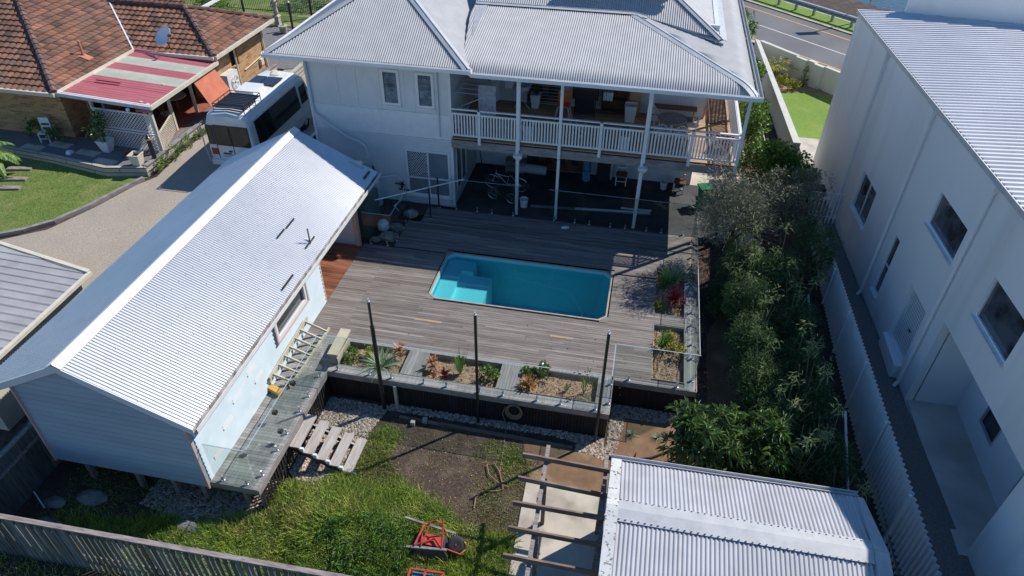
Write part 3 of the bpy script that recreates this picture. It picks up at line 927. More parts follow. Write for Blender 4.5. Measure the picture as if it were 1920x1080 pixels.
# side balustrade seen from behind and the slatted stair landing
q = MB().box(3.33, 3.41, 22, 30, 3.98, 4.02).box(3.35, 3.39, 22, 30, 3.80, 3.85).box(3.35, 3.39, 22, 30, 3.0, 3.06)
for i in range(70): q.box(3.35, 3.39, 22.1 + i * .112, 22.145 + i * .112, 3.06, 3.8)
q.build('side_balustrade', 'white2', H)
for y in (25.6, 29.5): MB().bar((3.40, y, 2.5), (3.40, y, 5.4), .1, .1).build('upper_post', 'white2', H)
mb = MB()
for i in range(46): mb.box(2.62, 3.3, 25.2 + i * .12, 25.26 + i * .12, 2.87, 2.9)
mb.bar((2.58, 25.1, 2.89), (2.58, 30.8, 2.89), .05, .06)
mb.build('slatted_mat', 'pergola', H)
# wing downpipes and plumbing
MB().tube([(-6.88, 22.0, 5.5), (-6.88, 22.0, 2.85)], .03, 8).build('downpipe', 'white', H)
MB().tube([(-11.62, 21.98, 5.5), (-11.62, 21.98, 3.5), (-11.55, 21.95, 3.3), (-11.0, 21.9, 2.95), (-10.35, 21.9, 2.5), (-9.95, 21.9, 2.38), (-9.75, 21.9, 2.2), (-9.68, 21.9, 1.9), (-9.75, 21.9, 1.6), (-9.95, 21.9, 1.42)], .055, 10).build('downpipe', 'white', H, smooth=True)
mb = MB().tube([(-9.95, 21.9, 1.42), (-10.05, 21.9, 1.3)], .07, 10).tube([(-9.8, 21.9, 1.35), (-9.9, 21.9, 1.2)], .06).tube([(-9.55, 21.92, 1.4), (-9.45, 21.92, 1.0), (-9.45, 21.92, .2)], .03)
mb.build('pipe_joint', 'blackmetal', H)
mb = MB().tube([(-9.35, 21.9, .95), (-8.62, 21.9, 1.15)], .03).tube([(-8.6, 21.95, 1.12), (-8.45, 21.92, .9), (-8.42, 21.92, .5), (-8.5, 21.8, .1), (-8.7, 21.5, .02), (-8.4, 21.2, .02)], .02)
mb.build('outdoor_tap_pipe', 'white2', H)
MB().tube([(-8.75, 21.95, .75), (-8.35, 21.95, .72)], .025).tube([(-8.6, 21.95, .52), (-8.2, 21.95, .5)], .03).box(-8.5, -8.42, 21.9, 22.02, .6, .85).build('tap', 'blackmetal', H)

# ============================================================ POOL
P_ = thing('swimming_pool', 'small rectangular turquoise fibreglass pool sunk in the timber deck', 'swimming pool', ((PX0 + PX1) / 2, (PY0 + PY1) / 2, -1.5))
ch = .22
rim = [(PX0 + ch, PY0), (PX1 - ch, PY0), (PX1, PY0 + ch), (PX1, PY1 - ch), (PX1 - ch, PY1), (PX0 + ch, PY1), (PX0, PY1 - ch), (PX0, PY0 + ch)]
def inset(p, d):
    cx, cy = (PX0 + PX1) / 2, (PY0 + PY1) / 2
    return [(x - d * (1 if x > cx else -1), y - d * (1 if y > cy else -1)) for x, y in p]
mb = MB(); rings = [(rim, -.02), (inset(rim, .05), -.30), (inset(rim, .12), -1.15), (inset(rim, .25), -1.75)]
for p, z in rings: mb.v += [(x, y, z) for x, y in p]
for i in range(3):
    for k in range(8): mb.f.append((i * 8 + k, i * 8 + (k + 1) % 8, (i + 1) * 8 + (k + 1) % 8, (i + 1) * 8 + k))
mb.f.append(tuple(range(24, 32)))
mb.f = [tuple(reversed(f)) for f in mb.f]
mb.build('shell', 'poolshell', P_)
mb = MB().box(PX0 + .05, PX0 + .62, PY0 + .05, PY1 - .06, -1.7, -.22).box(PX0 + .62, PX0 + 1.66, PY0 + .06, PY1 - .65, -1.7, -.38).box(PX0 + .62, PX0 + 1.0, PY1 - .65, PY1 - .08, -1.7, -.22)
mb.build('step_ledge', 'poolstep', P_)
mb = MB(); mb.add([(x, y, -.13) for x, y in inset(rim, .01)], [tuple(range(8))]); mb.build('water', 'water', P_)
mb = MB(); o2 = inset(rim, -.05)
for k in range(8):
    a, b, c_, d_ = rim[k], rim[(k + 1) % 8], o2[(k + 1) % 8], o2[k]
    mb.add([(*a, .005), (*b, .005), (*c_, .005), (*d_, .005), (*a, -.06), (*b, -.06), (*c_, -.06), (*d_, -.06)], [(0, 1, 2, 3), (4, 7, 6, 5), (0, 4, 5, 1), (2, 6, 7, 3)])
mb.build('coping', 'poolrim', P_)
for i_, (a, b) in enumerate(((0, 7), (1, 2), (4, 3), (5, 6))):
    pa, pb = o2[a], o2[b]
    cx_ = PX0 - .1 if pa[0] < (PX0 + PX1) / 2 else PX1 + .1; cy_ = PY0 - .1 if pa[1] < (PY0 + PY1) / 2 else PY1 + .1
    tri = [pa, (pa[0], cy_), (cx_, cy_), (cx_, pb[1]), pb]
    ar = sum(tri[k][0] * tri[(k + 1) % 5][1] - tri[(k + 1) % 5][0] * tri[k][1] for k in range(5))
    if ar < 0: tri.reverse()
    MB().prism(tri, -.06, -.004).build('corner_infill', 'deck', P_)
R_ = thing('pool_cleaner', 'pale blue robotic pool cleaner resting on the pool floor in the sunny corner', 'pool cleaner', (-.95, 17.25, -1.73))
MB().blob((-.95, 17.25, -1.5), (.24, .17, .12), 14, 8, 0).build('body', 'dish', R_, smooth=True)
MB().box(-1.2, -.7, 16.98, 17.06, -1.73, -1.62).box(-1.2, -.7, 17.44, 17.52, -1.73, -1.62).build('brush', 'chrome', R_)
MB().tube([(-.95, 17.35, -1.4), (-1.0, 17.9, -1.0), (-1.5, 18.3, -.5), (-2.6, 18.4, -.4), (-3.6, 18.5, -.3), (-4.1, 18.85, -.15)], .015, 6).build('hose', 'dish', R_)

# ============================================================ DECK
K = thing('timber_deck', 'raised weathered timber deck around the pool with black slatted skirt', 'deck', (-3, 15, -1))
front_holes = [(-7.5, -5.65, 13.02, 13.98), (-5.05, -2.9, 13.02, 13.98), (-2.28, -.15, 13.05, 14.0)]
right_holes = [(1.28, 2.2, 17.15, 19.58), (1.3, 2.2, 14.28, 16.6)]
pool_hole = (PX0 - .09, PX1 + .09, PY0 - .09, PY1 + .09)
def boards_x(x0, x1, y0, y1, holes, wd=.088, gap=.006, z=0, th=.03, joints=True):
    b_ = MB(); y = y0
    while y + wd <= y1 + .02:
        ya, yb = y, y + wd
        segs = [(x0, x1)]
        for h in holes:
            if yb > h[2] and ya < h[3]:
                ns = []
                for a, b in segs:
                    if h[0] > a: ns.append((a, min(b, h[0])))
                    if h[1] < b: ns.append((max(a, h[1]), b))
                segs = [s for s in ns if s[1] - s[0] > .03]
        for a, b in segs:
            c_ = a
            while c_ < b - .01:
                l = random.uniform(1.6, 4.2) if joints else 99
                e_ = min(b, c_ + l)
                if b - e_ < .5: e_ = b
                dz = random.uniform(-.002, .002)
                b_.box(c_ + .002, e_ - .002, ya, yb, z - th + dz, z + dz)
                c_ = e_
        y += wd + gap
    return b_
mb = boards_x(-7.88, 2.2, 14.12, 18.95, [pool_hole] + right_holes)
b2 = boards_x(-7.85, 2.5, 18.98, 20.7, [pool_hole] + right_holes)
mb.add(b2.v, b2.f)
b2 = boards_x(-8.92, -7.88, 14.12, 18.95, []); mb.add(b2.v, b2.f)
b2 = boards_x(-7.4, 2.5, 20.72, 21.76, []); mb.add(b2.v, b2.f)
mb.build('deck_boards', 'deck', K)
# planter surrounds and walkway
mb = MB()
def boards_y(b_, x0, x1, y0, y1, wd=.088, gap=.006, z=0.0):
    x = x0
    n = max(1, round((x1 - x0) / (wd + gap))); w2 = (x1 - x0) / n
    for i in range(n):
        dz = random.uniform(-.0015, .0015)
        b_.box(x0 + i * w2 + .003, x0 + (i + 1) * w2 - .003, y0, y1, z - .03 + dz, z + dz)
for a, b in ((-7.85, -7.5), (-5.65, -5.05), (-2.9, -2.28), (-.15, .22)): boards_y(mb, a, b, 13.02, 14.1)
b2 = boards_x(-7.85, .26, 12.72, 13.0, [], joints=True); mb.add(b2.v, b2.f)
mb.box(-7.5, -.15, 13.985, 14.1, -.03, .002)
boards_y(mb, 2.21, 2.52, 14.1, 19.0)
mb.box(.26, 2.5, 14.02, 14.1, -.03, .0)
b2 = boards_x(-8.92, -7.7, 8.66, 14.1, [(-7.69, -7, 8, 15)], joints=False); mb.add(b2.v, b2.f)
mb.build('border_boards', 'deckgrey', K)
mb = MB()
mb.box(-5.95, -5.1, 15.32, 15.405, -.02, .0045).box(-1.75, -1.05, 15.42, 15.5, -.02, .0045).box(-8.3, -6.95, 18.42, 18.505, -.02, .0045).box(-4.6, -3.3, 19.6, 19.685, -.02, .0045)
mb.build('replaced_board', 'newboard', K)
b2 = boards_x(-10.45, -8.93, 15.55, 18.8, [], joints=False); b2.build('red_boards', 'reddeck', K)
# fascia boards and skirt
mb = MB()
mb.box(-7.72, .26, 12.69, 12.718, -.20, -.002).box(.24, .27, 12.72, 14.02, -.20, -.002).box(.27, 2.55, 13.99, 14.018, -.20, -.002).box(2.53, 2.56, 14.02, 21.7, -.2, -.002)
mb.box(-7.70, -7.67, 8.62, 12.69, -.20, -.002).box(-8.93, -7.7, 8.63, 8.655, -.20, -.002)
mb.build('fascia_board', 'fascia', K)
mb = MB()
def skirt(b_, a, b, axis, c, z0=-1.03, z1=-.2, pitch=.088, wd=.068):
    t = a
    while t < b - .02:
        zz = random.uniform(-.02, 0)
        if axis == 'x': b_.box(t, t + wd, c, c + .018, z0 + zz, z1)
        else: b_.box(c, c + .018, t, t + wd, z0 + zz, z1)
        t += pitch
skirt(mb, -7.68, .22, 'x', 12.74); skirt(mb, .3, 2.5, 'x', 14.04)
skirt(mb, 12.76, 14.0, 'y', .215); skirt(mb, 14.05, 21.7, 'y', 2.50)
skirt(mb, 8.75, 12.7, 'y', -7.72, pitch=.125)
mb.build('skirt', 'skirt', K)
mb = MB()
mb.box(-7.65, .2, 12.80, 12.82, -1.02, -.05).box(.24, 2.48, 14.08, 14.1, -1.02, -.05)
mb.build('skirt_backing', 'dark', K)
# joists under the deck (seen through the gaps) and stumps under the walkway
mb = MB()
for y in (8.8, 10.2, 11.6): mb.box(-8.3, -8.2, y, y + .1, -1.05, -.05).box(-7.85, -7.75, y, y + .1, -1.05, -.05)
mb.build('stump', 'fascia', K)
# planter soil trays
mb = MB()
for h in front_holes + right_holes:
    x0, x1, y0, y1 = h; nx, ny = 14, 9
    b = len(mb.v)
    for j in range(ny + 1):
        for i in range(nx + 1):
            mb.v.append((x0 + (x1 - x0) * i / nx, y0 + (y1 - y0) * j / ny, -.17 + random.uniform(-.035, .035)))
    for j in range(ny):
        for i in range(nx):
            q = b + j * (nx + 1) + i; mb.f.append((q, q + 1, q + nx + 2, q + nx + 1))
mb.build('planter_mulch', 'mulch', K)
mb = MB()
for x0, x1, y0, y1 in front_holes + right_holes:
    mb.box(x0 - .02, x0, y0, y1, -.3, .008).box(x1, x1 + .02, y0, y1, -.3, .008).box(x0 - .02, x1 + .02, y1, y1 + .02, -.3, .008).box(x0 - .02, x1 + .02, y0 - .02, y0, -.3, .008)
mb.build('planter_edge', 'fascia', K)
mb = MB()
pts = []
for x0, x1, y0, y1 in front_holes + right_holes:
    n = int(260 * (x1 - x0) * (y1 - y0)); X = RNG.uniform(x0 + .03, x1 - .03, n); Y = RNG.uniform(y0 + .03, y1 - .03, n)
    C = np.stack([X, Y, np.full(n, -.15) + RNG.uniform(-.02, .03, n)], 1)
    d = RNG.normal(size=(n, 3)); d[:, 2] *= .25
    leaves(mb, C, d, .07, .03)
mb.build('bark_chip', 'mulch', K)['kind'] = 'stuff'
# ============================================================ GLASS FENCES
def glass_run(name_label, pts, zt=1.25, zb=.06, panel=1.5, z0=0, edge_m='edgeglint', clamps=False):
    """a run of frameless panels on spigots along a polyline of (x, y)"""
    mid = pts[0]
    T = thing('glass_fence', name_label, 'glass fence', (mid[0], mid[1], z0), group='frameless glass pool fences')
    for a, b in zip(pts[:-1], pts[1:]):
        a = Vector((*a, 0)); b = Vector((*b, 0)); L_ = (b - a).length; n = max(1, round(L_ / panel)); d = (b - a) / n; u = d.normalized()
        for i in range(n):
            p = a + d * i + u * .012; q = a + d * (i + 1) - u * .012
            g = MB().bar((p.x, p.y, (zt + zb) / 2 + z0), (q.x, q.y, (zt + zb) / 2 + z0), .012, zt - zb)
            g = g.build('glass_panel', 'fenceglass', T)
            MB().bar((p.x, p.y, zt + z0 + .004), (q.x, q.y, zt + z0 + .004), .022, .008).build('top_edge_highlight', edge_m, g)  # added pale strip stands for the bright edge highlight
            for f in (.2, .8):
                c = p + (q - p) * f
                s_ = MB().bar((c.x, c.y, z0 + .02), (c.x, c.y, z0 + .17), .05, .05)
                s_.lathe((c.x, c.y, z0), [(.05, 0), (.05, .015), (.03, .02)], 12)
                s_.build('spigot', 'chrome', T)
    return T
glass_run('long clear glass fence along the front edge of the deck behind the black poles', [(-7.72, 12.80), (.20, 12.80)], 1.28, panel=1.58)
glass_run('short clear glass fence at the deck step beside the rightmost black pole', [(.20, 12.83), (.20, 14.06)], 1.28)
glass_run('clear glass fence in front of the lower right planter', [(.22, 14.08), (2.46, 14.08)], 1.28)
glass_run('clear glass fence along the right side of the deck beside the dark garden', [(2.42, 14.1), (2.42, 21.6)], 1.28, panel=1.5)
glass_run('clear glass fence along the narrow walkway beside the timber steps', [(-7.78, 8.78), (-7.78, 12.74)], 1.28, panel=1.3)
glass_run('clear glass fence closing the near end of the walkway against the shed corner', [(-8.85, 8.74), (-7.80, 8.74)], 1.28)
glass_run('clear glass fence between the deck and the bicycles', [(-6.6, 21.8), (-3.85, 21.8)], 1.28)
glass_run('long clear glass fence between the deck and the patio chairs', [(-2.85, 21.8), (2.4, 21.8)], 1.28)
glass_run('clear glass fence around the pebbled corner beside the shed end', [(-8.9, 18.93), (-7.85, 18.93), (-7.85, 20.75)], 1.28)
T = thing('glass_gate', 'clear glass gate with black latch on the walkway above the steps', 'gate', (-7.9, 10.6, 0))
mb = MB()
for y, z in ((10.15, .35), (10.15, 1.05), (11.15, 1.05)): mb.box(-7.84, -7.73, y - .05, y + .05, z - .05, z + .05)
mb.build('hinge', 'blackmetal', T)
# black umbrella / shade poles in front of the deck
zs = [('black steel shade pole left of the front planters, thicker sleeve below', -6.02, 12.5), ('black steel shade pole standing in the middle of the deck front', -3.29, 12.55), ('black steel shade pole at the right end of the front deck', -.02, 12.55)]
for k, (lb, x, y) in enumerate(zs):
    t = thing('shade_pole', lb, 'pole', (x, y, -1.05), group='black shade poles along the deck front')
    if k == 0:
        MB().tube([(x, y, -1.05), (x, y, 2.15)], .058, 10).build('sleeve', 'blackmetal', t, smooth=False)
        MB().tube([(x, y, 2.15), (x, y, 2.98)], .036, 10).build('shaft', 'blackmetal', t)
    else:
        MB().tube([(x, y, -1.05), (x, y, 2.98)], .040, 10).build('shaft', 'blackmetal', t)
    MB().tube([(x, y, 2.98), (x, y, 3.05)], .02, 8).lathe((x, y, 2.96), [(.04, 0), (.04, .02), (.02, .03)], 10).build('eye_bolt', 'gutter', t)
MB().box(-5.72, -5.64, 12.6, 12.68, -1.05, -.12).build('timber_prop', 'benchwood', label='pale timber prop against the black skirt beside the left pole', cat='timber prop')
# two short black poles by the back glass with a folded white pole across
for lb, x, y in (('short black pole at the back deck nearest the wing window', -6.99, 21.74), ('short black pole standing on the deck in front of the wing wall', -7.08, 20.95)):
    t = thing('gate_post', lb, 'pole', (x, y, 0), group='short black posts by the wing')
    MB().tube([(x, y, 0), (x, y, 1.32)], .03, 8).build('shaft', 'blackmetal', t)
    MB().lathe((x, y, 0), [(.06, 0), (.06, .02), (.03, .03)], 12).build('foot_plate', 'chrome', t)
MB().tube([(-8.69, 19.76, 1.3), (-6.0, 21.85, 1.3)], .022, 8).build('pool_pole', 'white2', label='long white telescopic pool pole slung diagonally above the back glass', cat='pool pole')

# ============================================================ LEFT SHED
SH = thing('long_shed', 'long pale blue shed with bright white corrugated gable roof beside the deck', 'shed', (-11, 14, -.1))
RX, RIZ, EVX, EVZ = -11.5, 3.50, -8.66, 2.14
LX, LZ = -14.25, 2.10
Y0, Y1 = 8.48, 20.25
mb = MB()
sheet(mb, [(EVX, Y0, EVZ), (EVX, Y1, EVZ), (RX, Y1, RIZ), (RX, Y0, RIZ)], (0, 1, 0), .079, .0125)
mb.build('roof', 'galv2', SH)
mb = MB(); sheet(mb, [(LX, Y0, LZ), (LX, Y1, LZ), (RX, Y1, RIZ), (RX, Y0, RIZ)], (0, 1, 0), .079, .0125)
mb.build('roof', 'galv2', SH)
mb = MB()
for sg in (-1, 1):
    x1 = RX + sg * .19
    z1 = RIZ - .19 * .48 + .03
    mb.add([(RX, Y0 - .02, RIZ + .05), (RX, Y1 + .02, RIZ + .05), (x1, Y1 + .02, z1), (x1, Y0 - .02, z1)], [(0, 1, 2, 3)])
mb.tube([(RX, Y0 - .02, RIZ + .05), (RX, Y1 + .02, RIZ + .05)], .022, 8)
mb.build('ridge_cap', 'white2', SH)
# screws
mb = MB()
for k in range(6):
    f = (k + .3) / 5.6; x = RX + (EVX - RX) * f; z = RIZ + (EVZ - RIZ) * f
    if f > 1: continue
    y = Y0 + .07
    while y < Y1:
        mb.box(x - .006, x + .006, y - .006, y + .006, z, z + .018); y += .316
mb.build('roof_screw', 'gutter', SH)['kind'] = 'stuff'
# walls
gx0, gx1 = -13.05, -8.93
def rz_at(x): return RIZ - abs(x - RX) * (.479 if x > RX else .509) - .03
mb = MB()
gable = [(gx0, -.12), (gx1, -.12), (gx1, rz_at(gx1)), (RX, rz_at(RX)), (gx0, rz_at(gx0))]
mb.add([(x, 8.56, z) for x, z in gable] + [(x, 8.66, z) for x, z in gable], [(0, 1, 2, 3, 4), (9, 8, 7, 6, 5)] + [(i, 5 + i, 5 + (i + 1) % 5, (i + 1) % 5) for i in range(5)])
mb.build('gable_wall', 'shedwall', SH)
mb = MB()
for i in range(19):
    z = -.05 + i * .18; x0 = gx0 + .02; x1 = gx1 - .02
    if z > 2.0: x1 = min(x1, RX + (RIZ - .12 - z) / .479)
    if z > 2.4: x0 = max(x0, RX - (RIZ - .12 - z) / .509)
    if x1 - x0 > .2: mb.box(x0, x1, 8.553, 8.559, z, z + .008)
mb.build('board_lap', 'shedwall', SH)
mb = MB(); wall(mb, -9.03, -8.93, 8.66, 15.55, -.12, 2.2, [(12.66, 14.34, 1.1, 1.85)], axis='y')
mb.build('wall', 'mint', SH)
mb = MB()
i = 0
while -.1 + i * .15 < 2.1:
    z = -.1 + i * .15; i += 1
    for a, b in ((8.66, 12.6), (14.4, 15.55)) if 0.95 < z < 1.95 else ((8.66, 15.55),):
        mb.add([(-8.929, a, z + .15), (-8.929, b, z + .15), (-8.896, b, z), (-8.896, a, z), (-8.929, a, z - .004), (-8.929, b, z - .004)], [(0, 3, 2, 1), (3, 4, 5, 2)])
mb.build('weatherboard', 'mint', SH)
mb = MB(); 
mb.box(-13.05, -12.95, 8.66, 20.1, -.12, 2.6).box(-10.5, -10.42, 15.5, 18.8, -.1, 2.7).box(-10.42, -9.0, 15.5, 15.56, -.1, 2.4).box(-10.42, -9.15, 18.8, 18.9, -.1, 2.3).box(-12.9, -9.1, 20.0, 20.1, -.1, 2.6)
mb.build('inner_wall', 'white', SH)
MB().box(-9.15, -9.0, 18.72, 18.88, -.1, 2.2).build('corner_post', 'pinkwood', SH)
mb = MB().box(-8.95, -8.90, 8.52, 8.57, -.12, 2.1).box(-13.08, -13.04, 8.5, 8.56, -.12, 2.6).box(-8.95, -8.90, 15.54, 15.60, -.1, 2.1)
mb.build('corner_stop', 'pinkwood', SH)
for i, (y, z) in enumerate(((9.6, .75), (9.0, .35), (11.0, 1.2), (11.2, .75), (10.2, 1.05))):
    MB().add([(-8.892, y, z), (-8.892, y + .42, z), (-8.905, y + .42, z + .145), (-8.905, y, z + .145)], [(0, 1, 2, 3)]).build('primer_patch', 'primer', SH)
f = MB().box(-8.95, -8.86, 12.56, 12.66, 1.0, 1.95).box(-8.95, -8.86, 14.34, 14.44, 1.0, 1.95).box(-8.95, -8.861, 12.66, 14.34, 1.0, 1.1).box(-8.95, -8.861, 12.66, 14.34, 1.85, 1.95)
w_ = f.build('window', 'white2', SH)
MB().box(-8.97, -8.96, 12.66, 14.34, 1.1, 1.85).build('pane', 'winglass', w_)
MB().box(-8.87, -8.84, 12.50, 12.56, .98, 1.97).box(-8.87, -8.84, 14.44, 14.5, .98, 1.97).box(-8.87, -8.84, 12.5, 14.5, .94, .985).build('casing', 'pinkwood', w_)
gutter((EVX + .05, Y0, EVZ - .06), (EVX + .05, Y1, EVZ - .06), 'gutterdirt', SH, wd=.11)
MB().box(EVX + .10, EVX + .112, Y0, Y1, EVZ - .1, EVZ + .015).build('gutter_lip', 'white2', SH)
b_ = MB()
for a, b in (((EVX + .02, EVZ - .07), (RX, RIZ - .07)), ((LX, LZ - .07), (RX, RIZ - .07))):
    b_.slab3([(a[0], 8.455, a[1] - .12), (b[0], 8.455, b[1] - .12), (b[0], 8.455, b[1] + .075), (a[0], 8.455, a[1] + .075)], .02 if a[0] > b[0] else -.02)
    b_.bar((a[0], 8.51, a[1] - .09), (b[0], 8.51, b[1] - .09), .10, .015, up=(0, 0, 1))
b_.build('barge_board', 'white', SH)
mb = MB()
for x in (-12.6, -11.2, -10.2, -9.4): mb.box(x, x + .12, 8.75, 8.87, -1.1, -.1).box(x, x + .12, 12, 12.12, -1.1, -.1)
mb.build('stump', 'fascia', SH)
MB().box(-13.0, -9.0, 8.7, 20, -.2, -.13).build('floor', 'dark', SH)
# vent pipe and brackets on the roof
def onroof(x): return RIZ - (x - RX) * .479
t = thing('roof_bracket', 'pair of dark metal mounting rails and bent pipe stub on the shed roof', 'bracket', (-9.1, 15.6, 2.4))
mb = MB(); x = -8.98
mb.bar((-9.30, 15.65, onroof(-9.30) + .04), (-8.85, 15.63, onroof(-8.85) + .04), .04, .05)
t_ = MB()
def rp(px, py): return (px, py, onroof(px) + .05)
t_.bar(rp(-9.72, 15.55), rp(-9.72, 16.05), .03, .05).bar(rp(-9.74, 15.0), rp(-9.74, 15.45), .03, .05).bar(rp(-9.0, 15.15), rp(-9.0, 15.75), .03, .05)
t_.build('rail', 'blackmetal', t)
MB().tube([(-9.0, 15.45, onroof(-9.0)), (-9.0, 15.45, onroof(-9.0) + .52)], .022, 8).build('pipe', 'blackmetal', t)
MB().bar(rp(-8.85, 13.3), rp(-8.85, 13.95), .035, .05).build('metal_offcut', 'blackmetal', label='short dark metal strip lying on the shed roof near the gutter above the window', cat='metal strip')
MB().bar(rp(-8.86, 19.5), rp(-8.86, 20.0), .07, .03).build('metal_offcut', 'blackmetal', label='dark metal strip at the far corner of the shed roof', cat='metal strip')
# tank and equipment behind the shed
mb = MB().box(-9.6, -8.9, 19.3, 20.6, -.06, 1.3).build('equipment_cabinet', 'greenpanel', label='dull green cabinet behind the shed corner', cat='cabinet')
for i, (x, y, r1, lb) in enumerate(((-8.2, 19.45, .38, 'large pale rock behind the corner glass, nearest the shed'), (-8.1, 20.1, .30, 'mid sized rock behind the corner glass'), (-7.9, 21.1, .3, 'flat rock beside the black poles'), (-8.6, 19.2, .2, 'small rock in the corner against the glass'))):
    MB().blob((x, y, .02), (r1, r1 * .7, r1 * .5), 12, 8, .12).build('garden_rock', 'rock', label=lb, cat='rock', group='rocks behind the corner glass')
t = thing('gas_bottle', 'grey gas bottle standing against the wing wall', 'gas bottle', (-9.35, 21.6, -.06))
MB().lathe((-9.35, 21.6, -.06), [(.15, 0), (.18, .05), (.18, .95), (.12, 1.08), (.05, 1.12)], 16).build('cylinder', 'gutter', t, smooth=True)
MB().lathe((-9.35, 21.6, 1.06), [(.06, 0), (.06, .1), (.03, .12)], 10).build('valve', 'chrome', t)
# skimmer lid / pump beside rocks
MB().lathe((-8.55, 19.9, .05), [(.2, 0), (.2, .22), (.15, .3), (.02, .33)], 16).build('filter_lid', 'dish', label='round pale pump lid behind the corner glass', cat='pump lid')

# ladder on its side along the shed, with a yellow foot
t = thing('step_ladder', 'pale step ladder lying on its side against the shed wall', 'ladder', (-8.75, 12.9, 0))
MB().bar((-8.84, 11.72, .42), (-8.80, 14.1, .62), .035, .10).bar((-8.86, 11.72, .30), (-8.82, 14.1, .50), .035, .10).build('upper_rail', 'ladder', t)
MB().bar((-8.40, 11.85, .06), (-8.30, 14.35, .06), .035, .09).build('lower_rail', 'ladder', t)
for i in range(7):
    f = (i + .5) / 7
    a = Vector((-8.83, 11.72 + 2.38 * f, .42 + .2 * f)); b = Vector((-8.40 + .1 * f, 11.85 + 2.5 * f, .08))
    MB().bar(a, b, .10, .03, up=(0, 1, .2)).build('rung', 'ladder', t)
MB().box(-8.9, -8.5, 11.55, 11.72, .02, .16, R=Matrix.Rotation(rad(-20), 3, 'Z')).build('foot', 'yellow', t)
# bench end seat in the planter
t = thing('timber_bench', 'pale timber bench at the left end of the front planters', 'bench', (-7.6, 13.4, 0))
MB().box(-7.72, -7.42, 12.92, 14.02, .40, .455, R=Matrix.Rotation(rad(2), 3, 'Z')).build('seat', 'benchwood', t)
MB().box(-7.68, -7.48, 13.0, 13.08, -.15, .40).build('leg', 'fascia', t)
MB().box(-7.68, -7.48, 13.84, 13.92, -.15, .40).build('leg', 'fascia', t)
MB().box(-7.50, -7.46, 13.0, 13.9, .05, .22).build('apron', 'benchwood', t)
# steps down from the walkway
t = thing('timber_steps', 'five bleached timber treads going down from the walkway to the pebbles', 'steps', (-7, 10.6, -1))
for i in range(5):
    x = -7.66 + i * .33; z = -.20 - i * .165
    MB().box(x, x + .27, 10.15, 11.25, z - .045, z).build('tread', 'stepwood', t)
for y in (10.2, 11.05):
    MB().bar((-7.68, y, -.28), (-6.15, y, -1.05), .05, .14).build('stringer', 'blackmetal', t)
mb = MB()
for i in range(5):
    x = -7.60 + i * .33; z = -.245 - i * .165
    mb.box(x + .2, x + .3, 10.16, 10.22, z - .12, z - .002)
mb.build('tread_bracket', 'white2', t)

# ============================================================ GARDEN SHED (bottom right)
GS = thing('garden_shed', 'low garden shed with corrugated roof and wide ridge flashing in the lower right', 'shed', (3, 8.5, -1))
gz1, gyr, gzr = 1.45, 8.62, 1.80
mb = MB()
sheet(mb, [(.62, 10.06, gz1), (5.62, 10.14, gz1), (5.55, gyr, gzr), (.6, gyr - .05, gzr)], (1, .016, 0), .088, .012)
sheet(mb, [(.6, gyr - .05, gzr), (5.55, gyr, gzr), (5.65, 5.6, 1.1), (.6, 5.6, 1.1)], (1, .016, 0), .088, .012)
mb.build('roof', 'galv3', GS)
mb = MB()
mb.slab3([(.56, gyr + .20, gzr - .015), (.56, gyr - .05, gzr + .03), (5.58, gyr, gzr + .03), (5.6, gyr + .25, gzr - .015)], .004)
mb.slab3([(.56, gyr - .30, gzr - .03), (5.58, gyr - .25, gzr - .03), (5.58, gyr, gzr + .03), (.56, gyr - .05, gzr + .03)], .004)
mb.build('ridge_cap', 'flash', GS)
mb = MB()
for i in range(38):
    for dy in (-.26, .20): mb.box(.65 + i * .13, .675 + i * .13, gyr + dy, gyr + dy + .02, gzr - .01, gzr + .02)
mb.build('rivet', 'gutter', GS)['kind'] = 'stuff'
MB().slab3([(.40, 10.08, gz1 + .03), (.38, gyr, gzr + .05), (.62, gyr, gzr + .05), (.62, 10.08, gz1 + .03)], .01).slab3([(.38, gyr, gzr + .05), (.38, 5.6, 1.15), (.62, 5.6, 1.15), (.62, gyr, gzr + .05)], .01).box(.385, .40, 5.6, 10.08, 1.3, 1.46).build('barge_flashing', 'lichen', GS)
MB().slab3([(5.58, 10.12, gz1 + .03), (5.52, gyr, gzr + .05), (5.80, gyr, gzr + .03), (5.72, 10.12, gz1 + .02)], .01).slab3([(5.52, gyr, gzr + .05), (5.6, 5.6, 1.15), (5.9, 5.6, 1.13), (5.80, gyr, gzr + .03)], .01).build('barge_flashing', 'flash', GS)
gutter((.40, 10.15, gz1 - .02), (5.65, 10.23, gz1 - .02), 'gutter', GS, wd=.1, ht=.08)
mb = MB(); wall(mb, .62, .72, 5.8, 10.0, -1.05, 1.3, axis='y'); wall(mb, .62, 5.5, 9.9, 10.0, -1.05, 1.35); wall(mb, 5.4, 5.5, 5.8, 10.0, -1.05, 1.3, axis='y')
mb.build('wall', 'fascia', GS)
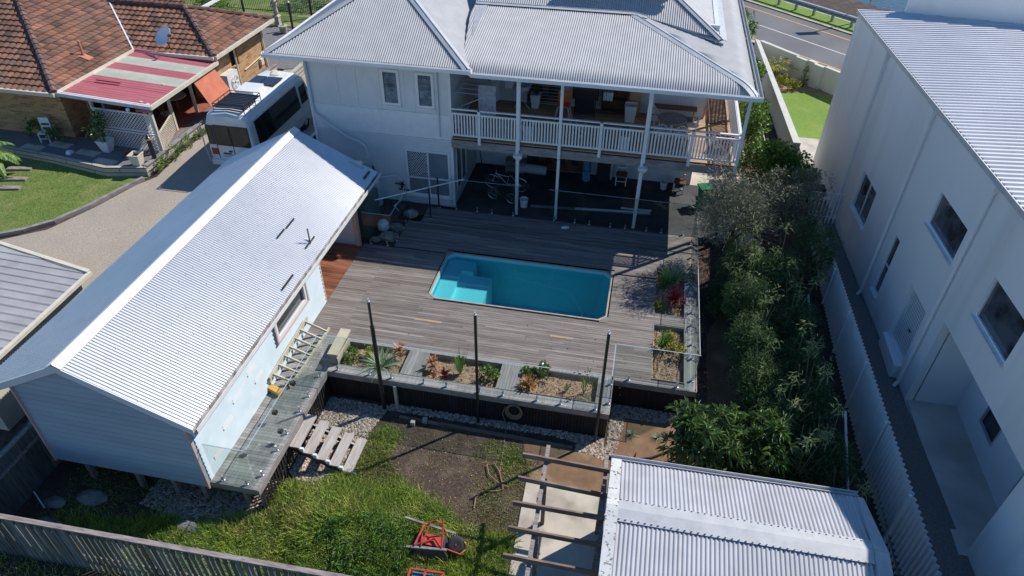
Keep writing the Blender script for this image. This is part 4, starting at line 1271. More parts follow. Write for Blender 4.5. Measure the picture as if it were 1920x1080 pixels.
# pergola
PG = thing('pergola', 'timber pergola with five rafters beside the garden shed', 'pergola', (-.5, 8.8, -1))
for a, b in (((-1.62, 10.15), (.42, 10.10)), ((-1.60, 9.50), (.44, 9.42)), ((-1.59, 8.84), (.45, 8.85)), ((-1.57, 8.22), (.46, 8.20)), ((-1.55, 7.58), (.47, 7.57))):
    MB().bar((*a, 1.0), (*b, 1.0), .045, .14).build('rafter', 'pergola', PG)
for x in (-1.08, .30):
    MB().bar((x, 10.62, .90), (x + .10, 6.4, .90), .09, .05).build('beam', 'rail', PG)
for x, y in ((-1.02, 9.75), (-.98, 8.35), (.30, 9.75), (.32, 8.35), (-.96, 6.95)):
    MB().bar((x, y, -1.0), (x, y, .87), .09, .09).build('post', 'pergola', PG)
for y in (9.85, 9.2, 8.5):
    MB().box(-1.11, -1.08, y - .12, y + .02, .8, 1.0).build('packer', 'fascia', PG)

# ============================================================ WHITE BUILDING
WB = thing('white_building', 'large white rendered two storey building with bright ribbed metal roof on the right', 'building', (12, 18, -.5))
A_, B_ = Vector((7.96, 23.96, 0)), Vector((8.71, 10.31, 0))
def on(y): return A_.x + (A_.y - y) * .75 / 13.65
def wl(y0, y1, z0, z1, holes=(), th=.22):
    """panels of the slightly skewed long wall"""
    b_ = MB(); cuts = sorted(set([y0, y1] + [h[0] for h in holes] + [h[1] for h in holes]))
    for a, b in zip(cuts[:-1], cuts[1:]):
        segs = [(z0, z1)]
        for h in holes:
            if h[0] <= a + 1e-6 and h[1] >= b - 1e-6:
                ns = []
                for p, q in segs:
                    if h[2] > p: ns.append((p, min(q, h[2])))
                    if h[3] < q: ns.append((max(p, h[3]), q))
                segs = ns
        for p, q in segs:
            if q - p < 1e-4: continue
            b_.add([(on(a), a, p), (on(b), b, p), (on(b), b, q), (on(a), a, q), (on(a) + th, a, p), (on(b) + th, b, p), (on(b) + th, b, q), (on(a) + th, a, q)],
                   [(0, 3, 2, 1), (4, 5, 6, 7), (0, 1, 5, 4), (3, 7, 6, 2), (0, 4, 7, 3), (1, 2, 6, 5)])
    return b_
wins = [(22.02, 23.6, .95, 2.36), (16.37, 18.3, 3.58, 4.6), (19.28, 19.75, .15, 2.28), (12.87, 14.57, 3.35, 4.5), (16.39, 17.72, -.03, 1.88), (10.7, 15.47, -.60, 2.35), (9.5, 10.45, 3.2, 4.4)]
wl(-2, 29.12, -.7, 6.15, wins).build('wall', 'render', WB)
MB().box(7.9, 22, 28.9, 29.12, -.7, 6.15).build('end_wall', 'render', WB)
def wwin(y0, y1, z0, z1, split=None, deep=.0):
    f = MB(); x = on((y0 + y1) / 2) + .07 + deep
    x0 = on(y1) + .06 + deep; x1_ = on(y0) + .06 + deep
    f.bar((x0, y1, z0 + .02), (x1_, y0, z0 + .02), .05, .04).bar((x0, y1, z1 - .02), (x1_, y0, z1 - .02), .05, .04).bar((x0, y1 - .02, z0), (x0, y1 - .02, z1), .05, .04).bar((x1_, y0 + .02, z0), (x1_, y0 + .02, z1), .05, .04)
    if split == 'v': f.bar((x, (y0 + y1) / 2, z0), (x, (y0 + y1) / 2, z1), .04, .04)
    if split == 'h': f.bar((x0, y1, (z0 + z1) / 2), (x1_, y0, (z0 + z1) / 2), .04, .04)
    o = f.build('window', 'white2', WB)
    MB().add([(x0 + .03, y1, z0), (x1_ + .03, y0, z0), (x1_ + .03, y0, z1), (x0 + .03, y1, z1)], [(0, 3, 2, 1)]).build('pane', 'litglass', o)
    if not deep:
        MB().bar((on(y1 + .06) - .02, y1 + .06, z0 - .03), (on(y0 - .06) - .02, y0 - .06, z0 - .03), .12, .05).build('sill', 'white2', o)
wwin(22.02, 23.6, .95, 2.36, 'v'); wwin(16.37, 18.3, 3.58, 4.6); wwin(19.28, 19.75, .15, 2.28, 'h'); wwin(12.87, 14.57, 3.35, 4.5); wwin(9.5, 10.45, 3.2, 4.4)
# roller door in its recess
mb = MB(); n = 19
for i in range(n):
    z = -.02 + i * 1.88 / n
    mb.add([(on(17.72) + .14, 17.72, z), (on(16.39) + .14, 16.39, z), (on(16.39) + .14, 16.39, z + .085), (on(17.72) + .14, 17.72, z + .085)], [(0, 3, 2, 1)])
    mb.add([(on(17.72) + .155, 17.72, z + .084), (on(16.39) + .155, 16.39, z + .084), (on(16.39) + .155, 16.39, z + .1), (on(17.72) + .155, 17.72, z + .1)], [(0, 3, 2, 1)])
o = mb.build('roller_door', 'white', WB)
MB().box(on(17) + .10, on(17) + .13, 16.88, 17.0, .75, .80).build('handle', 'blackmetal', o)
MB().box(on(17) - .16, on(17) + .1, 16.3, 17.8, -.6, -.06).build('door_step', 'render', WB)
# alcove
AX = 9.8
mb = MB().box(8.7, AX, 15.49, 15.6, -.6, 2.5).box(8.95, AX, 10.3, 10.68, -.6, 2.5).box(8.95, AX, 10.3, 15.6, 2.36, 2.5)
wall(mb, AX, AX + .15, 10.3, 15.6, -.6, 2.5, [(13.45, 14.35, .12, .85), (11.1, 12.1, .05, .95)], axis='y')
mb.build('alcove_wall', 'render', WB)
MB().box(8.5, AX, 10.6, 15.49, -.62, -.545).build('alcove_floor', 'tile', WB)
for y0, y1, z0, z1 in ((13.45, 14.35, .12, .85), (11.1, 12.1, .05, .95)):
    o = MB().box(AX - .02, AX + .05, y0, y1, z0, z0 + .04).box(AX - .02, AX + .05, y0, y1, z1 - .04, z1).box(AX - .02, AX + .05, y0, y0 + .04, z0 + .04, z1 - .04).box(AX - .02, AX + .05, y1 - .04, y1, z0 + .04, z1 - .04).build('window', 'gutter', WB)
    MB().box(AX + .06, AX + .065, y0, y1, z0, z1).build('pane', 'winglass', o)
# downpipes
for y, zt in ((24.85, 5.95), (20.23, 5.95), (15.97, 5.95)):
    p = MB().tube([(on(y) - .0, y + .05, zt), (on(y) - .09, y, zt - .12), (on(y) - .09, y, -.35), (on(y) - .17, y - .05, -.5)], .05, 10)
    p.box(on(y) - .13, on(y) - .0, y - .04, y + .14, zt - .04, zt + .12)
    p.build('downpipe', 'render', WB, smooth=False)
# roof
mb = MB()
def wrz(x): return 6.16 + (x - 8) * .035
R0 = [(7.62, 29.1), (9.35, -2), (22, -2), (22, 29.1)]
z_ = [6.16, 6.16, 6.64, 6.60]
p0, p1, p2 = Vector((7.62, 29.1, 6.16)), Vector((9.30, -2, 6.16)), Vector((22, -2, 6.6))
nn = (p1 - p0).cross(p2 - p0).normalized()
def zr(x, y): return p0.z - (nn.x * (x - p0.x) + nn.y * (y - p0.y)) / nn.z
sheet(mb, [(x, y, zr(x, y)) for x, y in R0], (p1 - p0), .21, .045, seg=10, prof=ribprof)
mb.build('roof', 'ribroof', WB)
mb = MB()
mb.bar((7.60, 29.1, 6.13), (9.28, -2, 6.13), .03, .14)
mb.build('roof_edge_gutter', 'gutter', WB)
mb = MB(); d = (p1 - p0).normalized()
for i in range(145): 
    q = p0 + d * (.21 * i + .05); mb.bar((q.x - .03, q.y, q.z + .01), (q.x + .05, q.y, q.z + .015), .05, .03)
mb.build('sheet_end', 'blackmetal', WB)['kind'] = 'stuff'
MB().add([(9.2, 28.9, 6.2), (24, 25.2, 6.2), (24, 25.2, 7.55), (9.2, 28.9, 7.35), (9.3, 29.3, 6.2), (24, 25.6, 6.2), (24, 25.6, 7.55), (9.3, 29.3, 7.35)], [(0, 1, 2, 3), (4, 7, 6, 5), (3, 2, 6, 7), (0, 3, 7, 4)]).build('parapet', 'render', WB)
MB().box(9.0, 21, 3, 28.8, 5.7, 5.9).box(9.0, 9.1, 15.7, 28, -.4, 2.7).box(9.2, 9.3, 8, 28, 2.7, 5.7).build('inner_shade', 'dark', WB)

# ============================================================ FENCES
# white corrugated fence along the side path
WF = thing('corrugated_fence', 'long white corrugated metal fence between the garden hedge and the side path', 'fence', (7, 15, -.9))
mb = MB(); n = 1500; a, b = Vector((6.72, 22.6, 0)), Vector((7.22, 5.5, 0)); d = (b - a); L_ = d.length; u = d / L_; sd = Vector((-u.y, u.x, 0))
for i in range(n + 1):
    p = a + d * i / n + sd * .035 * math.sin(2 * PI * L_ * i / n / .16)
    mb.v += [(p.x, p.y, -1.0), (p.x, p.y, .98)]
for i in range(n): mb.f.append((2 * i, 2 * i + 2, 2 * i + 3, 2 * i + 1))
mb.build('sheet', 'fencewhite', WF)
for i in range(8):
    p = a + d * (i + .5) / 8 - sd * .06
    MB().box(p.x - .03, p.x + .03, p.y - .03, p.y + .03, -1.05, .95).build('post', 'white2', WF)
# old paling fence at the bottom
PF = thing('paling_fence', 'old grey paling fence with gaps running along the bottom edge', 'fence', (-9, 6.7, -1))
def fy(x): return 6.52 + (x + 12.5) * .021
mb = MB(); x = -14.5
while x < -1.6:
    w_ = random.uniform(.085, .105); dz = random.uniform(-.02, .02); tilt = random.uniform(-.02, .02)
    y = fy(x) - .03
    mb.add([(x, y - .02, -1.05), (x + w_, y - .02, -1.05), (x + w_ + tilt, y - .02, .56 + dz), (x + tilt, y - .02, .56 + dz), (x, y, -1.05), (x + w_, y, -1.05), (x + w_ + tilt, y, .56 + dz), (x + tilt, y, .56 + dz)],
           [(0, 1, 2, 3), (4, 7, 6, 5), (0, 4, 5, 1), (2, 6, 7, 3), (0, 3, 7, 4), (1, 5, 6, 2)])
    x += w_ + random.uniform(.004, .03) + (0.035 if x > -11 else 0)
mb.build('paling', 'fenceold', PF)
MB().bar((-14.5, fy(-14.5), .60), (-1.5, fy(-1.5), .60), .11, .045).build('top_rail', 'rail', PF)
MB().bar((-14.5, fy(-14.5) + .03, -.55), (-1.5, fy(-1.5) + .03, -.55), .04, .08).build('lower_rail', 'rail', PF)
for x in (-13.6, -11.2, -9.1, -6.9, -4.8, -2.6): MB().box(x, x + .1, fy(x) + .0, fy(x) + .09, -1.05, .57).build('post', 'fenceold', PF)
# left boundary fence beside the shed
LF = thing('paling_fence', 'dark close boarded fence running past the left end of the long shed', 'fence', (-13.7, 8, -1))
mb = MB(); y = 6.0
while y < 10.8:
    mb.box(-13.75, -13.72, y, y + .14, -1.05, .72 + random.uniform(-.02, .02)); y += .15
mb.build('paling', 'fenceold', LF)
MB().bar((-13.66, 6.0, .70), (-13.66, 10.8, .70), .10, .05).build('top_rail', 'rail', LF)
MB().bar((-13.70, 6.0, .2), (-13.70, 10.8, .2), .05, .08).build('middle_rail', 'rail', LF)
MB().bar((-13.6, 8.0, -.85), (-13.1, 7.7, -.95), .03, .03).build('white_stick', 'white2', label='thin white stick leaning on the dark fence near the shed corner', cat='stick')
# small left neighbour shed
NS = thing('neighbour_shed', 'small grey metal shed roof at the left edge beside the driveway', 'shed', (-17, 12, -1))
mb = MB()
sheet(mb, [(-15.50, 13.75, 1.42), (-15.42, 9.5, 1.42), (-21, 9.5, 1.65), (-21, 14.7, 1.65)], (0, 1, 0), .30, .03, seg=12, prof=ribprof)
mb.build('roof', 'greysheet', NS)
MB().bar((-15.45, 13.85, 1.40), (-15.35, 9.4, 1.40), .12, .1).bar((-15.45, 13.82, 1.46), (-21, 14.8, 1.62), .12, .08).build('barge', 'cream', NS)
MB().box(-20.9, -15.7, 9.6, 13.6, -1, 1.4).build('wall', 'cream', NS)
# ============================================================ BRICK HOUSE (left)
BH = thing('brick_house', 'single storey blond brick house with a brown terracotta tile hip roof at upper left', 'house', (-26, 30, 0))
TS = .42
bz = 2.5
mb = MB()
wall(mb, -34, -24.0, 23.75, 23.95, -.1, 2.45)
wall(mb, -24.2, -24.0, 23.95, 28.8, -.1, 2.45, [(25.0, 25.9, .2, 2.2), (26.4, 28.0, .9, 2.0)], axis='y')
wall(mb, -24.0, -19.85, 28.8, 29.0, -.1, 2.45, [(-23.0, -21.2, .2, 2.1)])
wall(mb, -20.05, -19.85, 29.0, 33.4, -.1, 2.45, [(30.2, 30.9, 1.2, 2.1)], axis='y')
wall(mb, -34, -19.85, 33.4, 33.6, -.1, 2.45)
mb.build('wall', 'brick', BH)
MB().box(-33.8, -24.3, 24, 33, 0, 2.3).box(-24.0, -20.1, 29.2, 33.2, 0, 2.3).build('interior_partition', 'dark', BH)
mb = MB()
def tsheet(P, e): sheet(mb, P, e, .30, .022, seg=8, course=.33, crise=.05, prof=lambda t: abs(math.sin(PI * t)) * 2 - 1)
# main block: eave front y 23.05, right x -23.5; ridge x -29.2..-24.9 at depth; extension block to x -19.3
ex, ey = -23.45, 23.05
rr = 5.6
rz_ = bz + TS * rr
# front hip face, right slope, back parts
tsheet([(-34.6, ey, bz), (ex, ey, bz), (ex - rr, ey + rr, rz_)], (1, 0, 0))
tsheet([(ex, ey, bz), (ex, 28.25, bz), (-25.95, 30.75, bz + TS * 2.5), (ex - 2.5 - 3.1, 33.85, bz + TS * 5.6), (ex - rr, ey + rr, rz_)], (0, 1, 0))
tsheet([(-34.6, ey, bz), (-34.6, 36, bz), (ex - rr, 36, rz_), (ex - rr, ey + rr, rz_)], (0, 1, 0))
# extension
xr, yr0, yr1 = -19.35, 28.25, 34.0
hh = (yr1 - yr0) / 2
tsheet([(ex, yr0, bz), (xr, yr0, bz), (xr - hh, yr0 + hh, bz + TS * hh), (ex - hh, yr0 + hh, bz + TS * hh)], (1, 0, 0))
tsheet([(xr, yr0, bz), (xr, yr1, bz), (xr - hh, yr0 + hh, bz + TS * hh)], (0, 1, 0))
tsheet([(xr, yr1, bz), (xr - hh, yr0 + hh, bz + TS * hh), (ex - hh, yr0 + hh, bz + TS * hh), (ex, yr1, bz)], (1, 0, 0))
# rear wing
tsheet([(-31.5, 36.6, bz + .9), (-24.2, 36.6, bz - .1), (-24.2, 31.5, bz + .6), (-31.5, 31.5, bz + 1.6)], (1, 0, 0)) if False else None
mb.build('roof', 'tile_roof', BH)
def tcap(a, b):
    b_ = MB(); a = Vector(a); b = Vector(b); L_ = (b - a).length; n = int(L_ / .36); u = (b - a) / n
    for i in range(n):
        p = a + u * i; q = a + u * (i + 1.06)
        b_.tube([p + Vector((0, 0, .04 + .03)), q + Vector((0, 0, .04))], [.13, .115], 8)
    return b_.build('ridge_tile', 'tile_cap', BH)
tcap((ex, ey, bz), (ex - rr, ey + rr, rz_)); tcap((-34.6, ey, bz), (ex - rr, ey + rr, rz_)); tcap((ex - rr, ey + rr, rz_), (ex - rr, 36, rz_))
tcap((xr, yr0, bz), (xr - hh, yr0 + hh, bz + TS * hh)); tcap((xr, yr1, bz), (xr - hh, yr0 + hh, bz + TS * hh)); tcap((xr - hh, yr0 + hh, bz + TS * hh), (ex - hh, yr0 + hh, bz + TS * hh))
MB().tube([(ex, 28.25, bz + .03), (-26.3, 31.1, bz + TS * 2.85 + .04)], .05, 6).build('valley_gutter', 'white2', BH)
mb = MB()
for a, b in (((-34.7, ey - .06), (ex, ey - .06)), ((ex + .06, ey), (ex + .06, 28.2)), ((ex, yr0 - .06), (xr, yr0 - .06)), ((xr + .06, yr0), (xr + .06, yr1)),):
    mb.bar((*a, bz - .03), (*b, bz - .03), .12, .15)
mb.build('gutter', 'cream', BH)
MB().box(-34.6, ex, ey, 23.75, bz - .16, bz - .13).box(-24, ex, 23.75, 28.2, bz - .16, bz - .13).box(-23.4, xr, yr0, 28.8, bz - .16, bz - .13).box(-19.85, xr, 28.8, yr1, bz - .16, bz - .13).build('soffit', 'cream', BH)
# rear roof of the same house, higher in the frame
mb = MB()
sheet(mb, [(-33.5, 36.2, bz + .8), (-25.6, 36.2, bz + .8), (-24.2, 38.6, bz), (-33.5, 38.6, bz)], (1, 0, 0), .30, .022, seg=8, course=.33, prof=lambda t: abs(math.sin(PI * t)) * 2 - 1)
sheet(mb, [(-33.5, 36.2, bz + .8), (-25.6, 36.2, bz + .8), (-24.2, 33.9, bz - .1), (-33.5, 33.9, bz - .1)], (1, 0, 0), .30, .022, seg=8, course=.33, prof=lambda t: abs(math.sin(PI * t)) * 2 - 1)
mb.build('rear_roof', 'tile_roof', BH)
MB().bar((-24.1, 33.9, bz - .1), (-24.1, 38.6, bz - .1), .12, .14).build('gutter', 'white2', BH)
for y in (30.55, 33.35): MB().tube([(-19.78, y, 2.4), (-19.78, y, 0)], .045, 8).build('downpipe', 'cream', BH)
MB().tube([(-19.8, 31.2, .8), (-19.8, 33.0, .9)], .03, 6).box(-19.84, -19.7, 32.7, 32.95, .5, .8).build('conduit', 'cream', BH)
for y0, y1, z0, z1 in ((26.4, 28.0, .9, 2.0), (25.0, 25.9, .2, 2.2)):
    o = MB().box(-24.06, -23.98, y0, y1, z0, z0 + .05).box(-24.06, -23.98, y0, y1, z1 - .05, z1).box(-24.06, -23.98, y0, y0 + .05, z0 + .05, z1 - .05).box(-24.06, -23.98, y1 - .05, y1, z0 + .05, z1 - .05).build('window', 'white2', BH)
    MB().box(-24.1, -24.08, y0, y1, z0, z1).build('pane', 'winglass', o)
# roof fittings
t = thing('satellite_dish', 'grey satellite dish on a bracket at the lower edge of the tiled roof', 'satellite dish', (-21.8, 28.3, 2.5))
Rd = Vector((-.25, -.75, .65)).to_track_quat('Z', 'Y').to_matrix()
MB().lathe((-21.75, 28.45, 3.2), [(.02, 0), (.2, .015), (.38, .06), (.46, .10), (.46, .115), (.38, .075), (.2, .03), (.01, .02)], 24, Rd).build('reflector', 'dish', t, smooth=True)
MB().tube([(-21.75, 28.5, 3.2), (-21.7, 28.55, 2.55)], .025, 6).tube([(-21.65, 28.4, 2.9), (-21.3, 28.05, 3.25), (-21.22, 28.1, 3.4)], .015, 6).box(-21.28, -21.15, 28.03, 28.15, 3.36, 3.45).build('arm', 'blackmetal', t)
t = thing('roof_vent', 'terracotta vent pipe with a flashing patch on the tiled roof', 'vent pipe', (-24.5, 26.0, 2.9))
MB().tube([(-24.35, 26.2, 2.85), (-24.35, 26.2, 3.5)], .05, 8).tube([(-24.35, 26.2, 3.5), (-24.35, 26.2, 3.56)], .065, 8).build('pipe', 'terracotta', t)
MB().slab3([(-24.5, 26.0, 2.93), (-24.0, 26.0, 2.76), (-24.0, 26.35, 2.76), (-24.5, 26.35, 2.93)], .05).build('flashing', 'terracotta', t)
t = thing('tv_antenna', 'thin metal antenna at the top of the tiled roof', 'antenna', (-29, 30, 4.7))
m1 = MB().tube([(-29.4, 29.6, 4.7), (-29.4, 29.6, 5.4)], .02, 6).tube([(-29.9, 29.6, 5.35), (-28.9, 29.8, 5.35)], .015, 6)
for k in range(5): m1.tube([(-29.8 + k * .2, 29.3 + .04 * k, 5.35), (-29.8 + k * .2, 29.95 + .04 * k, 5.35)], .01, 5)
m1.build('mast', 'chrome', t)
# carport / patio cover
CP = thing('patio_cover', 'pink and cream striped metal patio roof on cream posts beside the brick house', 'patio cover', (-21.3, 25.5, .1))
cz0, cz1 = 2.28, 2.50
cols = [(23.2, 24.55, 'pinkpaint'), (24.55, 25.25, 'pinkpaint'), (25.25, 26.05, 'creamsheet'), (26.05, 26.75, 'pinkpaint'), (26.75, 27.55, 'creamsheet'), (27.55, 28.25, 'pinkpaint')]
def czz(x): return cz1 + (cz0 - cz1) * (x + 23.3) / 4.0
for a, b, m_ in cols:
    mb = MB()
    sheet(mb, [(-23.35, a, czz(-23.35)), (-19.35, a, czz(-19.35)), (-19.35, b, czz(-19.35)), (-23.35, b, czz(-23.35))], (0, 1, 0), .2 if m_ == 'pinkpaint' else .06, .012, seg=10 if m_ == 'pinkpaint' else 6, prof=ribprof if m_ == 'pinkpaint' else None)
    mb.build('roof_panel', m_, CP)
mb = MB().bar((-19.28, 23.1, cz0 - .03), (-19.28, 28.3, cz0 - .03), .10, .16).bar((-23.4, 23.1, cz1 + .02), (-23.4, 28.25, cz1 + .02), .10, .14)
mb.build('edge_beam', 'cream', CP)
MB().bar((-23.4, 23.12, cz1 - .02), (-19.25, 23.12, cz0 - .02), .14, .14).build('gutter', 'gutter', CP)
MB().bar((-23.4, 23.20, cz1 + .055), (-19.25, 23.20, cz0 + .055), .05, .02).build('gutter_lip', 'white2', CP)
MB().bar((-23.3, 28.22, cz1 + .06), (-19.25, 28.22, cz0 + .1), .12, .10).build('flashing', 'pinkpaint', CP)
MB().bar((-22.7, 24.62, czz(-22.7) + .10), (-21.6, 24.66, czz(-21.6) + .10), .07, .07).build('ridge_strip', 'pinkpaint', CP)
MB().tube([(-19.35, 23.15, 2.1), (-20.1, 23.3, 2.0)], .06, 8).build('downpipe', 'pinkpaint', CP)
MB().blob((-20.25, 23.0, 2.15), (.08, .08, .08), 10, 6, 0).build('lamp', 'white2', CP)
for x, y in ((-19.5, 23.3), (-22.35, 23.5), (-20.1, 25.3), (-20.25, 27.2), (-19.9, 23.45)):
    MB().bar((x, y, .05), (x, y, 2.35), .11, .11).build('post', 'cream', CP)
def lattice(x0, y0, x1, y1, z0, z1, par, m_='cream', nm='lattice_panel'):
    b_ = MB(); a = Vector((x0, y0, 0)); b = Vector((x1, y1, 0)); L_ = (b - a).length; u = (b - a) / L_; H_ = z1 - z0
    for z in (z0, z1): b_.bar((x0, y0, z), (x1, y1, z), .04, .05)
    for p in (a, b): b_.bar((p.x, p.y, z0), (p.x, p.y, z1), .04, .04)
    n = int((L_ + H_) / .15)
    for i in range(n):
        s_ = -H_ + i * .15
        for sg in (0, 1):
            s0, s1 = s_, s_ + H_
            t0, t1 = max(0, -s0), min(H_, L_ - s0)
            if t1 - t0 < .03: continue
            if sg == 0: A, B = (s0 + t0, z0 + t0), (s0 + t1, z0 + t1)
            else: A, B = (s0 + t0, z1 - t0), (s0 + t1, z1 - t1)
            pa = a + u * A[0]; pb = a + u * B[0]
            b_.bar((pa.x, pa.y, A[1]), (pb.x, pb.y, B[1]), .008, .030, up=(-u.y, u.x, 0) if False else (0, 0, 1))
    return b_.build(nm, m_, par)
lattice(-22.3, 23.45, -19.6, 23.3, 1.05, 1.85, CP, 'white2'); lattice(-22.3, 23.45, -19.6, 23.3, .15, .95, CP, 'white2')
lattice(-19.55, 23.5, -20.1, 25.2, .15, 1.0, CP)
MB().slab3([(-19.35, 26.3, 2.1), (-19.35, 28.0, 2.1), (-18.85, 28.25, .85), (-18.85, 26.45, .85)], .02).build('shade_blind', 'blind', CP)
MB().box(-24, -20.0, 23.75, 28.8, .05, PADZ + .03).build('patio_floor', 'redtile', CP)
# things in and around the patio
def simple_chair(name, lb, cat, loc, rz, ms, mf, back=.9, seat=.45, wd=.44, grp=None):
    t = thing(name, lb, cat, (0, 0, 0), grp)
    MB().box(-wd / 2, wd / 2, -wd / 2, wd / 2, seat - .04, seat).build('seat', ms, t)
    MB().box(-wd / 2, wd / 2, wd / 2 - .03, wd / 2, back - .25, back).box(-wd / 2, wd / 2, wd / 2 - .03, wd / 2, seat + .12, seat + .2).build('backrest', mf, t)
    for sx in (-1, 1):
        for sy in (-1, 1):
            h = back if sy > 0 else seat - .04
            MB().box(sx * (wd / 2 - .02) - .02, sx * (wd / 2 - .02) + .02, sy * (wd / 2 - .02) - .02, sy * (wd / 2 - .02) + .02, 0, h).build('leg', mf, t)
    MB().box(-wd / 2, wd / 2, -wd / 2 + .01, -wd / 2 + .04, .18, .21).build('stretcher', mf, t)
    t.location = loc; t.rotation_euler = (0, 0, rz)
    return t
simple_chair('garden_chair', 'white patio chair against the brick wall left of the doorway', 'chair', (-24.9, 23.2, PADZ), rad(10), 'white2', 'white2', 1.0)
simple_chair('garden_chair', 'white chair with dark seat in the shade of the patio corner', 'chair', (-23.2, 24.4, PADZ + .03), rad(-50), 'blackmetal', 'white2', .95)
simple_chair('dining_chair', 'brown cane chair under the pink patio roof', 'chair', (-20.9, 26.0, PADZ + .03), rad(150), 'benchwood', 'darkwood', 1.0)
simple_chair('dining_chair', 'dark cane chair deeper under the pink patio roof', 'chair', (-21.8, 26.6, PADZ + .03), rad(200), 'bluefab', 'darkwood', 1.0)
t = thing('patio_table', 'round wicker table under the pink patio roof', 'table', (-21.2, 27.2, PADZ + .03))
MB().lathe((-21.2, 27.2, .9), [(.5, 0), (.5, .04)], 20).build('top', 'benchwood', t); MB().tube([(-21.2, 27.2, .2), (-21.2, 27.2, .9)], .06).build('leg', 'darkwood', t)
for i, (x, y, lb) in enumerate(((-24.1, 22.95, 'pale paving slab by the brick wall, largest'), (-22.5, 22.55, 'pale paving slab in front of the white pot'), (-21.3, 22.0, 'paving slab near the front edge of the gravel'), (-25.1, 22.5, 'paving slab at the left end of the gravel'))):
    MB().box(x - .5, x + .5, y - .2, y + .2, PADZ + .005, PADZ + .05, R=Matrix.Rotation(rad(-6), 3, 'Z')).build('stepping_slab', 'concrete', label=lb, cat='paving slab', group='stepping slabs in the gravel')
# AC unit
t = thing('air_conditioner', 'white outdoor air conditioner unit on the brick house wall', 'air conditioner', (-19.4, 29.5, .3))
MB().box(-19.82, -19.42, 28.95, 29.9, .35, 1.35).build('casing', 'buswhite', t)
o = MB().lathe((-19.42, 29.5, .85), [(.33, 0), (.33, .012), (.05, .012), (.05, .02)], 24, Matrix.Rotation(rad(90), 3, 'Y')).build('fan_grille', 'gutter', t)
m1 = MB()
for r_ in (.1, .18, .26, .33): m1.tube([(-19.395, 29.5 + r_ * math.cos(a * PI / 8), .85 + r_ * math.sin(a * PI / 8)) for a in range(17)], .008, 5)
for k in range(5):
    a = k * 2 * PI / 5; m1.bar((-19.40, 29.5, .85), (-19.40, 29.5 + .3 * math.cos(a), .85 + .3 * math.sin(a)), .02, .09)
m1.build('fan', 'white2', t)
MB().box(-19.8, -19.45, 29.0, 29.06, .2, .35).box(-19.8, -19.45, 29.8, 29.86, .2, .35).build('bracket', 'blackmetal', t)
# retaining wall with planting, kerb, pots and lamp
RW = thing('retaining_wall', 'low grey sleeper retaining wall between the gravel strip and the driveway', 'retaining wall', (-19.2, 26, -.3))
MB().box(-19.5, -19.35, 22.0, 33.5, -.6, .25).build('sleeper', 'block', RW)
MB().prism([(-26.6, 22.25), (-23.8, 21.95), (-21.0, 21.5), (-19.35, 21.85), (-19.35, 22.0), (-21.0, 21.66), (-23.8, 22.1), (-26.6, 22.4)], -.6, .24).build('front_sleeper', 'block', RW)
MB().box(-19.53, -19.33, 21.95, 33.5, .25, .29).build('coping', 'fascia', RW)
def kerbline(pts, wd, h, m_, lb, cat, nm):
    b_ = MB()
    for a, b in zip(pts[:-1], pts[1:]):
        b_.bar((*a, gz(*a) + h / 2), (*b, gz(*b) + h / 2), wd, h)
    return b_.build(nm, m_, label=lb, cat=cat)
kerbline([(-30, 17.2), (-26, 17.1), (-22.7, 17.25), (-21.9, 17.7), (-21.1, 18.4), (-20.4, 19.5), (-19.9, 20.6), (-19.4, 21.6)], .16, .16, 'fascia', 'curved grey timber edging between lawn and driveway', 'edging', 'lawn_edging')
t = thing('planter_box', 'square yellow stone pot at the corner of the retaining wall', 'pot', (-19.8, 22.05, .24))
MB().lathe((-19.8, 22.05, .24), [(.22, 0), (.24, .1), (.30, .42), (.33, .44), (.33, .48), (.26, .48), (.25, .38)], 4, Matrix.Rotation(rad(50), 3, 'Z')).build('box', 'cream', t)
MB().box(-19.98, -19.62, 21.87, 22.23, .55, .62).build('soil', 'mulch', t)
t = thing('pot_plant', 'dark leafy plant in a white square pot in front of the lattice', 'potted plant', (-21.8, 22.9, PADZ))
MB().lathe((-21.8, 22.9, PADZ), [(.2, 0), (.24, .1), (.36, .5), (.38, .55), (.3, .55), (.28, .45)], 4, Matrix.Rotation(rad(45), 3, 'Z')).build('pot', 'white2', t)
m1 = MB(); crown(m1, (-21.9, 22.95, 1.2), (.45, .45, .6), 260, .28, .08, 12); m1.tube([(-21.8, 22.9, .6), (-22.0, 23.0, 2.0)], .04); m1.build('foliage', 'leafmango', t)
for i, (x, y, lb) in enumerate(((-25.5, 23.3, 'dark bushy plant against the brick wall at far left'), (-24.4, 23.1, 'green bushy plant beside the white chair'))):
    m1 = MB(); crown(m1, (x, y, .6), (.4, .3, .4), 300, .16, .06, 14); m1.build('wall_shrub', 'leafmango', label=lb, cat='shrub')
t = thing('bollard_lamp', 'black bollard with a brass lantern top at the corner of the patio', 'bollard', (-19.42, 22.6, .2))
MB().tube([(-19.42, 22.6, .2), (-19.42, 22.6, 1.15)], .09, 12).build('post', 'blackmetal', t)
MB().lathe((-19.42, 22.6, 1.15), [(.1, 0), (.1, .05), (.05, .1), (.07, .14), (.02, .2)], 12).build('lantern', 'blackmetal', t)
m1 = MB().lathe((-19.42, 22.6, 1.12), [(.12, 0), (.12, .04)], 12); m1.build('collar', 'yellow', t)
for k in range(4): pass
t = thing('folded_rack', 'red metal boot rack lying in front of the lattice', 'rack', (-20.5, 22.75, PADZ))
m1 = MB()
for k in range(5): m1.bar((-20.9, 22.6 + k * .08, .25), (-20.1, 22.65 + k * .08, .25), .03, .03)
m1.bar((-20.9, 22.6, .25), (-20.9, 22.95, .25), .03, .03).bar((-20.1, 22.6, .25), (-20.1, 22.98, .25), .03, .03)
m1.build('bar', 'redmetal', t)
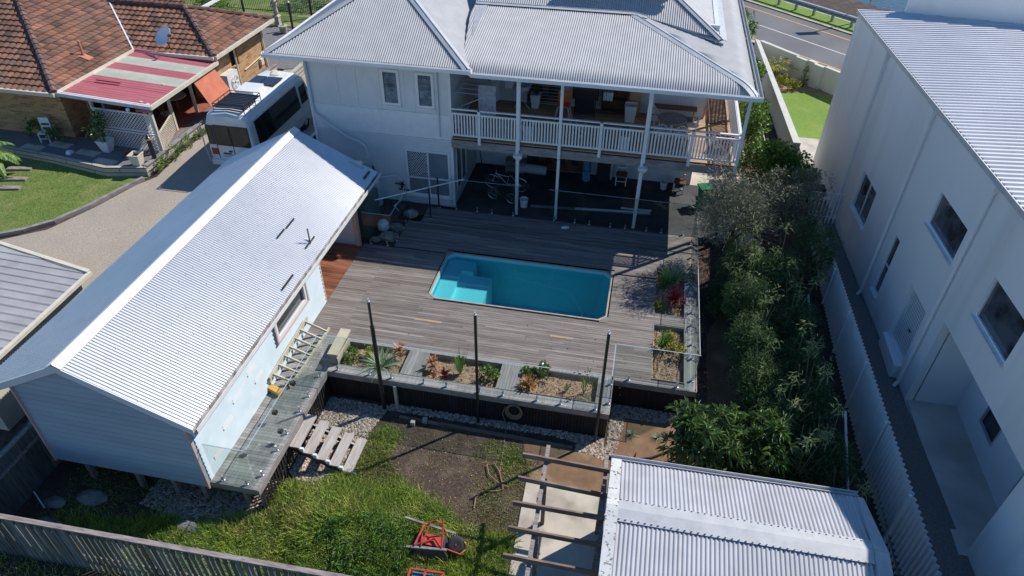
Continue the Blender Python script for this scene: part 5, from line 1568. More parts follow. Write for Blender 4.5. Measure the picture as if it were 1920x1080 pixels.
MB().tube([(-23.3, 22.35, PADZ + .02), (-23.1, 22.35, PADZ + .02)], .14, 12).build('bowl', 'white2', label='round white lid lying on the dark gravel', cat='lid')
for i, (y, s_) in enumerate(((22.5, .45), (23.3, .4), (24.3, .45), (25.3, .38), (26.6, .4), (28.2, .35))):
    m1 = MB(); crown(m1, (-19.05, y, .12), (.24, s_ * .8, .42), 380, .09, .04, 12)
    m1.build('verge_shrub', 'leafgreen', label=['small green shrub at the near end of the retaining wall', 'second shrub along the retaining wall from its near end', 'third shrub along the retaining wall from its near end', 'fourth shrub along the retaining wall, level with the lattice', 'fifth shrub along the retaining wall, beside the bus rear', 'farthest small shrub along the retaining wall by the bus'][i], cat='shrub', group='shrubs along the retaining wall')
for i, (x, y) in enumerate(((-24.9, 21.3), (-24.6, 20.6), (-24.4, 20.0))):
    MB().box(x - .5, x + .5, y - .12, y + .12, gz(x, y), gz(x, y) + .12, R=Matrix.Rotation(rad(12), 3, 'Z')).build('garden_sleeper', 'rail', label=['grey sleeper beside the banana plant, farthest of three', 'middle grey sleeper beside the banana plant', 'nearest grey sleeper beside the banana plant'][i], cat='sleeper', group='sleepers beside the banana plant')
# banana plant at the left edge
t = thing('banana_plant', 'banana plant with broad bright leaves at the left edge of the lawn', 'plant', (-25.6, 20.9, -.2))
MB().tube([(-25.7, 20.9, -.3), (-25.6, 20.9, .9)], [.12, .08], 8).build('stem', 'culm', t)
m1 = MB()
for k in range(17):
    a = k * 2.4; el = random.uniform(.2, 1.1); L_ = random.uniform(1.1, 1.8); c0 = Vector((-25.6, 20.9, .7))
    d = Vector((math.cos(a) * math.cos(el), math.sin(a) * math.cos(el), math.sin(el))); sd = Vector((-math.sin(a), math.cos(a), 0))
    pts = []; n = 16
    for j in range(n + 1):
        f = j / n; p = c0 + d * L_ * f + Vector((0, 0, -.75 * L_ * f * f)); wd = .20 * math.sin(PI * min(1, f * .93 + .07)) ** .7
        pts.append((p, wd))
    for j in range(2, n):
        (p, w0), (q, w1) = pts[j], pts[j + 1]
        for s_ in (-1, 1):
            tilt = Vector((0, 0, -.35 * w0 - random.uniform(0, .05)))
            m1.add([p, q, q + sd * s_ * w1 + tilt, p + sd * s_ * w0 * .96 + tilt + d * .02], [(0, 1, 2, 3)])
m1.build('leaf', 'leafgreen', t)

# ============================================================ BUS
BS = thing('minibus', 'white minibus camper with dark side windows parked beside the brick house', 'bus', (-15.75, 26, -.05))
bx0, bx1, by0, by1, bz0, bz1 = -16.85, -14.75, 22.72, 28.2, .28, 2.52
def busring(y, sc=1.0, top=bz1, k=0):
    cx = (bx0 + bx1) / 2; hw_ = (bx1 - bx0) / 2 * sc
    pr = [(-hw_ * .96, bz0), (-hw_, bz0 + .35), (-hw_ * .985, 1.35), (-hw_ * .90, top - .32), (-hw_ * .82, top - .12), (-hw_ * .62, top - .025), (0, top + .015)]
    pr = pr + [(-x, z) for x, z in reversed(pr[:-1])]
    return [(cx + x, y, z) for x, z in pr]
rings = [busring(by0 + .10, .90, bz1 - .22), busring(by0 + .0, .955, bz1 - .30)] 
ysr = [(by0 + .02, .93, bz1 - .33), (by0 + .06, .975, bz1 - .16), (by0 + .2, 1, bz1 - .04), (by0 + .5, 1, bz1), (by1 - 1.3, 1, bz1), (by1 - .7, .99, bz1 - .08), (by1 - .35, .97, bz1 - .3), (by1 - .1, .94, bz1 - .75), (by1, .9, bz1 - 1.2)]
mb = MB(); n = 13
for y, sc, tp in ysr: mb.v += busring(y, sc, tp)
for i in range(len(ysr) - 1):
    for k in range(n):
        k2 = (k + 1) % n
        mb.f.append((i * n + k, i * n + k2, (i + 1) * n + k2, (i + 1) * n + k))
mb.f.append(tuple(reversed(range(n)))); mb.f.append(tuple((len(ysr) - 1) * n + k for k in range(n)))
mb.f = [tuple(reversed(f)) for f in mb.f]
body = mb.build('body', 'buswhite', BS, smooth=False)
# side window band (right side, facing the camera) and driver's window
def sidewin(x, y0, y1, z0, z1, nm, s_):
    xo = .98 * (bx1 - bx0) / 2; cx = (bx0 + bx1) / 2
    def xx(z):
        h = (bx1 - bx0) / 2
        t_ = (z - 1.35) / (bz1 - .32 - 1.35); return cx + s_ * (h * (.985 + (.90 - .985) * t_) + .012)
    v = [(xx(z0), y0, z0), (xx(z0), y1, z0), (xx(z1), y1, z1), (xx(z1), y0 + .05, z1)]
    m_ = MB().add(v, [(0, 1, 2, 3)]).add([(a - s_ * .03, b, c) for a, b, c in v], [(0, 3, 2, 1)])
    return m_.build(nm, 'busglass', BS)
for s_ in (1, -1):
    sidewin(0, by0 + .35, by1 - 1.35, 1.12, 2.12, 'side_window', s_)
    sidewin(0, by1 - 1.2, by1 - .55, 1.2, 1.95, 'driver_window', s_)
m1 = MB()
for k in range(0):
    y = by0 + random.uniform(0, .06)
    if random.random() < .55: m1.add([(bx1 - .035 - .02, y, 1.4), (bx1 - .035 - .02, y + .04, 1.4), (bx1 - .07, y + .04, 1.95), (bx1 - .07, y, 1.95)], [(0, 1, 2, 3)])
yb = by0 + .008
for (x0, x1, z0, z1, nm, m_) in ((-16.72, -16.52, 1.2, 1.95, 'rear_window', 'busglass'), (-16.40, -15.80, 1.18, 1.98, 'rear_window', 'busglass'), (-15.70, -14.98, 1.18, 1.98, 'rear_window', 'busglass')):
    q = MB().box(x0, x1, yb - .02, yb + .06, z0, z1); q.build(nm, m_, BS)
    f = MB().box(x0 - .03, x0, yb - .025, yb + .06, z0 - .03, z1 + .03).box(x1, x1 + .03, yb - .025, yb + .06, z0 - .03, z1 + .03).box(x0, x1, yb - .025, yb + .06, z1, z1 + .03).box(x0, x1, yb - .025, yb + .06, z0 - .03, z0)
    f.build('window_seal', 'blackmetal', BS)
m1 = MB().box(-16.46, -16.445, yb - .006, yb + .04, .55, 1.95).box(-15.755, -15.74, yb - .006, yb + .04, .55, 1.95).box(-16.46, -15.74, yb - .006, yb + .04, 1.95, 1.965)
m1.build('door_gap', 'blackmetal', BS)
for x0, x1 in ((-16.72, -16.45), (-15.2, -14.93)):
    MB().box(x0, x1, yb - .025, yb + .06, .72, .98).build('tail_light', 'redlens', BS)
pl_ = MB().box(-16.28, -15.86, yb - .03, yb + .02, .62, .76).build('number_plate', 'white2', BS)
tx = D.curves.new('plate_text', 'FONT'); tx.body = 'UQ 248'; tx.size = .12; tx.align_x = 'CENTER'; tx.extrude = .001
tmp = D.objects.new('tmp', tx); COL.objects.link(tmp); bpy.context.view_layer.update()
tme = D.meshes.new_from_object(tmp.evaluated_get(bpy.context.evaluated_depsgraph_get())); D.objects.remove(tmp)
to = D.objects.new('plate_lettering', tme); COL.objects.link(to); to.parent = pl_; tme.materials.clear(); tme.materials.append(M['redlens'])
to.location = Vector((-16.07, yb - .032, .65)) - wo(pl_); to.rotation_euler = (PI / 2, 0, 0)
MB().box(-16.25, -15.9, yb - .03, yb + .03, .79, .82).box(-15.98, -15.84, yb - .03, yb + .03, .88, .93).build('door_handle', 'blackmetal', BS)
MB().box(bx0 + .06, bx1 - .06, by0 - .09, by0 + .15, .30, .52).build('bumper', 'buswhite', BS)
MB().tube([(-16.80, by0 + .0, 2.15), (-16.87, by0 - .12, 2.1), (-16.9, by0 - .13, 1.2), (-16.8, by0 - .13, .45)], .022, 6).build('ladder_rail', 'gutter', BS)
MB().add([(bx1 - .002, by0 + .3, .62), (bx1 - .002, by1 - .5, .62), (bx1 + .004, by1 - .5, .66), (bx1 + .004, by0 + .3, .66)], [(0, 1, 2, 3)]).build('side_trim', 'gutter', BS)
for sx in (1, -1):
    xm = (bx0 + bx1) / 2 + sx * 1.18
    m1 = MB().box(xm - .1, xm + .1, by1 - .12, by1 - .06, 1.45, 1.85).tube([(xm - sx * .2, by1 - .3, 1.9), (xm, by1 - .1, 1.88), (xm, by1 - .09, 1.6)], .015, 6); m1.build('mirror', 'blackmetal', BS)
# roof rack, hatches and panels
m1 = MB()
rx0, rx1, ry0, ry1, rzz = -16.35, -15.05, by0 + .25, by0 + 1.6, bz1 + .14
m1.box(rx0, rx1, ry0, ry0 + .04, rzz, rzz + .04).box(rx0, rx1, ry1 - .04, ry1, rzz, rzz + .04).box(rx0, rx0 + .04, ry0, ry1, rzz, rzz + .04).box(rx1 - .04, rx1, ry0, ry1, rzz, rzz + .04)
for z in (rzz + .14,): m1.tube([(rx0, ry0, z), (rx1, ry0, z), (rx1, ry1, z), (rx0, ry1, z), (rx0, ry0, z)], .018, 6)
for k in range(9): m1.box(rx0 + .01, rx1 - .01, ry0 + .07 + k * .142, ry0 + .16 + k * .142, rzz - .01, rzz + .02)
for x in (rx0, rx1):
    for k in range(4): m1.tube([(x, ry0 + k * (ry1 - ry0) / 3, bz1 - .15), (x, ry0 + k * (ry1 - ry0) / 3, rzz + .14)], .015, 6)
m1.build('roof_rack', 'blackmetal', BS)
MB().box(-16.25, -15.45, by0 + 1.8, by0 + 2.7, bz1 - .01, bz1 + .20).build('roof_air_conditioner', 'buswhite', BS)
MB().box(-16.35, -15.85, by0 + 2.95, by0 + 3.8, bz1 + .03, bz1 + .06).build('solar_panel', 'solar', BS)
MB().box(-15.80, -15.15, by0 + 2.95, by0 + 3.8, bz1 + .03, bz1 + .06).build('solar_panel', 'solar', BS)
MB().lathe((-15.7, by0 + 4.2, bz1), [(.22, 0), (.22, .04), (.15, .07)], 18).lathe((-15.9, by0 + 4.5, bz1 - .02), [(.14, 0), (.14, .05), (.1, .07)], 16).build('roof_vent', 'cream', BS)
for y in (by1 - 1.05, by0 + 1.5):
    for x in (bx0 + .16, bx1 - .14):
        q = MB().lathe((x - .11, y, .33), [(.2, 0), (.37, .02), (.38, .11), (.37, .2), (.2, .22)], 24, Matrix.Rotation(rad(90), 3, 'Y')).build('wheel', 'tyre', BS)
        MB().lathe((x + .105, y, .33), [(.2, 0), (.15, .012), (.05, .02)], 20, Matrix.Rotation(rad(90), 3, 'Y')).build('rim', 'chrome', q)

# boundary bits between bus and house
DF = thing('dark_fence', 'dark stained fence between the driveway and the white house wing', 'fence', (-13.5, 24, 0))
m1 = MB(); y = 20.6
while y < 27: m1.box(-12.95, -12.92, y, y + .13, -.1, 1.25); y += .137
m1.build('paling', 'skirt', DF); MB().box(-13.0, -12.88, 20.6, 27, 1.25, 1.29).build('top_rail', 'gutter', DF)
m1 = MB(); wall(m1, -18.0, -13.0, 33.9, 34.1, -.1, .55); m1.box(-17.9, -17.7, 30.5, 33.9, -.1, .5)
m1.build('block_wall', 'block', label='low pale block wall beyond the bus at the gravel yard', cat='wall')
m1 = MB(); rosette(m1, (-13.1, 26.6, .9), 22, .6, .05); m1.build('grass_tree', 'strap', label='green strappy plant behind the bus, above the dark fence', cat='plant')

# ============================================================ FRONT YARD, PARK, ROAD SIDE
PKF = thing('steel_fence', 'black steel bar fence along the park behind the brick house', 'fence', (-22, 42.2, 0))
m1 = MB(); m1.bar((-34, 42.2, .25), (-12, 42.35, .25), .03, .04).bar((-34, 42.2, 1.75), (-12, 42.35, 1.75), .03, .04)
x = -34
while x < -12: m1.box(x, x + .022, 42.2 + (x + 34) * .0068 - .01, 42.2 + (x + 34) * .0068 + .01, .12, 1.95); x += .125
m1.build('bar', 'blackmetal', PKF)
for k in range(10): 
    x = -33 + k * 2.35; MB().box(x, x + .09, 42.12, 42.24, 0, 2.05).build('post', 'blackmetal', PKF)
t = thing('garden_statue', 'small pale stone statue of a figure on a square plinth near the black fence', 'statue', (-22.6, 40.3, 0))
MB().lathe((-22.6, 40.3, 0), [(.3, 0), (.3, .05), (.22, .1), (.22, .5), (.3, .56), (.26, .6), (.12, .68)], 4, Matrix.Rotation(rad(45), 3, 'Z')).build('plinth', 'concrete', t)
m1 = MB(); c = (-22.6, 40.3, .66)
m1.lathe(c, [(.1, 0), (.15, .1), (.13, .3), (.1, .42), (.14, .55), (.17, .72), (.14, .84), (.06, .9), (.06, .94), (.1, 1.0), (.11, 1.08), (.06, 1.17)], 12)
m1.tube([(-22.45, 40.3, 1.45), (-22.3, 40.25, 1.6), (-22.4, 40.25, 1.75)], [.05, .04, .03], 8).tube([(-22.74, 40.3, 1.45), (-22.85, 40.25, 1.2), (-22.7, 40.15, 1.1)], [.05, .04, .03], 8)
m1.build('figure', 'concrete', t, smooth=True)
for i, (x, y, h, lb) in enumerate(((-21.35, 39.7, 1.6, 'black bollard light beside the stone statue'),)):
    t = thing('bollard_lamp', lb, 'bollard', (x, y, 0)); MB().tube([(x, y, 0), (x, y, h)], .07, 10).build('post', 'blackmetal', t); MB().lathe((x, y, h), [(.07, 0), (.09, .04), (.03, .12)], 10).build('lantern', 'gutter', t)
t = thing('pot_plant', 'small plant in a pale round pot on the gravel near the statue', 'potted plant', (-21.6, 39.0, .05))
MB().lathe((-21.6, 39.0, .05), [(.18, 0), (.26, .4), (.28, .42), (.2, .42)], 14).build('pot', 'concrete', t); m1 = MB(); rosette(m1, (-21.6, 39, .4), 20, .35, .04); m1.build('foliage', 'strap', t)
m1 = MB(); crown(m1, (-26.6, 40.2, .9), (1.3, .8, 1.0), 1100, .4, .05, 26, bend=.4); m1.build('garden_palm', 'leafgreen', label='bright green clumping palm in front of the black fence', cat='palm')
m1 = MB(); rosette(m1, (-28.6, 39.8, .2), 40, .8, .07); m1.build('cordyline', 'red', label='dark red strappy plant at the black fence behind the tiled roof', cat='plant')
m1 = MB(); crown(m1, (-38.5, 36.5, .6), (2.8, 2.4, 1.1), 3500, .16, .08, 50); m1.build('hedge', 'leafgreen', label='bright green hedge behind the tiled roof at the top left corner', cat='hedge')
t = thing('flat_shed', 'grey flat roofed outbuilding in the top left corner', 'shed', (-37, 41, 0))
MB().box(-42, -32.5, 39, 44, 0, 1.9).build('wall', 'gutter', t); MB().box(-42.2, -32.3, 38.8, 44.2, 1.9, 2.05).build('roof', 'slab', t)
PT = thing('park_tree', 'dark tree in the park throwing shade on the grass behind the fence', 'tree', (-19.5, 47, 0))
MB().tube([(-19.5, 47, 0), (-19.4, 47, 2.2), (-19.2, 47.1, 3.6)], [.22, .16, .08], 9).tube([(-19.4, 47, 1.8), (-20.5, 47.3, 3.3)], [.1, .04]).build('trunk', 'bark', PT)
m1 = MB(); crown(m1, (-19.4, 47.5, 4.3), (2.2, 2.0, 1.5), 2500, .2, .09, 40); m1.build('crown', 'leafmango', PT)
# boundary walls of the neighbour
BW = thing('boundary_wall', 'pale rendered boundary wall around the neighbour front lawn', 'wall', (7, 35, 0))
MB().add([(5.95, 41.6, -.4), (6.18, 41.35, -.4), (6.83, 28.5, -.4), (6.53, 28.5, -.4), (5.95, 41.6, .9), (6.18, 41.35, .9), (6.83, 28.5, .9), (6.53, 28.5, .9)], [(0, 1, 2, 3), (4, 7, 6, 5), (0, 4, 5, 1), (1, 5, 6, 2), (2, 6, 7, 3), (3, 7, 4, 0)]).build('side_wall', 'wallpaint', BW)
def fw(t0, t1, k0, k1, z1, nm='front_wall'):
    P0 = Vector((6.18, 41.35)); P1 = Vector((10.2, 36.75)); u = (P1 - P0).normalized(); nn_ = Vector((u.y, -u.x)) * -1
    a = P0 + u * t0; b = P0 + u * t1; 
    q = [a + nn_ * k0, b + nn_ * k0, b + nn_ * k1, a + nn_ * k1]
    MB().add([(p.x, p.y, -.4) for p in q] + [(p.x, p.y, z1) for p in q], [(0, 3, 2, 1), (4, 5, 6, 7), (0, 1, 5, 4), (1, 2, 6, 5), (2, 3, 7, 6), (3, 0, 4, 7)]).build(nm, 'wallpaint', BW)
fw(0, 2.75, 0, .22, .9); fw(3.45, 3.95, .0, .22, .9); fw(4.55, 6.6, 0, .22, .9)
fw(2.75, 3.45, -.16, .06, .9, 'wall_pier'); fw(3.95, 4.55, -.16, .06, .9, 'wall_pier')
t = thing('garden_palm', 'small golden palm in the corner of the neighbour garden bed', 'palm', (6.85, 39.0, -.3))
m1 = MB()
for k in range(16):
    a = k * 2.4; c0 = Vector((6.95, 39.0, .1)); el = random.uniform(.4, 1.2)
    for j in range(12):
        f = (j + 1) / 12; p = c0 + Vector((math.cos(a) * math.cos(el), math.sin(a) * math.cos(el), math.sin(el))) * 1.25 * f + Vector((0, 0, -.5 * f * f))
        sd = Vector((-math.sin(a), math.cos(a), -.25)) * .26 * (1.1 - f)
        leaves(m1, [p, p], [sd + Vector((math.cos(a), math.sin(a), -.2)) * .12, -sd + Vector((math.cos(a), math.sin(a), -.2)) * .12], .28, .05)
m1.build('frond', 'leafyel', t); MB().tube([(6.9, 39, -.3), (6.95, 39, .2)], .08).build('stem', 'culm', t)
for i, (x, y, lb) in enumerate(((7.25, 37.9, 'round yellow shrub below the golden palm'), (7.75, 37.35, 'smaller yellow shrub nearest the bright lawn'))):
    m1 = MB(); crown(m1, (x, y, .02), (.33, .33, .35), 500, .1, .06, 14); m1.build('yellow_shrub', 'leafyel', label=lb, cat='shrub', group='yellow shrubs in the neighbour bed')
for i, (x, y, h, lb, m_) in enumerate(((8.35, 38.0, 1.1, 'tall thin dark plant against the front boundary wall', 'leafmango'), (8.95, 37.5, .55, 'spiky grey green agave near the front boundary wall', 'yucca'))):
    m1 = MB()
    if i == 0: crown(m1, (x, y, .3), (.12, .12, .6), 120, .16, .06, 8); m1.tube([(x, y, -.3), (x, y, .9)], .02)
    rosette(m1, (x, y, -.28), 26, h * .7, .06, up=.6); m1.build('spiky_plant', m_, label=lb, cat='plant')
# guardrail
GR = thing('guardrail', 'grey steel guardrail along the far side of the road', 'guardrail', (10, 50, 0))
kk = 60.2
def gp(t_, k_, z): x, y = diag(t_, k_); return Vector((x, y, z))
m1 = MB()
prof_ = [(0, .42), (-.05, .46), (-.05, .50), (.02, .56), (-.05, .62), (-.05, .66), (0, .70)]
for j in range(len(prof_) - 1):
    (a, z0), (b, z1) = prof_[j], prof_[j + 1]
    m1.add([gp(-60, kk + a * 1.4, z0), gp(12, kk + a * 1.4, z0), gp(12, kk + b * 1.4, z1), gp(-60, kk + b * 1.4, z1)], [(0, 1, 2, 3)])
    m1.add([gp(-60, kk + .06 + a * 1.4, z0), gp(12, kk + .06 + a * 1.4, z0), gp(12, kk + .06 + b * 1.4, z1), gp(-60, kk + .06 + b * 1.4, z1)], [(0, 3, 2, 1)])
m1.add([gp(-60, kk, .705), gp(12, kk, .705), gp(12, kk + .3, .705), gp(-60, kk + .3, .705)], [(0, 1, 2, 3)])
m1.build('rail', 'guard', GR)
for k in range(24):
    p = gp(-43.5 + k * 2.0, kk + .15, 0)
    MB().box(p.x - .07, p.x + .07, p.y - .07, p.y + .07, 0, .69, R=Matrix.Rotation(rad(45), 3, 'Z')).build('post', 'guard', GR)
t = thing('road_sign', 'tall road sign on the verge whose diamond shadow lies on the road', 'road sign', (13.55, 49.55, 0))
MB().tube([(13.55, 49.55, 0), (13.55, 49.55, 5.6)], .06, 8).build('pole', 'guard', t)
MB().box(13.0, 14.1, 49.52, 49.54, 5.0, 6.1, R=Matrix.Rotation(rad(45), 3, 'Y')).build('panel', 'yellow', t)
MF = thing('mesh_fence', 'black wire mesh fence on thin posts above the river bank', 'fence', (10.5, 51.5, 0))
m1 = MB(); kf = 63.3
for k in range(22): 
    p = gp(-30 + k * 2.0, kf, 0); MB().tube([(p.x, p.y, 0), (p.x, p.y, 1.6)], .03, 6).build('post', 'blackmetal', MF)
for k in range(20): m1.bar(gp(-30, kf, .1 + k * .075), gp(14, kf, .1 + k * .075), .006, .008)
for k in range(220): m1.bar(gp(-30 + k * .2, kf, .1), gp(-30 + k * .2, kf, 1.55), .008, .008)
m1.build('wire_mesh', 'blackmetal', MF)
m1 = MB()
for k in range(420):
    p = gp(random.uniform(-22, 14), random.uniform(63.9, 67.2), 0); r_ = random.uniform(.12, .34)
    m1.blob((p.x, p.y, gz(p.x, p.y) + random.uniform(0, .15)), (r_, r_ * .8, r_ * .6), 6, 4, .22)
m1.build('bank_rocks', 'rock2', kind='stuff')
# ============================================================ BACK YARD
def mound(x, y):
    a = math.exp(-(((x + 4.9) / 1.9) ** 2 + ((y - 8.2) / 1.1) ** 2)) * .38
    b = math.exp(-(((x + 6.3) / 1.2) ** 2 + ((y - 9.1) / .7) ** 2)) * .18
    return a + b
LUSH = [(-12.9, 6.8), (-12.6, 7.6), (-10.5, 7.9), (-8.4, 8.25), (-7.75, 8.7), (-7.6, 9.5), (-6.8, 9.65), (-6.3, 9.95), (-5.6, 10.1), (-4.6, 10.05), (-3.6, 9.8), (-2.9, 9.35), (-2.1, 9.2), (-1.75, 9.2), (-1.55, 8.2), (-1.5, 6.3), (-4, 6.3)]
o = drape('grass_bed', LUSH, 'grassbase', .01, step=.35)
me = o.data
for v in me.vertices: v.co.z += mound(v.co.x, v.co.y)
def grass(name, poly, n, h0, h1, m_, lean=.5, wd=.013, mnd=True, dens=None, soft=.09):
    k = scatter(poly, n)
    if dens is not None: k = k[[random.random() < dens(x, y) for x, y in k]]
    k = k + RNG.normal(size=k.shape) * soft
    z = np.array([gz(x, y) + (mound(x, y) if mnd else 0) for x, y in k])
    C = np.concatenate([k, z[:, None]], 1)
    d = RNG.normal(size=(len(k), 3)) * lean; d[:, 2] = 1
    sw = np.stack([np.sin(k[:, 0] * 2.1 + k[:, 1] * 1.3), np.cos(k[:, 1] * 2.7 - k[:, 0]), np.zeros(len(k))], 1) * .45
    d += sw
    H_ = RNG.uniform(h0, h1, len(k)) * (.55 + .45 * np.sin(k[:, 0] * 3.3 + 1) * np.sin(k[:, 1] * 2.9) + .35)
    mb = MB(); leaves(mb, C, d, H_, wd, tri=False, bend=.15)
    o = mb.build(name, m_); o['kind'] = 'stuff'
    return o
grass('long_grass', LUSH, 52000, .10, .34, 'blade', lean=.55, wd=.016)
grass('dry_grass', [(-7.6, 8.8), (-6.9, 9.7), (-6.2, 10.4), (-5.6, 11.2), (-4.8, 10.3), (-5.6, 9.2), (-6.8, 8.2), (-7.6, 8.2)], 9000, .08, .26, 'blade2', lean=.6)
grass('dry_grass', LUSH, 14000, .08, .30, 'blade2', lean=.6)
grass('grass_tuft', [(-6.3, 10.3), (-6.15, 11.6), (-5.7, 11.95), (-5.2, 11.7), (-5.3, 10.9), (-5.6, 10.3)], 2600, .05, .18, 'blade', lean=.6)
grass('sparse_grass', [(-2.9, 9.4), (-2.6, 10.6), (-2.7, 11.6), (-1.9, 12.0), (-1.4, 11.4), (-1.65, 9.2), (-1.6, 8.2), (-2.6, 8.6)], 7000, .04, .13, 'blade2', lean=.8)
grass('grass_fringe', [(-3.2, 11.4), (-2.9, 11.95), (-2.1, 11.9), (-1.9, 11.4), (-2.4, 11.1)], 900, .06, .2, 'blade', lean=.6)
grass('scattered_weeds', [(-6.0, 10.2), (-5.4, 12.1), (-1.6, 12.2), (-1.8, 9.6), (-3, 9.5), (-4.5, 10.2)], 7000, .02, .08, 'blade2', lean=1.2, mnd=False, dens=lambda x, y: math.sin(x * 2.3 + y) * math.sin(y * 3.1 - x) > random.uniform(-.7, .9))
grass('shaded_weeds', [(-13.2, 7.0), (-13.0, 10.2), (-9, 10.2), (-8.2, 9.0), (-8.2, 8.2), (-10.5, 7.6)], 9000, .04, .15, 'blade', lean=.8)
k = scatter([(-14, 5.0), (-14, 6.4), (-2, 6.6), (-2, 5.0)], 6000)
C = np.concatenate([k, np.full((len(k), 1), -1.0)], 1); d_ = RNG.normal(size=(len(k), 3)) * .6; d_[:, 2] = 1
leaves(mb := MB(), C, d_, .18, .015); mb.build('lane_grass', 'blade')['kind'] = 'stuff'
# bright clump behind the white house wing etc. lawn texture blades
k = scatter([(-27, 17.3), (-22.7, 17.5), (-21.2, 18.4), (-20.4, 19.9), (-19.8, 21.0), (-21.0, 21.4), (-23.8, 21.8), (-27, 22.1)], 16000)
C = np.array([(x, y, gz(x, y) + .04) for x, y in k]); d_ = RNG.normal(size=(len(k), 3)) * .5; d_[:, 2] = 1
leaves(mb := MB(), C, d_, .05, .02, tri=True); mb.build('lawn_blades', 'blade2')['kind'] = 'stuff'

k = scatter([(-6.2, 7.0), (-6.0, 8.6), (-4.6, 9.0), (-3.7, 8.7), (-3.9, 7.6), (-3.0, 6.9)], 6500)
k = k[[math.sin(x * 4.1 + 1) * math.sin(y * 4.7) > random.uniform(-.8, .5) for x, y in k]]
C = np.array([(x, y, gz(x, y) + mound(x, y) + random.uniform(.02, .26)) for x, y in k]); d_ = RNG.normal(size=(len(k), 3)); d_[:, 2] += .5
leaves(mb := MB(), C, d_, .17, .03, bend=.4); mb.build('weed_patch', 'weed')['kind'] = 'stuff'
# fallen leaves on deck, patio and soil
for nm_, poly, n, zf in (('fallen_leaves', [(-7.8, 13.0), (-7.8, 18.8), (2.4, 21.6), (2.4, 14.2), (.2, 13.1)], 70, lambda x, y: .006), ('fallen_leaves', [(2.7, 13), (2.7, 21), (3.8, 21), (3.8, 12)], 500, lambda x, y: gz(x, y) + .015), ('soil_litter', [(-6, 10.2), (-5.6, 12), (-1.6, 12), (-1.7, 9.3), (-3.6, 9.7)], 420, lambda x, y: gz(x, y) + .012)):
    k = scatter(poly, n)
    k = k[[not (PX0 - .2 < x < PX1 + .2 and PY0 - .2 < y < PY1 + .2) for x, y in k]]
    C = np.array([(x, y, zf(x, y)) for x, y in k]); d_ = RNG.normal(size=(len(k), 3)); d_[:, 2] = np.abs(d_[:, 2]) * .12
    leaves(mb := MB(), C, d_, .07 if n != 420 else .045, .03); mb.build(nm_, 'mulch')['kind'] = 'stuff'
# pebbles
def pebbles(name, poly, n, s0=.022, s1=.05, dz=0, lb=None):
    k = scatter(poly, n); n = len(k)
    z = np.array([gz(x, y) for x, y in k]) + RNG.uniform(0, .03, n) + dz
    C = np.concatenate([k, z[:, None]], 1)
    base = np.array([(1, 0, 0), (0, 1, 0), (-1, 0, 0), (0, -1, 0), (0, 0, .7), (0, 0, -.7)], float)
    s_ = RNG.uniform(s0, s1, (n, 1, 1)); j = RNG.uniform(.7, 1.3, (n, 6, 1))
    a = RNG.uniform(0, PI, n); ca, sa = np.cos(a), np.sin(a)
    V = base[None] * s_ * j * np.array([1.25, .85, .7])
    X = V[:, :, 0] * ca[:, None] - V[:, :, 1] * sa[:, None]; Y = V[:, :, 0] * sa[:, None] + V[:, :, 1] * ca[:, None]
    V = np.stack([X, Y, V[:, :, 2]], 2) + C[:, None]
    F = np.array([(0, 1, 4), (1, 2, 4), (2, 3, 4), (3, 0, 4), (1, 0, 5), (2, 1, 5), (3, 2, 5), (0, 3, 5)])
    F = (F[None] + np.arange(n)[:, None, None] * 6).reshape(-1, 3)
    mb = MB().np_add(V.reshape(-1, 3), F)
    o = mb.build(name, 'pebble'); o['kind'] = 'stuff'
PB = [(-8.6, 12.65), (-5.9, 12.6), (-6.1, 11.8), (-6.25, 10.9), (-6.3, 10.0), (-6.7, 9.75), (-7.3, 9.7), (-7.7, 9.9), (-8.3, 10.4)]
pebbles('river_pebbles', PB, 6500)
pebbles('river_pebbles', [(-5.9, 12.72), (-.9, 12.72), (.2, 12.72), (.2, 12.35), (-1.2, 12.5), (-5.9, 12.5)], 1700)
pebbles('river_pebbles', [(.3, 14.0), (2.6, 14.0), (2.5, 13.62), (.75, 13.55), (.55, 12.25), (.25, 12.0), (-.5, 12.15), (-.5, 12.4), (.3, 12.4)], 2300)
pebbles('river_pebbles', [(-10.9, 8.3), (-10.9, 9.6), (-7.9, 9.6), (-8.0, 8.3), (-9.3, 8.05)], 3200)
for i, (x, y, r1, lb) in enumerate(((-12.2, 8.2, .42, 'flat grey rock in the shade below the left end of the shed'), (-12.7, 7.3, .38, 'pale rock by the fence corner at lower left'), (-11.5, 7.15, .45, 'flat rock against the bottom paling fence'), (-9.4, 7.95, .3, 'dark flat rock on the pebbles under the shed front'), (-13.0, 7.9, .3, 'small rock at the foot of the left fence'))):
    MB().blob((x, y, -1.0), (r1, r1 * .6, r1 * .35), 12, 7, .14).build('garden_rock', 'rock2', label=lb, cat='rock')
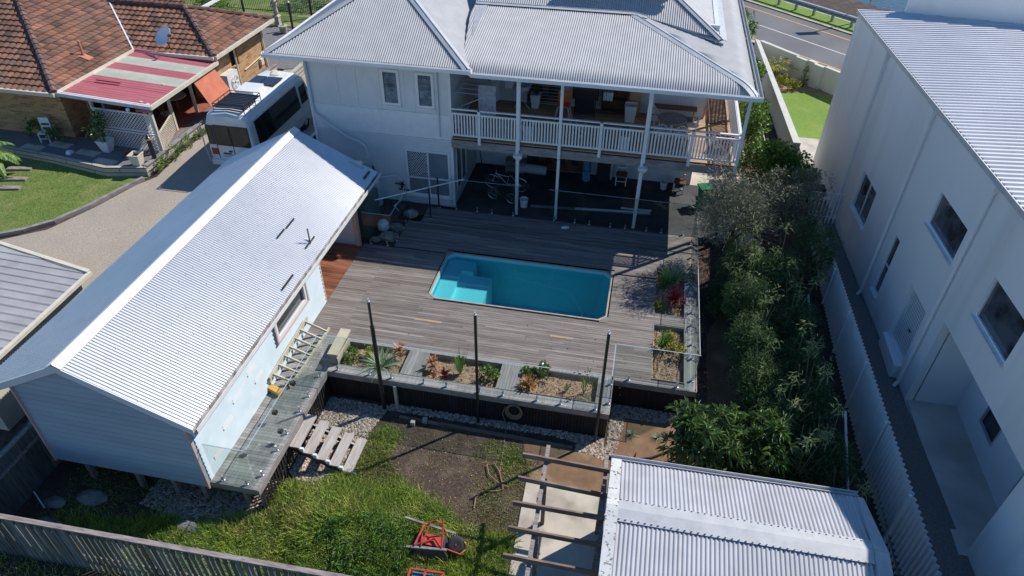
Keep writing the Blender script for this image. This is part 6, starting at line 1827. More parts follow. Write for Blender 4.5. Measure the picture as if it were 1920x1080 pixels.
# timber edging, small blocks, curved bed edge
MB().bar((-5.5, 12.28, -.97), (-2.1, 12.22, -.97), .07, .1).bar((-2.1, 12.22, -.97), (-.6, 12.2, -.98), .07, .08).build('timber_edging', 'terracotta' if False else 'pergola', label='dark timber edging lying along the pebbles in front of the skirt', cat='edging')
for i, (x, y) in enumerate(((-5.05, 12.12), (-4.75, 12.28))):
    MB().box(x - .06, x + .06, y - .06, y + .06, -1.0, -.86).build('concrete_block', 'concrete', label=['small pale block on the soil, the nearer of two', 'small pale block on the timber edging, the farther of two'][i], cat='block')
pts = [(.35, 12.05), (.9, 12.05), (1.5, 12.25), (2.0, 12.6), (2.4, 13.1), (2.6, 13.5)]
b_ = MB()
for a, b in zip(pts[:-1], pts[1:]): b_.bar((*a, -.97), (*b, -.97), .03, .14)
b_.build('bed_edging', 'blackmetal', label='curved dark edging around the small garden bed right of the front skirt', cat='edging')
drape('small_bed', [(.4, 12.1), (.9, 12.1), (1.5, 12.3), (2.0, 12.65), (2.4, 13.15), (2.5, 13.6), (.75, 13.5), (.5, 12.2)], 'brown', .03, step=.4)
for i, (x, y) in enumerate(((.95, 12.95), (1.65, 13.0))):
    m1 = MB(); rosette(m1, (x, y, -.98), 60, .3, .012, spread=1.2, up=.9); m1.build('silver_tussock', 'yucca', label=['silvery grass tussock in the small bed, nearer the skirt corner', 'silvery grass tussock in the small bed, nearer the mango tree'][i], cat='plant')
m1 = MB(); rosette(m1, (1.25, 11.6, -.98), 30, .25, .03, up=.7); m1.build('weed', 'leafyel', label='small yellow green weed on the brown dirt behind the garden shed', cat='plant')
m1 = MB(); rosette(m1, (2.85, 14.2, -.98), 60, .5, .02, up=.7); m1.build('lily_turf', 'strap', label='dark strappy plant at the lower right corner of the deck', cat='plant')

# hoses
t = thing('garden_hose', 'tan garden hose coiled on the black skirt and trailing over the soil', 'hose', (-2.3, 12.6, -.5))
for q in range(4):
    r_ = .19 + q * .018
    MB().tube([(-2.3 + r_ * math.cos(a * PI / 12), 12.70 - q * .02, -.42 + r_ * 1.15 * math.sin(a * PI / 12)) for a in range(25)], .014, 6, caps=False).build('coil', 'hose', t) if q == 0 else None
m1 = MB()
for q in range(4):
    r_ = .17 + q * .022
    m1.tube([(-2.3 + r_ * math.cos(a * PI / 12), 12.69 - q * .022, -.42 + r_ * 1.15 * math.sin(a * PI / 12)) for a in range(25)], .014, 6, caps=False)
m1.tube([(-2.55, 12.68, -.3), (-2.62, 12.66, -.6), (-2.50, 12.6, -.95), (-2.45, 12.2, -.99), (-2.4, 11.6, -.98), (-2.35, 11.0, -.98), (-2.2, 10.6, -.98)], .013, 6)
m1.build('loop', 'hose', t)
MB().tube([(-2.75, 9.82, -.96), (-2.78, 10.1, -.95), (-2.65, 10.35, -.95), (-2.3, 10.42, -.95), (-2.15, 10.5, -.95), (-2.35, 11.0, -.93), (-2.55, 11.25, -.93), (-2.72, 11.15, -.93), (-2.6, 10.85, -.93), (-2.3, 10.65, -.93), (-2.05, 10.6, -.95)], .016, 6).build('short_hose', 'hose2', label='short faded red hose looped on the bare soil with a metal end', cat='hose')

# upturned wheelbarrow
W_ = thing('wheelbarrow', 'red framed wheelbarrow lying upside down in the long grass', 'wheelbarrow', (-3.3, 8.55, -.75))
zb = -.62
m1 = MB()
m1.v += [(-3.95, 8.12, zb - .14), (-2.95, 8.2, zb - .14), (-2.95, 8.75, zb - .14), (-3.95, 8.75, zb - .14), (-3.75, 8.28, zb + .10), (-3.1, 8.33, zb + .12), (-3.1, 8.66, zb + .12), (-3.75, 8.66, zb + .10)]
m1.f += [(0, 1, 5, 4), (1, 2, 6, 5), (2, 3, 7, 6), (3, 0, 4, 7), (4, 5, 6, 7), (0, 3, 2, 1)]
m1.build('tray', 'traygrey', W_)
MB().box(-3.68, -3.15, 8.36, 8.63, zb + .125, zb + .14).build('tray_floor', 'redmetal', W_)
MB().bar((-4.2, 8.95, zb + .12), (-2.9, 8.72, zb + .2), .05, .045).bar((-3.98, 8.22, zb + .12), (-3.0, 8.28, zb + .2), .05, .045).build('handle', 'rail', W_)
m1 = MB()
m1.tube([(-3.62, 8.82, zb + .18), (-3.48, 8.8, zb + .38), (-3.36, 8.78, zb + .5), (-3.26, 8.75, zb + .48), (-3.12, 8.7, zb + .2)], .02, 6)
m1.tube([(-3.68, 8.86, zb + .2), (-3.75, 8.26, zb + .2)], .022, 6).tube([(-3.60, 8.26, zb + .2), (-3.5, 8.8, zb + .42)], .016, 6).tube([(-3.12, 8.28, zb + .2), (-3.2, 8.78, zb + .58)], .02, 6).tube([(-3.7, 8.3, zb + .18), (-3.35, 8.5, zb + .2), (-3.15, 8.3, zb + .2)], .018, 6)
m1.tube([(-2.98, 8.7, zb + .2), (-2.66, 8.62, zb + .06), (-2.62, 8.45, zb + .04), (-2.7, 8.32, zb + .06), (-3.0, 8.3, zb + .2)], .016, 6)
m1.build('frame', 'redmetal', W_)
Rw = Vector((.12, -.62, .78)).to_track_quat('Z', 'Y').to_matrix()
q = MB().lathe((-2.84, 8.50, zb + .12), [(.10, -.045), (.17, -.05), (.20, -.02), (.20, .02), (.17, .05), (.10, .045)], 24, Rw).build('wheel', 'tyre', W_, smooth=True)
MB().lathe((-2.84, 8.50, zb + .12), [(.105, -.02), (.105, .03), (.06, .02), (.025, .03), (.02, .06), (.005, .06)], 18, Rw).build('rim', 'redmetal', q)
t = thing('crate', 'red and grey plastic crate in the grass at the bottom edge below the wheelbarrow', 'crate', (-3.3, 7.85, -.85))
m1 = MB()
for (a, b) in (((-3.7, 7.45), (-2.95, 7.52)), ((-3.7, 7.78), (-2.95, 7.82)), ((-3.7, 7.45), (-3.7, 7.78)), ((-2.95, 7.52), (-2.95, 7.82)), ((-3.35, 7.48), (-3.35, 7.8))): m1.bar((*a, -.6), (*b, -.6), .04, .05).bar((*a, -.8), (*b, -.8), .03, .05)
m1.build('frame', 'redmetal', t); MB().box(-3.66, -2.99, 7.48, 7.79, -.9, -.7).build('liner', 'bluefab', t)

# ============================================================ PLANTER PLANTS
def bush(x, y, z, r, m_, lb, n=420, L_=.07, W_2=.045, nm='shrub', h=None, grp=None, cl=14):
    m1 = MB(); crown(m1, (x, y, z + (h or r) * .8), (r * 1.2, r * 1.2, (h or r) * 1.2), n, L_, W_2, cl, bend=.1)
    for k in range(4): m1.tube([(x, y, z - .03), (x + random.uniform(-r, r) * .5, y + random.uniform(-r, r) * .5, z + (h or r))], .006, 4)
    return m1.build(nm, m_, label=lb, cat='shrub', **({'group': grp} if grp else {}))
def strappy(x, y, z, n, L_, W_2, m_, lb, up=.9, spread=1.0, droop=.5, cat='plant', nm='strap_plant', stem=0):
    n = int(n * 1.25); L_ *= 1.55; W_2 *= 1.3
    m1 = MB(); rosette(m1, (x, y, z + stem), n, L_, W_2, spread, up, droop=droop)
    if stem:
        m1.tube([(x, y, z - .02), (x, y, z + stem)], .015, 5)
        rosette(m1, (x + .04, y, z + stem * .55), n // 2, L_ * .8, W_2, spread, up * .6, droop=droop)
    return m1.build(nm, m_, label=lb, cat=cat)
pz = -.16
bush(-7.22, 13.4, pz, .2, 'leafgreen', 'small fresh green bush beside the timber bench')
bush(-6.72, 13.62, pz, .16, 'leafyel', 'small yellow green bush behind the striped yucca')
strappy(-6.30, 13.30, pz, 95, .50, .026, 'yucca', 'spiky striped yucca in the left front planter behind the tall black pole', up=.45, spread=1.3, droop=.2, nm='yucca')
strappy(-5.85, 13.72, pz, 26, .26, .06, 'orange', 'tall orange cordyline at the right end of the left front planter', stem=.35, nm='cordyline')
strappy(-4.82, 13.50, pz, 26, .26, .06, 'orange', 'orange cordyline at the left end of the middle front planter', stem=.28, nm='cordyline')
strappy(-4.42, 13.22, pz, 20, .2, .05, 'red', 'small dark red cordyline in the middle front planter', stem=.15, nm='cordyline')
strappy(-4.72, 13.2, pz, 14, .2, .05, 'orange', 'low orange cordyline near the glass in the middle front planter', nm='cordyline')
strappy(-4.02, 13.50, pz, 50, .58, .035, 'strap', 'tall green strappy lily in the middle front planter', up=1.6, spread=.8, droop=.15, nm='lily')
bush(-3.18, 13.40, pz, .27, 'leafgreen', 'rounded green bush at the right end of the middle front planter', n=700)
bush(-2.10, 13.80, pz, .18, 'leafgreen', 'small green bush in the back left corner of the right front planter')
bush(-1.70, 13.84, pz, .20, 'leafmango', 'darker green bush at the back of the right front planter', h=.28)
strappy(-2.02, 13.28, pz, 44, .32, .065, 'orange', 'broad orange and cream cordyline at the left of the right front planter', stem=.12, nm='cordyline')
m1 = MB(); rosette(m1, (-.98, 13.45, pz), 150, .3, .008, spread=.8, up=1.1, droop=.1); m1.build('feathery_shrub', 'leafpale', label='small pale feathery shrub in the right front planter', cat='shrub')
m1 = MB()
for k in range(7): m1.tube([(-.5, 13.45, pz), (-.5 + random.uniform(-.1, .1), 13.5, pz + .25), (-.5 + random.uniform(-.3, .3), 13.5 + random.uniform(-.2, .3), pz + random.uniform(.5, .8))], .008, 4)
crown(m1, (-.5, 13.5, pz + .5), (.3, .28, .3), 70, .08, .05, 10); m1.build('twiggy_shrub', 'leafgreen', label='thin twiggy shrub beside the rightmost black pole', cat='shrub')
strappy(1.55, 18.75, pz, 46, .55, .04, 'strap', 'bright green strappy lily in the upper right planter', up=1.3, spread=.9, nm='lily')
strappy(1.9, 19.15, pz, 80, .55, .03, 'yucca', 'blue green spiky plant at the back of the upper right planter', up=.7, spread=1.2, droop=.25, nm='yucca')
strappy(1.85, 17.85, pz, 40, .42, .05, 'red', 'dark red cordyline in the upper right planter', stem=.2, nm='cordyline')
bush(1.45, 17.55, pz, .16, 'leafyel', 'small yellowish bush in the front corner of the upper right planter', n=200)
strappy(1.58, 15.75, pz, 46, .5, .04, 'strap', 'green strappy lily in the lower right planter', up=1.2, nm='lily')
bush(1.98, 15.6, pz, .25, 'leafyel', 'yellow green bush beside the lily in the lower right planter')
bush(1.75, 16.15, pz, .16, 'leafyel', 'small yellow bush behind the lily in the lower right planter', n=220)

# ============================================================ TREES AND HEDGE ON THE RIGHT
def tree(nm, lb, cat, x, y, z0, cx, cy, cz, r, n, L_, W_2, leaf, clumps=36, cr=.28, bend=.3, up=.2, ros=1, grp=None, limbs=7, bark='bark', tr=.07):
    t = thing(nm, lb, cat, (x, y, z0), grp)
    b_ = MB(); b_.tube([(x, y, z0), (lerp(x, cx, .4), lerp(y, cy, .4), lerp(z0, cz, .5)), (cx, cy, cz)], [tr, tr * .75, tr * .4], 8)
    for k in range(limbs):
        a = k * 2.4; e_ = random.uniform(.1, .9)
        s0 = Vector((lerp(x, cx, .5), lerp(y, cy, .5), lerp(z0, cz, random.uniform(.35, .8))))
        p = Vector((cx + r[0] * .8 * math.cos(a), cy + r[1] * .8 * math.sin(a), cz + r[2] * (e_ - .2)))
        b_.tube([s0, s0.lerp(p, .5) + Vector((0, 0, .08)), p], [tr * .45, tr * .3, tr * .12], 5)
    b_.build('trunk', bark, t)
    m1 = MB(); crown(m1, (cx, cy, cz), r, n, L_, W_2, clumps, cr, bend, up, ros)
    m1.build('crown', leaf, t)
    return t
tree('mango_tree', 'leafy mango tree with glossy leaves left of its twin, above the garden shed roof', 'tree', 2.7, 11.9, -1, 2.75, 11.95, .35, (1.05, .95, 1.1), 4200, .27, .065, 'leafmango', 46, .21, .5, .3, 8)
tree('mango_tree', 'leafy mango tree nearest the bamboo, above the middle of the garden shed roof', 'tree', 4.0, 12.0, -1, 4.0, 12.05, .25, (.95, .88, 1.0), 3400, .28, .065, 'leafmango', 34, .22, .5, .3, 8)
tree('olive_shrub', 'big grey green twiggy shrub by the right end of the verandah', 'tree', 3.6, 20.2, -.4, 3.45, 20.0, 2.1, (1.25, 1.25, 1.35), 9000, .17, .022, 'leafgrey', 70, .30, .0, .1, 1, limbs=14)
m1 = MB()
for k in range(150):
    a = random.uniform(0, 2 * PI); e_ = random.uniform(-.1, 1.2); d = Vector((math.cos(a) * math.cos(e_), math.sin(a) * math.cos(e_), math.sin(e_)))
    c0 = Vector((3.5, 20.05, 1.7)) + d * .4; m1.tube([c0, c0 + d * .6, c0 + d * random.uniform(.9, 1.45)], [.008, .006, .003], 4)
m1.build('twigs', 'leafgrey', [o_ for o_ in D.objects if o_.name.startswith('olive_shrub')][0])
tree('dark_shrub', 'dark small leaved shrub between the grey shrub and the white picket gate', 'shrub', 5.6, 22.4, -.5, 5.6, 22.0, 1.7, (1.15, 1.2, 1.3), 7500, .11, .03, 'leafgrey', 50, .28, 0, .1, 1)
tree('dark_shrub', 'dark small leaved shrub leaning over the white fence top', 'shrub', 6.1, 20.4, -.5, 6.2, 20.3, .9, (.8, 1.1, 1.0), 4500, .10, .03, 'leafdark', 40, .28, 0, .1, 1)
tree('climber_bush', 'bright green leafy bush beside the verandah corner', 'bush', 5.0, 25.5, -.1, 5.0, 25.4, 1.3, (1.0, 1.3, .9), 4200, .13, .08, 'leafgreen', 40, .3, .1, .2, 1)
tree('climber_bush', 'bright green leafy bush behind the grey shrub nearer the rendered wall', 'bush', 6.1, 25.9, -.1, 6.0, 25.9, .9, (.9, 1.0, .8), 3400, .13, .08, 'leafgreen', 34, .3, .1, .2, 1)
tree('climber_bush', 'leafy green bush farther along the verandah side', 'bush', 4.8, 29.2, -.1, 4.8, 29.2, 1.3, (.8, 1.8, .9), 3600, .13, .08, 'leafgreen', 36, .3, .1, .2, 1)
tree('climber_bush', 'green bush at the far end of the house side by the street', 'bush', 4.9, 34.0, -.1, 4.9, 34.0, 1.2, (.8, 1.8, 1.0), 2600, .15, .09, 'leafgreen', 30, .3, .1, .2, 1)
tree('street_shrub', 'light green shrub at the road behind the house corner', 'shrub', 5.2, 43.6, 0, 5.2, 43.6, 1.0, (.8, .8, .9), 1200, .25, .08, 'leafgreen', 20, .3, .2, .2, 1)
BSP = [(4.3, 19.3, 1.5, 'bamboo clump at the far end of the hedge beside the grey shrub'), (5.3, 18.6, 1.6, 'bamboo clump with pale sunlit tips near the white fence top'), (4.4, 17.4, 1.5, 'bamboo clump with bright tips, level with the upper right planter'),
       (5.6, 16.9, 1.3, 'bamboo clump against the white fence, level with the upper planter'), (4.5, 15.8, 1.3, 'dark bamboo clump, level with the gap between the right planters'), (5.6, 15.2, 1.2, 'dark bamboo clump against the white fence, level with the lower planter'),
       (4.6, 14.3, 1.2, 'dark bamboo clump beside the brown dirt track'), (5.7, 13.7, 1.2, 'bamboo clump against the white fence behind the mango trees'), (5.0, 12.9, 1.1, 'bamboo clump just behind the right mango tree'),
       (6.0, 12.2, 1.0, 'bamboo clump spilling over the white fence above the garden shed'), (5.2, 11.5, .8, 'bamboo clump right of the mango trees above the shed gutter'), (6.1, 10.9, .6, 'low bamboo clump at the right corner of the garden shed roof'), (3.9, 18.6, .6, 'low dark bamboo clump at the edge of the bare garden soil')]
for i, (x, y, cz, lb) in enumerate(BSP):
    x -= .40; cz -= .6
    g0 = gz(x, y)
    t = thing('bamboo', lb, 'bamboo', (x, y, g0), 'bamboo clumps in the hedge')
    b_ = MB(); tips = []
    for k in range(9):
        a = random.uniform(0, 2 * PI); rr_ = random.uniform(.1, .9)
        top = Vector((x + math.cos(a) * rr_ * .6, y + math.sin(a) * rr_, cz + random.uniform(.4, 1.2)))
        if k < 2: top.z += .5
        b_.tube([(x + random.uniform(-.2, .2), y + random.uniform(-.2, .2), g0), (lerp(x, top.x, .35), lerp(y, top.y, .35), lerp(g0, top.z, .55)), top], [.018, .014, .006], 5)
        tips.append(top)
    b_.build('culm', 'culm', t)
    m1 = MB(); crown(m1, (x, y, cz - .25), (.66, .85, .25 + cz * .7), 7500, .14, .024, 60, .34, .35, .1, 1); 
    m1.build('foliage', 'leafdark', t)
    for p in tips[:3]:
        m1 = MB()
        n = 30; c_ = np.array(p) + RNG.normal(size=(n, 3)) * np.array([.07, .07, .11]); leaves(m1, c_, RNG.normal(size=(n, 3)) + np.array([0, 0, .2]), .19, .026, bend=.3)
        m1.build('sunlit_tip', 'leafpale', t)  # sunlight on the tips is painted with a paler leaf colour
for i, (a, b, lb) in enumerate((((5.75, 17.9, .9), (5.9, 16.9, .2), 'short white pipe lying in the bamboo near the fence top'), ((5.9, 12.9, 1.2), (6.1, 11.0, -.3), 'long pale pipe leaning through the bamboo by the white fence'), ((6.25, 9.9, .2), (6.4, 7.2, .0), 'pale pipe along the right side of the garden shed'))):
    MB().tube([a, b], .03, 6).build('garden_pipe', 'gutter', label=lb, cat='pipe')
MB().tube([(4.6, 33, 2.2), (4.9, 29, 1.9), (5.3, 26.5, 1.1), (5.6, 24.8, .3)], .03, 6).build('garden_pipe', 'cream', label='long pale pipe running down through the green bushes beside the verandah', cat='pipe')
# picket gate and dark unit behind it
t = thing('picket_gate', 'white picket gate between the garden fence and the white building', 'gate', (7.4, 24.6, -.5))
m1 = MB()
for k in range(9): m1.box(6.85 + k * .135, 6.91 + k * .135, 24.5, 24.53, -.45, .82)
m1.build('picket', 'white2', t); MB().box(6.82, 8.0, 24.53, 24.56, .55, .62).box(6.82, 8.0, 24.53, 24.56, -.2, -.13).box(6.82, 8.0, 24.49, 24.54, .82, .86).build('rail', 'white2', t)
t = thing('heat_pump', 'dark outdoor unit standing behind the white picket gate', 'air conditioner', (7.2, 25.7, -.4))
MB().box(6.9, 7.5, 25.4, 25.8, -.4, .5).build('casing', 'blackmetal', t); MB().lathe((7.2, 25.4, .1), [(.22, 0), (.22, .02), (.05, .02)], 16, Matrix.Rotation(rad(90), 3, 'X')).build('fan_grille', 'gutter', t)
# green bin
t = thing('wheelie_bin', 'green plastic tub bin beside the patio, half under the grey shrub', 'bin', (2.85, 24.0, 0))
MB().lathe((2.85, 24.0, 0), [(.24, 0), (.30, .75), (.34, .78), (.34, .82), (.29, .82), (.25, .3)], 4, Matrix.Rotation(rad(30), 3, 'Z')).build('body', 'binGreen', t)
MB().box(2.6, 3.1, 23.75, 24.25, .83, .88, R=Matrix.Rotation(rad(20), 3, 'Z')).build('lid', 'binGreen', t)
MB().box(3.05, 3.75, 24.5, 25.1, 0, .6).build('storage_tub', 'blackmetal', label='black storage tub behind the green bin', cat='tub')

# ============================================================ THINGS ON DECK AND PATIO
MB().blob((-2.1, 21.35, .04), (.16, .07, .05), 12, 6, .03, R=Matrix.Rotation(rad(20), 3, 'Z')).build('pool_shoe', 'white2', label='small white and blue pool float lying on the shaded deck', cat='float')
def bucket(x, y, z, r, h, m_, lb):
    t = thing('bucket', lb, 'bucket', (x, y, z))
    MB().lathe((x, y, z), [(r * .8, 0), (r, h), (r * 1.06, h), (r * .95, h - .01), (r * .77, .03)], 18).build('body', m_, t, smooth=False)
    MB().tube([(x - r, y, z + h), (x - r * .6, y - r * .8, z + h * .6), (x + r * .6, y - r * .8, z + h * .6), (x + r, y, z + h)], .006, 5).build('handle', 'chrome', t)
bucket(-3.86, 22.55, 0, .16, .34, 'white2', 'white bucket on the patio beside the verandah post')
bucket(1.35, 25.05, 0, .15, .32, 'dish', 'small grey patterned bucket next to the right patio chair')
c1 = simple_chair('patio_chair', 'white wooden chair with dark seat in the middle of the patio wall', 'chair', (-.35, 25.1, 0), 0, 'darkwood', 'white2', 1.0, grp='white wooden chairs on the patio')
c2 = dup(c1, (1.95, 25.0, 0), rad(-8), label='white wooden chair with a sunlit seat at the right end of the patio')
def bike(lb, x, y, rz, r, m_, fr):
    t = thing('bicycle', lb, 'bicycle', (0, 0, 0))
    for wx in (-r * 1.65, r * 1.65):
        q = MB().tube([(wx + r * math.cos(a * PI / 12), 0, r + r * math.sin(a * PI / 12)) for a in range(25)], .022, 6, caps=False).build('wheel', 'tyre', t)
        m1 = MB().tube([(wx + r * .9 * math.cos(a * PI / 12), 0, r + r * .9 * math.sin(a * PI / 12)) for a in range(25)], .010, 5, caps=False)
        for k in range(10): m1.tube([(wx, 0, r), (wx + r * .9 * math.cos(k * PI / 5), 0, r + r * .9 * math.sin(k * PI / 5))], .003, 4)
        m1.build('rim', 'chrome', q)
    a, b = -r * 1.65, r * 1.65
    MB().tube([(a, 0, r), (-.02, 0, r * .9), (b * .72, 0, r * 2.3)], fr, 6).tube([(a, 0, r), (-.15, 0, r * 2.2), (-.02, 0, r * .9)], fr * .8, 6).tube([(-.12, 0, r * 1.9), (b * .70, 0, r * 2.1)], fr, 6).tube([(b, 0, r), (b * .68, 0, r * 2.6)], fr * .9, 6).build('frame', m_, t)
    MB().box(-.28, -.02, -.06, .06, r * 2.35, r * 2.35 + .06).tube([(-.15, 0, r * 2.1), (-.15, 0, r * 2.35)], .012).build('saddle', 'blackmetal', t)
    MB().tube([(b * .6, -.26, r * 2.75), (b * .70, -.1, r * 2.8), (b * .70, .1, r * 2.8), (b * .6, .26, r * 2.75)], .014, 6).build('handlebar', 'blackmetal', t)
    MB().tube([(-.02, -.06, r * .9), (-.02, -.1, r * .9 - .16)], .012).tube([(-.02, .06, r * .9), (-.02, .1, r * .9 + .16)], .012).build('crank', 'chrome', t)
    t.location = (x, y, 0); t.rotation_euler = (rad(-6), 0, rz)
bike('large bicycle with white frame tubes parked on the patio beside the post', -4.75, 23.6, rad(176), .34, 'gutter', .018)
bike('small folding bicycle with pale wheels nearest the glass on the patio', -4.75, 22.75, rad(165), .24, 'blackmetal', .018)
t = thing('golf_bag', 'light blue golf bag standing against the back wall of the patio', 'golf bag', (-1.75, 25.1, 0))
MB().tube([(-1.75, 25.05, .02), (-1.75, 25.12, .85)], [.16, .15], 12).build('bag', 'bluefab', t); MB().box(-1.9, -1.6, 24.86, 24.94, .15, .5).build('pocket', 'bluefab', t)
m1 = MB()
for k in range(6): m1.tube([(-1.8 + k * .025, 25.1, .8), (-1.86 + k * .05, 25.15, 1.12)], .008, 4).blob((-1.86 + k * .05, 25.13, 1.13), (.04, .03, .04), 6, 4, 0)
m1.build('club', 'blackmetal', t)
t = thing('kids_scooter', 'dark scooter and tools leaning in the left corner of the patio', 'scooter', (-5.9, 25.0, 0))
MB().box(-6.1, -5.5, 24.9, 25.02, .08, .12).build('deck', 'blackmetal', t); MB().tube([(-6.05, 24.95, .1), (-6.15, 25.0, .95)], .02, 6).tube([(-6.15, 24.8, .95), (-6.15, 25.2, .95)], .018, 6).build('handlebar', 'blackmetal', t)
for x in (-6.1, -5.5): MB().lathe((x, 24.93, .06), [(.06, 0), (.06, .03)], 12, Matrix.Rotation(rad(90), 3, 'X')).build('wheel', 'tyre', t)
t = thing('cushion_stack', 'grey rolled mats and cushions against the patio wall behind the bicycle', 'rolled mat', (-3.9, 25.2, 0))
MB().tube([(-4.6, 25.2, .2), (-3.4, 25.15, .2)], .2, 14).build('roll', 'gutter', t); MB().box(-5.1, -4.3, 25.05, 25.45, 0, .5).build('cushion', 'fascia', t)
MB().box(-1.35, -.85, 25.1, 25.5, 0, 1.1).box(-1.38, -.82, 25.08, 25.52, 1.1, 1.14).build('patio_cabinet', 'dark', label='dark cabinet beside the blue golf bag', cat='cabinet')
MB().tube([(-.78, 25.35, 0), (-.78, 25.35, 2.55)], .05, 6).build('inner_post', 'white2', label='white inner post near the patio cabinet', cat='post')
for i, (a, b, lb) in enumerate((((-3.6, 22.62), (.95, 22.98), 'longest pale plank lying on the patio along the glass'), ((-1.9, 22.75), (.9, 23.02), 'shorter pale plank lying on the longest one'), ((-.2, 23.1), (.95, 23.14), 'short pale plank at the right of the stack'))):
    z = .02 + i * .025
    MB().bar((*a, z), (*b, z), .10 if i else .14, .022).build('timber_plank', 'fascia' if i == 0 else 'white2', label=lb, cat='plank', group='planks on the patio')
# verandah furniture
vz = 2.86
t = thing('laundry_rack', 'wall mounted folding clothes line with white washing on the left of the verandah', 'clothes line', (-5.7, 23.6, vz))
m1 = MB()
for y in (22.5, 22.9, 23.3, 23.7): m1.tube([(-6.4, y, 4.35), (-5.0, y + .05, 4.3)], .012, 5)
m1.tube([(-6.4, 22.5, 4.35), (-6.4, 23.7, 4.35)], .015).tube([(-5.0, 22.5, 4.3), (-5.0, 23.75, 4.3)], .015).tube([(-6.42, 22.6, 3.7), (-5.2, 22.6, 4.3)], .015)
m1.build('frame', 'gutter', t)
def cloth_(x0, y0, x1, y1, z0, z1, lb):
    b_ = MB(); n = 18
    for i in range(n + 1):
        f = i / n; x = x0 + (x1 - x0) * f; y = y0 + (y1 - y0) * f
        w_ = .035 * math.sin(f * 19)
        for j in range(6): b_.v.append((x + w_ * (j / 5), y + w_ * (j / 5) + .03 * math.sin(j * 1.7), z1 + (z0 - z1) * j / 5 + .03 * math.sin(f * 7) * (j == 5)))
    for i in range(n):
        for j in range(5): q = i * 6 + j; b_.f.append((q, q + 6, q + 7, q + 1))
    b_.build('washing', 'cloth', label=lb, cat='laundry', group='washing on the verandah')
cloth_(-5.75, 23.3, -5.1, 23.3, 3.15, 4.35, 'large white sheet hanging at the left of the verandah'); cloth_(-4.95, 24.2, -4.7, 24.5, 3.9, 4.75, 'narrow white cloth hanging beside the sheet'); cloth_(-5.35, 23.75, -5.15, 24.2, 3.5, 4.9, 'white cloth hanging behind the sheet')
t = thing('ironing_stand', 'striped cot basket on crossed folding legs against the verandah wall', 'cot', (-4.4, 25.1, vz))
MB().lathe((-4.45, 25.0, 3.55), [(.12, 0), (.3, .1), (.36, .28), (.33, .28), (.26, .1)], 16).build('basket', 'cloth', t)
MB().bar((-4.75, 25.0, vz), (-4.2, 25.0, 3.6), .03, .03).bar((-4.15, 25.0, vz), (-4.7, 25.0, 3.6), .03, .03).build('leg', 'gutter', t)
for x, y, nm_ in ((-3.95, 25.25, 'white trough pot with a green plant against the verandah wall'), (-3.75, 22.5, 'white pot with a strappy plant behind the balustrade near the second post'), (-.35, 22.45, 'white pot with a bushy plant behind the balustrade at its middle')):
    t = thing('pot_plant', nm_, 'potted plant', (x, y, vz))
    MB().lathe((x, y, vz), [(.2, 0), (.26, .5), (.28, .5), (.28, .54), (.22, .54), (.2, .44)], 4, Matrix.Rotation(rad(45), 3, 'Z')).build('pot', 'white2', t)
    m1 = MB(); rosette(m1, (x, y, vz + .5), 42, .55, .04); m1.build('foliage', 'leafmango', t)
t = thing('high_chair', 'orange seated chair with grey legs in the middle of the verandah', 'chair', (-2.75, 24.2, vz))
MB().box(-2.98, -2.52, 24.0, 24.4, vz + .6, vz + .68).build('seat', 'orangefab', t); MB().box(-2.98, -2.52, 24.38, 24.44, vz + .68, vz + 1.1).build('backrest', 'orangefab', t)
for sx in (-1, 1):
    for sy in (-1, 1): MB().bar((-2.75 + sx * .32, 24.2 + sy * .28, vz), (-2.75 + sx * .18, 24.2 + sy * .16, vz + .62), .04, .04).build('leg', 'gutter', t)
t = thing('barbecue', 'dark covered barbecue trolley beside the orange chair', 'barbecue', (-2.0, 24.9, vz))
MB().box(-2.5, -1.55, 24.7, 25.3, vz + .7, vz + 1.1).build('hood', 'blackmetal', t); MB().box(-2.4, -1.7, 24.75, 25.25, vz + .15, vz + .7).build('cabinet', 'dark', t)
for x in (-2.4, -1.65): MB().box(x, x + .04, 24.75, 24.8, vz, vz + .7).build('leg', 'blackmetal', t)
t = thing('round_stool', 'small white rimmed wire stool on the verandah behind the balustrade', 'stool', (-2.05, 23.2, vz))
MB().tube([(-2.05 + .27 * math.cos(a * PI / 10), 23.2 + .27 * math.sin(a * PI / 10), vz + .45) for a in range(21)], .015, 5).build('rim', 'white2', t)
for k in range(4):
    a = k * PI / 2 + .5; MB().tube([(-2.05 + .25 * math.cos(a), 23.2 + .25 * math.sin(a), vz + .45), (-2.05 - .25 * math.cos(a), 23.2 - .25 * math.sin(a), vz)], .01, 5).build('leg', 'white2', t)
t = thing('bookshelf', 'tall brown open shelf holding boxes on the verandah', 'shelf', (-.95, 25.3, vz))
MB().box(-1.45, -1.40, 25.15, 25.55, vz, 4.95).box(-.5, -.45, 25.15, 25.55, vz, 4.95).box(-1.4, -.5, 25.5, 25.55, vz, 4.95).build('side_panel', 'darkwood', t)
for z in (2.95, 3.4, 3.95, 4.4, 4.9): MB().box(-1.4, -.5, 25.15, 25.5, z, z + .03).build('shelf_board', 'darkwood', t)
for x0, x1, z, h, m_, lb in ((-1.35, -.95, 4.43, .2, 'white2', 'white box with dark writing on the top shelf'), (-.8, -.62, 4.43, .22, 'dish', 'pale blue tub on the top shelf'), (-.85, -.6, 3.98, .14, 'cloth', 'folded white cloth on the middle shelf')):
    MB().box(x0, x1, 25.12, 25.42, z, z + h).build('storage_box', m_, label=lb, cat='box')
for k in range(3): MB().box(-1.38 + k * .125, -1.27 + k * .125, 25.1, 25.4, 3.43, 3.75).build('carton', 'white2', label=['left of three white cartons on the lower shelf', 'middle of three white cartons on the lower shelf', 'right of three white cartons on the lower shelf'][k], cat='carton', group='white cartons on the shelf')
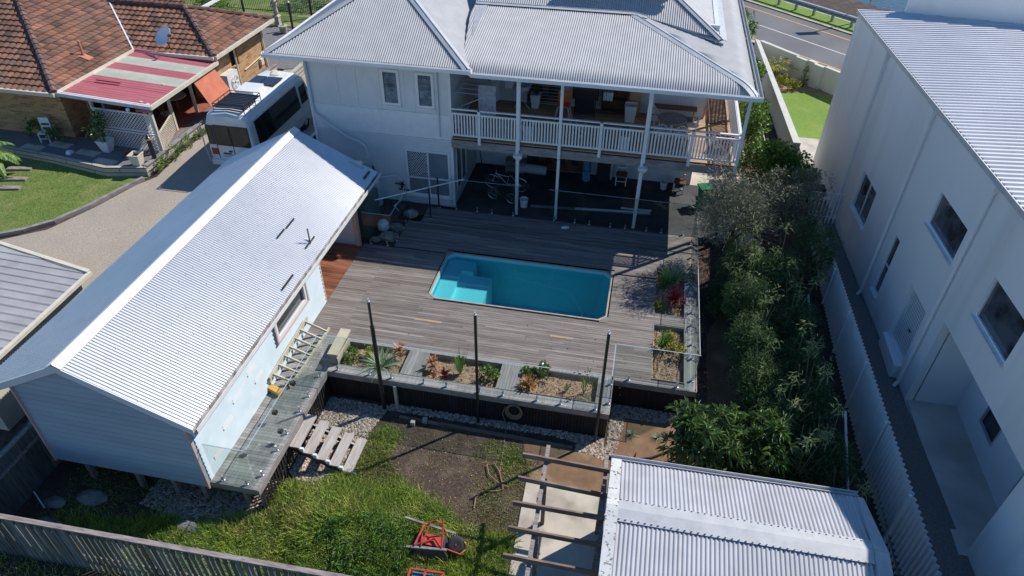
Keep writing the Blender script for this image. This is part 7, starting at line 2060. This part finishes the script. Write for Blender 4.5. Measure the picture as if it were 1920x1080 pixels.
MB().box(-.43, .02, 25.3, 25.5, vz, 4.9).build('tall_cupboard', 'plywood', label='tall tan cupboard beside the bookshelf', cat='cupboard')
t = thing('laundry_hamper', 'white laundry hamper in front of the tan cupboard', 'hamper', (-.3, 24.8, vz)); MB().lathe((-.3, 24.8, vz), [(.24, 0), (.31, .62), (.33, .64), (.29, .64), (.22, .1)], 4, Matrix.Rotation(rad(45), 3, 'Z')).build('body', 'white2', t)
t = thing('long_bench', 'long dark topped bench against the verandah wall under the window', 'bench', (1.3, 25.1, vz))
MB().box(.55, 2.1, 24.95, 25.3, vz + .5, vz + .56).build('seat', 'darkwood', t)
for x in (.6, 2.0): MB().box(x, x + .05, 24.97, 25.28, vz, vz + .5).build('leg', 'benchwood', t)
t = thing('round_table', 'round dark table among the wire chairs on the verandah', 'table', (1.2, 23.7, vz))
MB().lathe((1.2, 23.7, vz + .70), [(.52, 0), (.52, .04)], 28).build('top', 'fascia', t); MB().tube([(1.2, 23.7, vz), (1.2, 23.7, vz + .7)], .05).build('leg', 'white2', t)
def wire_chair(lb, x, y, rz):
    t = thing('wire_chair', lb, 'chair', (0, 0, 0), 'white wire chairs around the verandah table')
    MB().lathe((0, 0, .44), [(.22, 0), (.22, .02)], 18).build('seat', 'white2', t)
    m1 = MB().tube([(.24 * math.cos(a * PI / 10), -.24 * math.sin(a * PI / 10) * .9, .46 + .42 * math.sin(a * PI / 10)) for a in range(11)], .014, 5)
    for k in range(1, 8): a = k * PI / 8; m1.tube([(.22 * math.cos(a), -.16, .46), (.24 * math.cos(a), -.24 * math.sin(a) * .9, .46 + .42 * math.sin(a))], .008, 4)
    m1.build('backrest', 'white2', t)
    for k in range(4): a = k * PI / 2 + PI / 4; MB().tube([(.15 * math.cos(a), .15 * math.sin(a), .44), (.24 * math.cos(a), .24 * math.sin(a), 0)], .012, 5).build('leg', 'white2', t)
    t.location = (x, y, vz); t.rotation_euler = (0, 0, rz)
wire_chair('white wire chair left of the two in front of the verandah table', .85, 23.0, 0); wire_chair('white wire chair right of the two in front of the verandah table', 1.5, 23.0, rad(8)); wire_chair('white wire chair at the far left of the verandah table', .6, 24.2, rad(-130)); wire_chair('white wire chair at the right side of the verandah table', 1.95, 23.9, rad(90))
m1 = MB(); crown(m1, (3.0, 23.0, vz + .35), (.26, .26, .35), 300, .13, .05, 26, .45); o = m1.build('geranium', 'red', label='red flowering plant at the right corner of the verandah', cat='plant')
m1 = MB(); crown(m1, (4.0, 30.3, 3.2), (.5, 1.3, .7), 1100, .12, .07, 20); m1.build('climbing_vine', 'leafgreen', label='green vine above the slatted walkway beside the verandah', cat='vine')

# ============================================================ one object for each separate piece
def islands(o, margin=.03):
    me = o.data; n = len(me.vertices); par = list(range(n))
    def find(a):
        while par[a] != a: par[a] = par[par[a]]; a = par[a]
        return a
    for e in me.edges:
        a, b = find(e.vertices[0]), find(e.vertices[1])
        if a != b: par[a] = b
    co = [v.co for v in me.vertices]; g = {}
    for i in range(n): g.setdefault(find(i), []).append(i)
    bx = [[ids, [min(co[i][k] for i in ids) - margin for k in range(3)], [max(co[i][k] for i in ids) + margin for k in range(3)]] for ids in g.values()]
    merged = True
    while merged:
        merged = False
        for i in range(len(bx)):
            for j in range(i + 1, len(bx)):
                if all(bx[i][1][k] <= bx[j][2][k] and bx[j][1][k] <= bx[i][2][k] for k in range(3)):
                    bx[i] = [bx[i][0] + bx[j][0], [min(bx[i][1][k], bx[j][1][k]) for k in range(3)], [max(bx[i][2][k], bx[j][2][k]) for k in range(3)]]
                    del bx[j]; merged = True; break
            if merged: break
    return [b[0] for b in bx]
NAMES = ('balustrade', 'bracket', 'brush', 'corner_stop', 'crank', 'edge_beam', 'hinge', 'planter_edge', 'planter_mulch', 'rail', 'replaced_board', 'stump', 'tread_bracket')
for o in list(D.objects):
    if o.type != 'MESH' or o.parent is None or o.name.split('.')[0] not in NAMES or o.data.users > 1: continue
    gs = islands(o)
    if len(gs) < 2: continue
    me = o.data; out = []
    for ids in gs:
        m_ = {i: k for k, i in enumerate(ids)}
        nm = D.meshes.new(me.name)
        nm.from_pydata([tuple(me.vertices[i].co) for i in ids], [], [tuple(m_[i] for i in p.vertices) for p in me.polygons if p.vertices[0] in m_])
        nm.materials.append(me.materials[0]); out.append(nm)
    o.data = out[0]
    for nm in out[1:]:
        c = D.objects.new(o.name.split('.')[0], nm); COL.objects.link(c); c.parent = o.parent; c.location = o.location
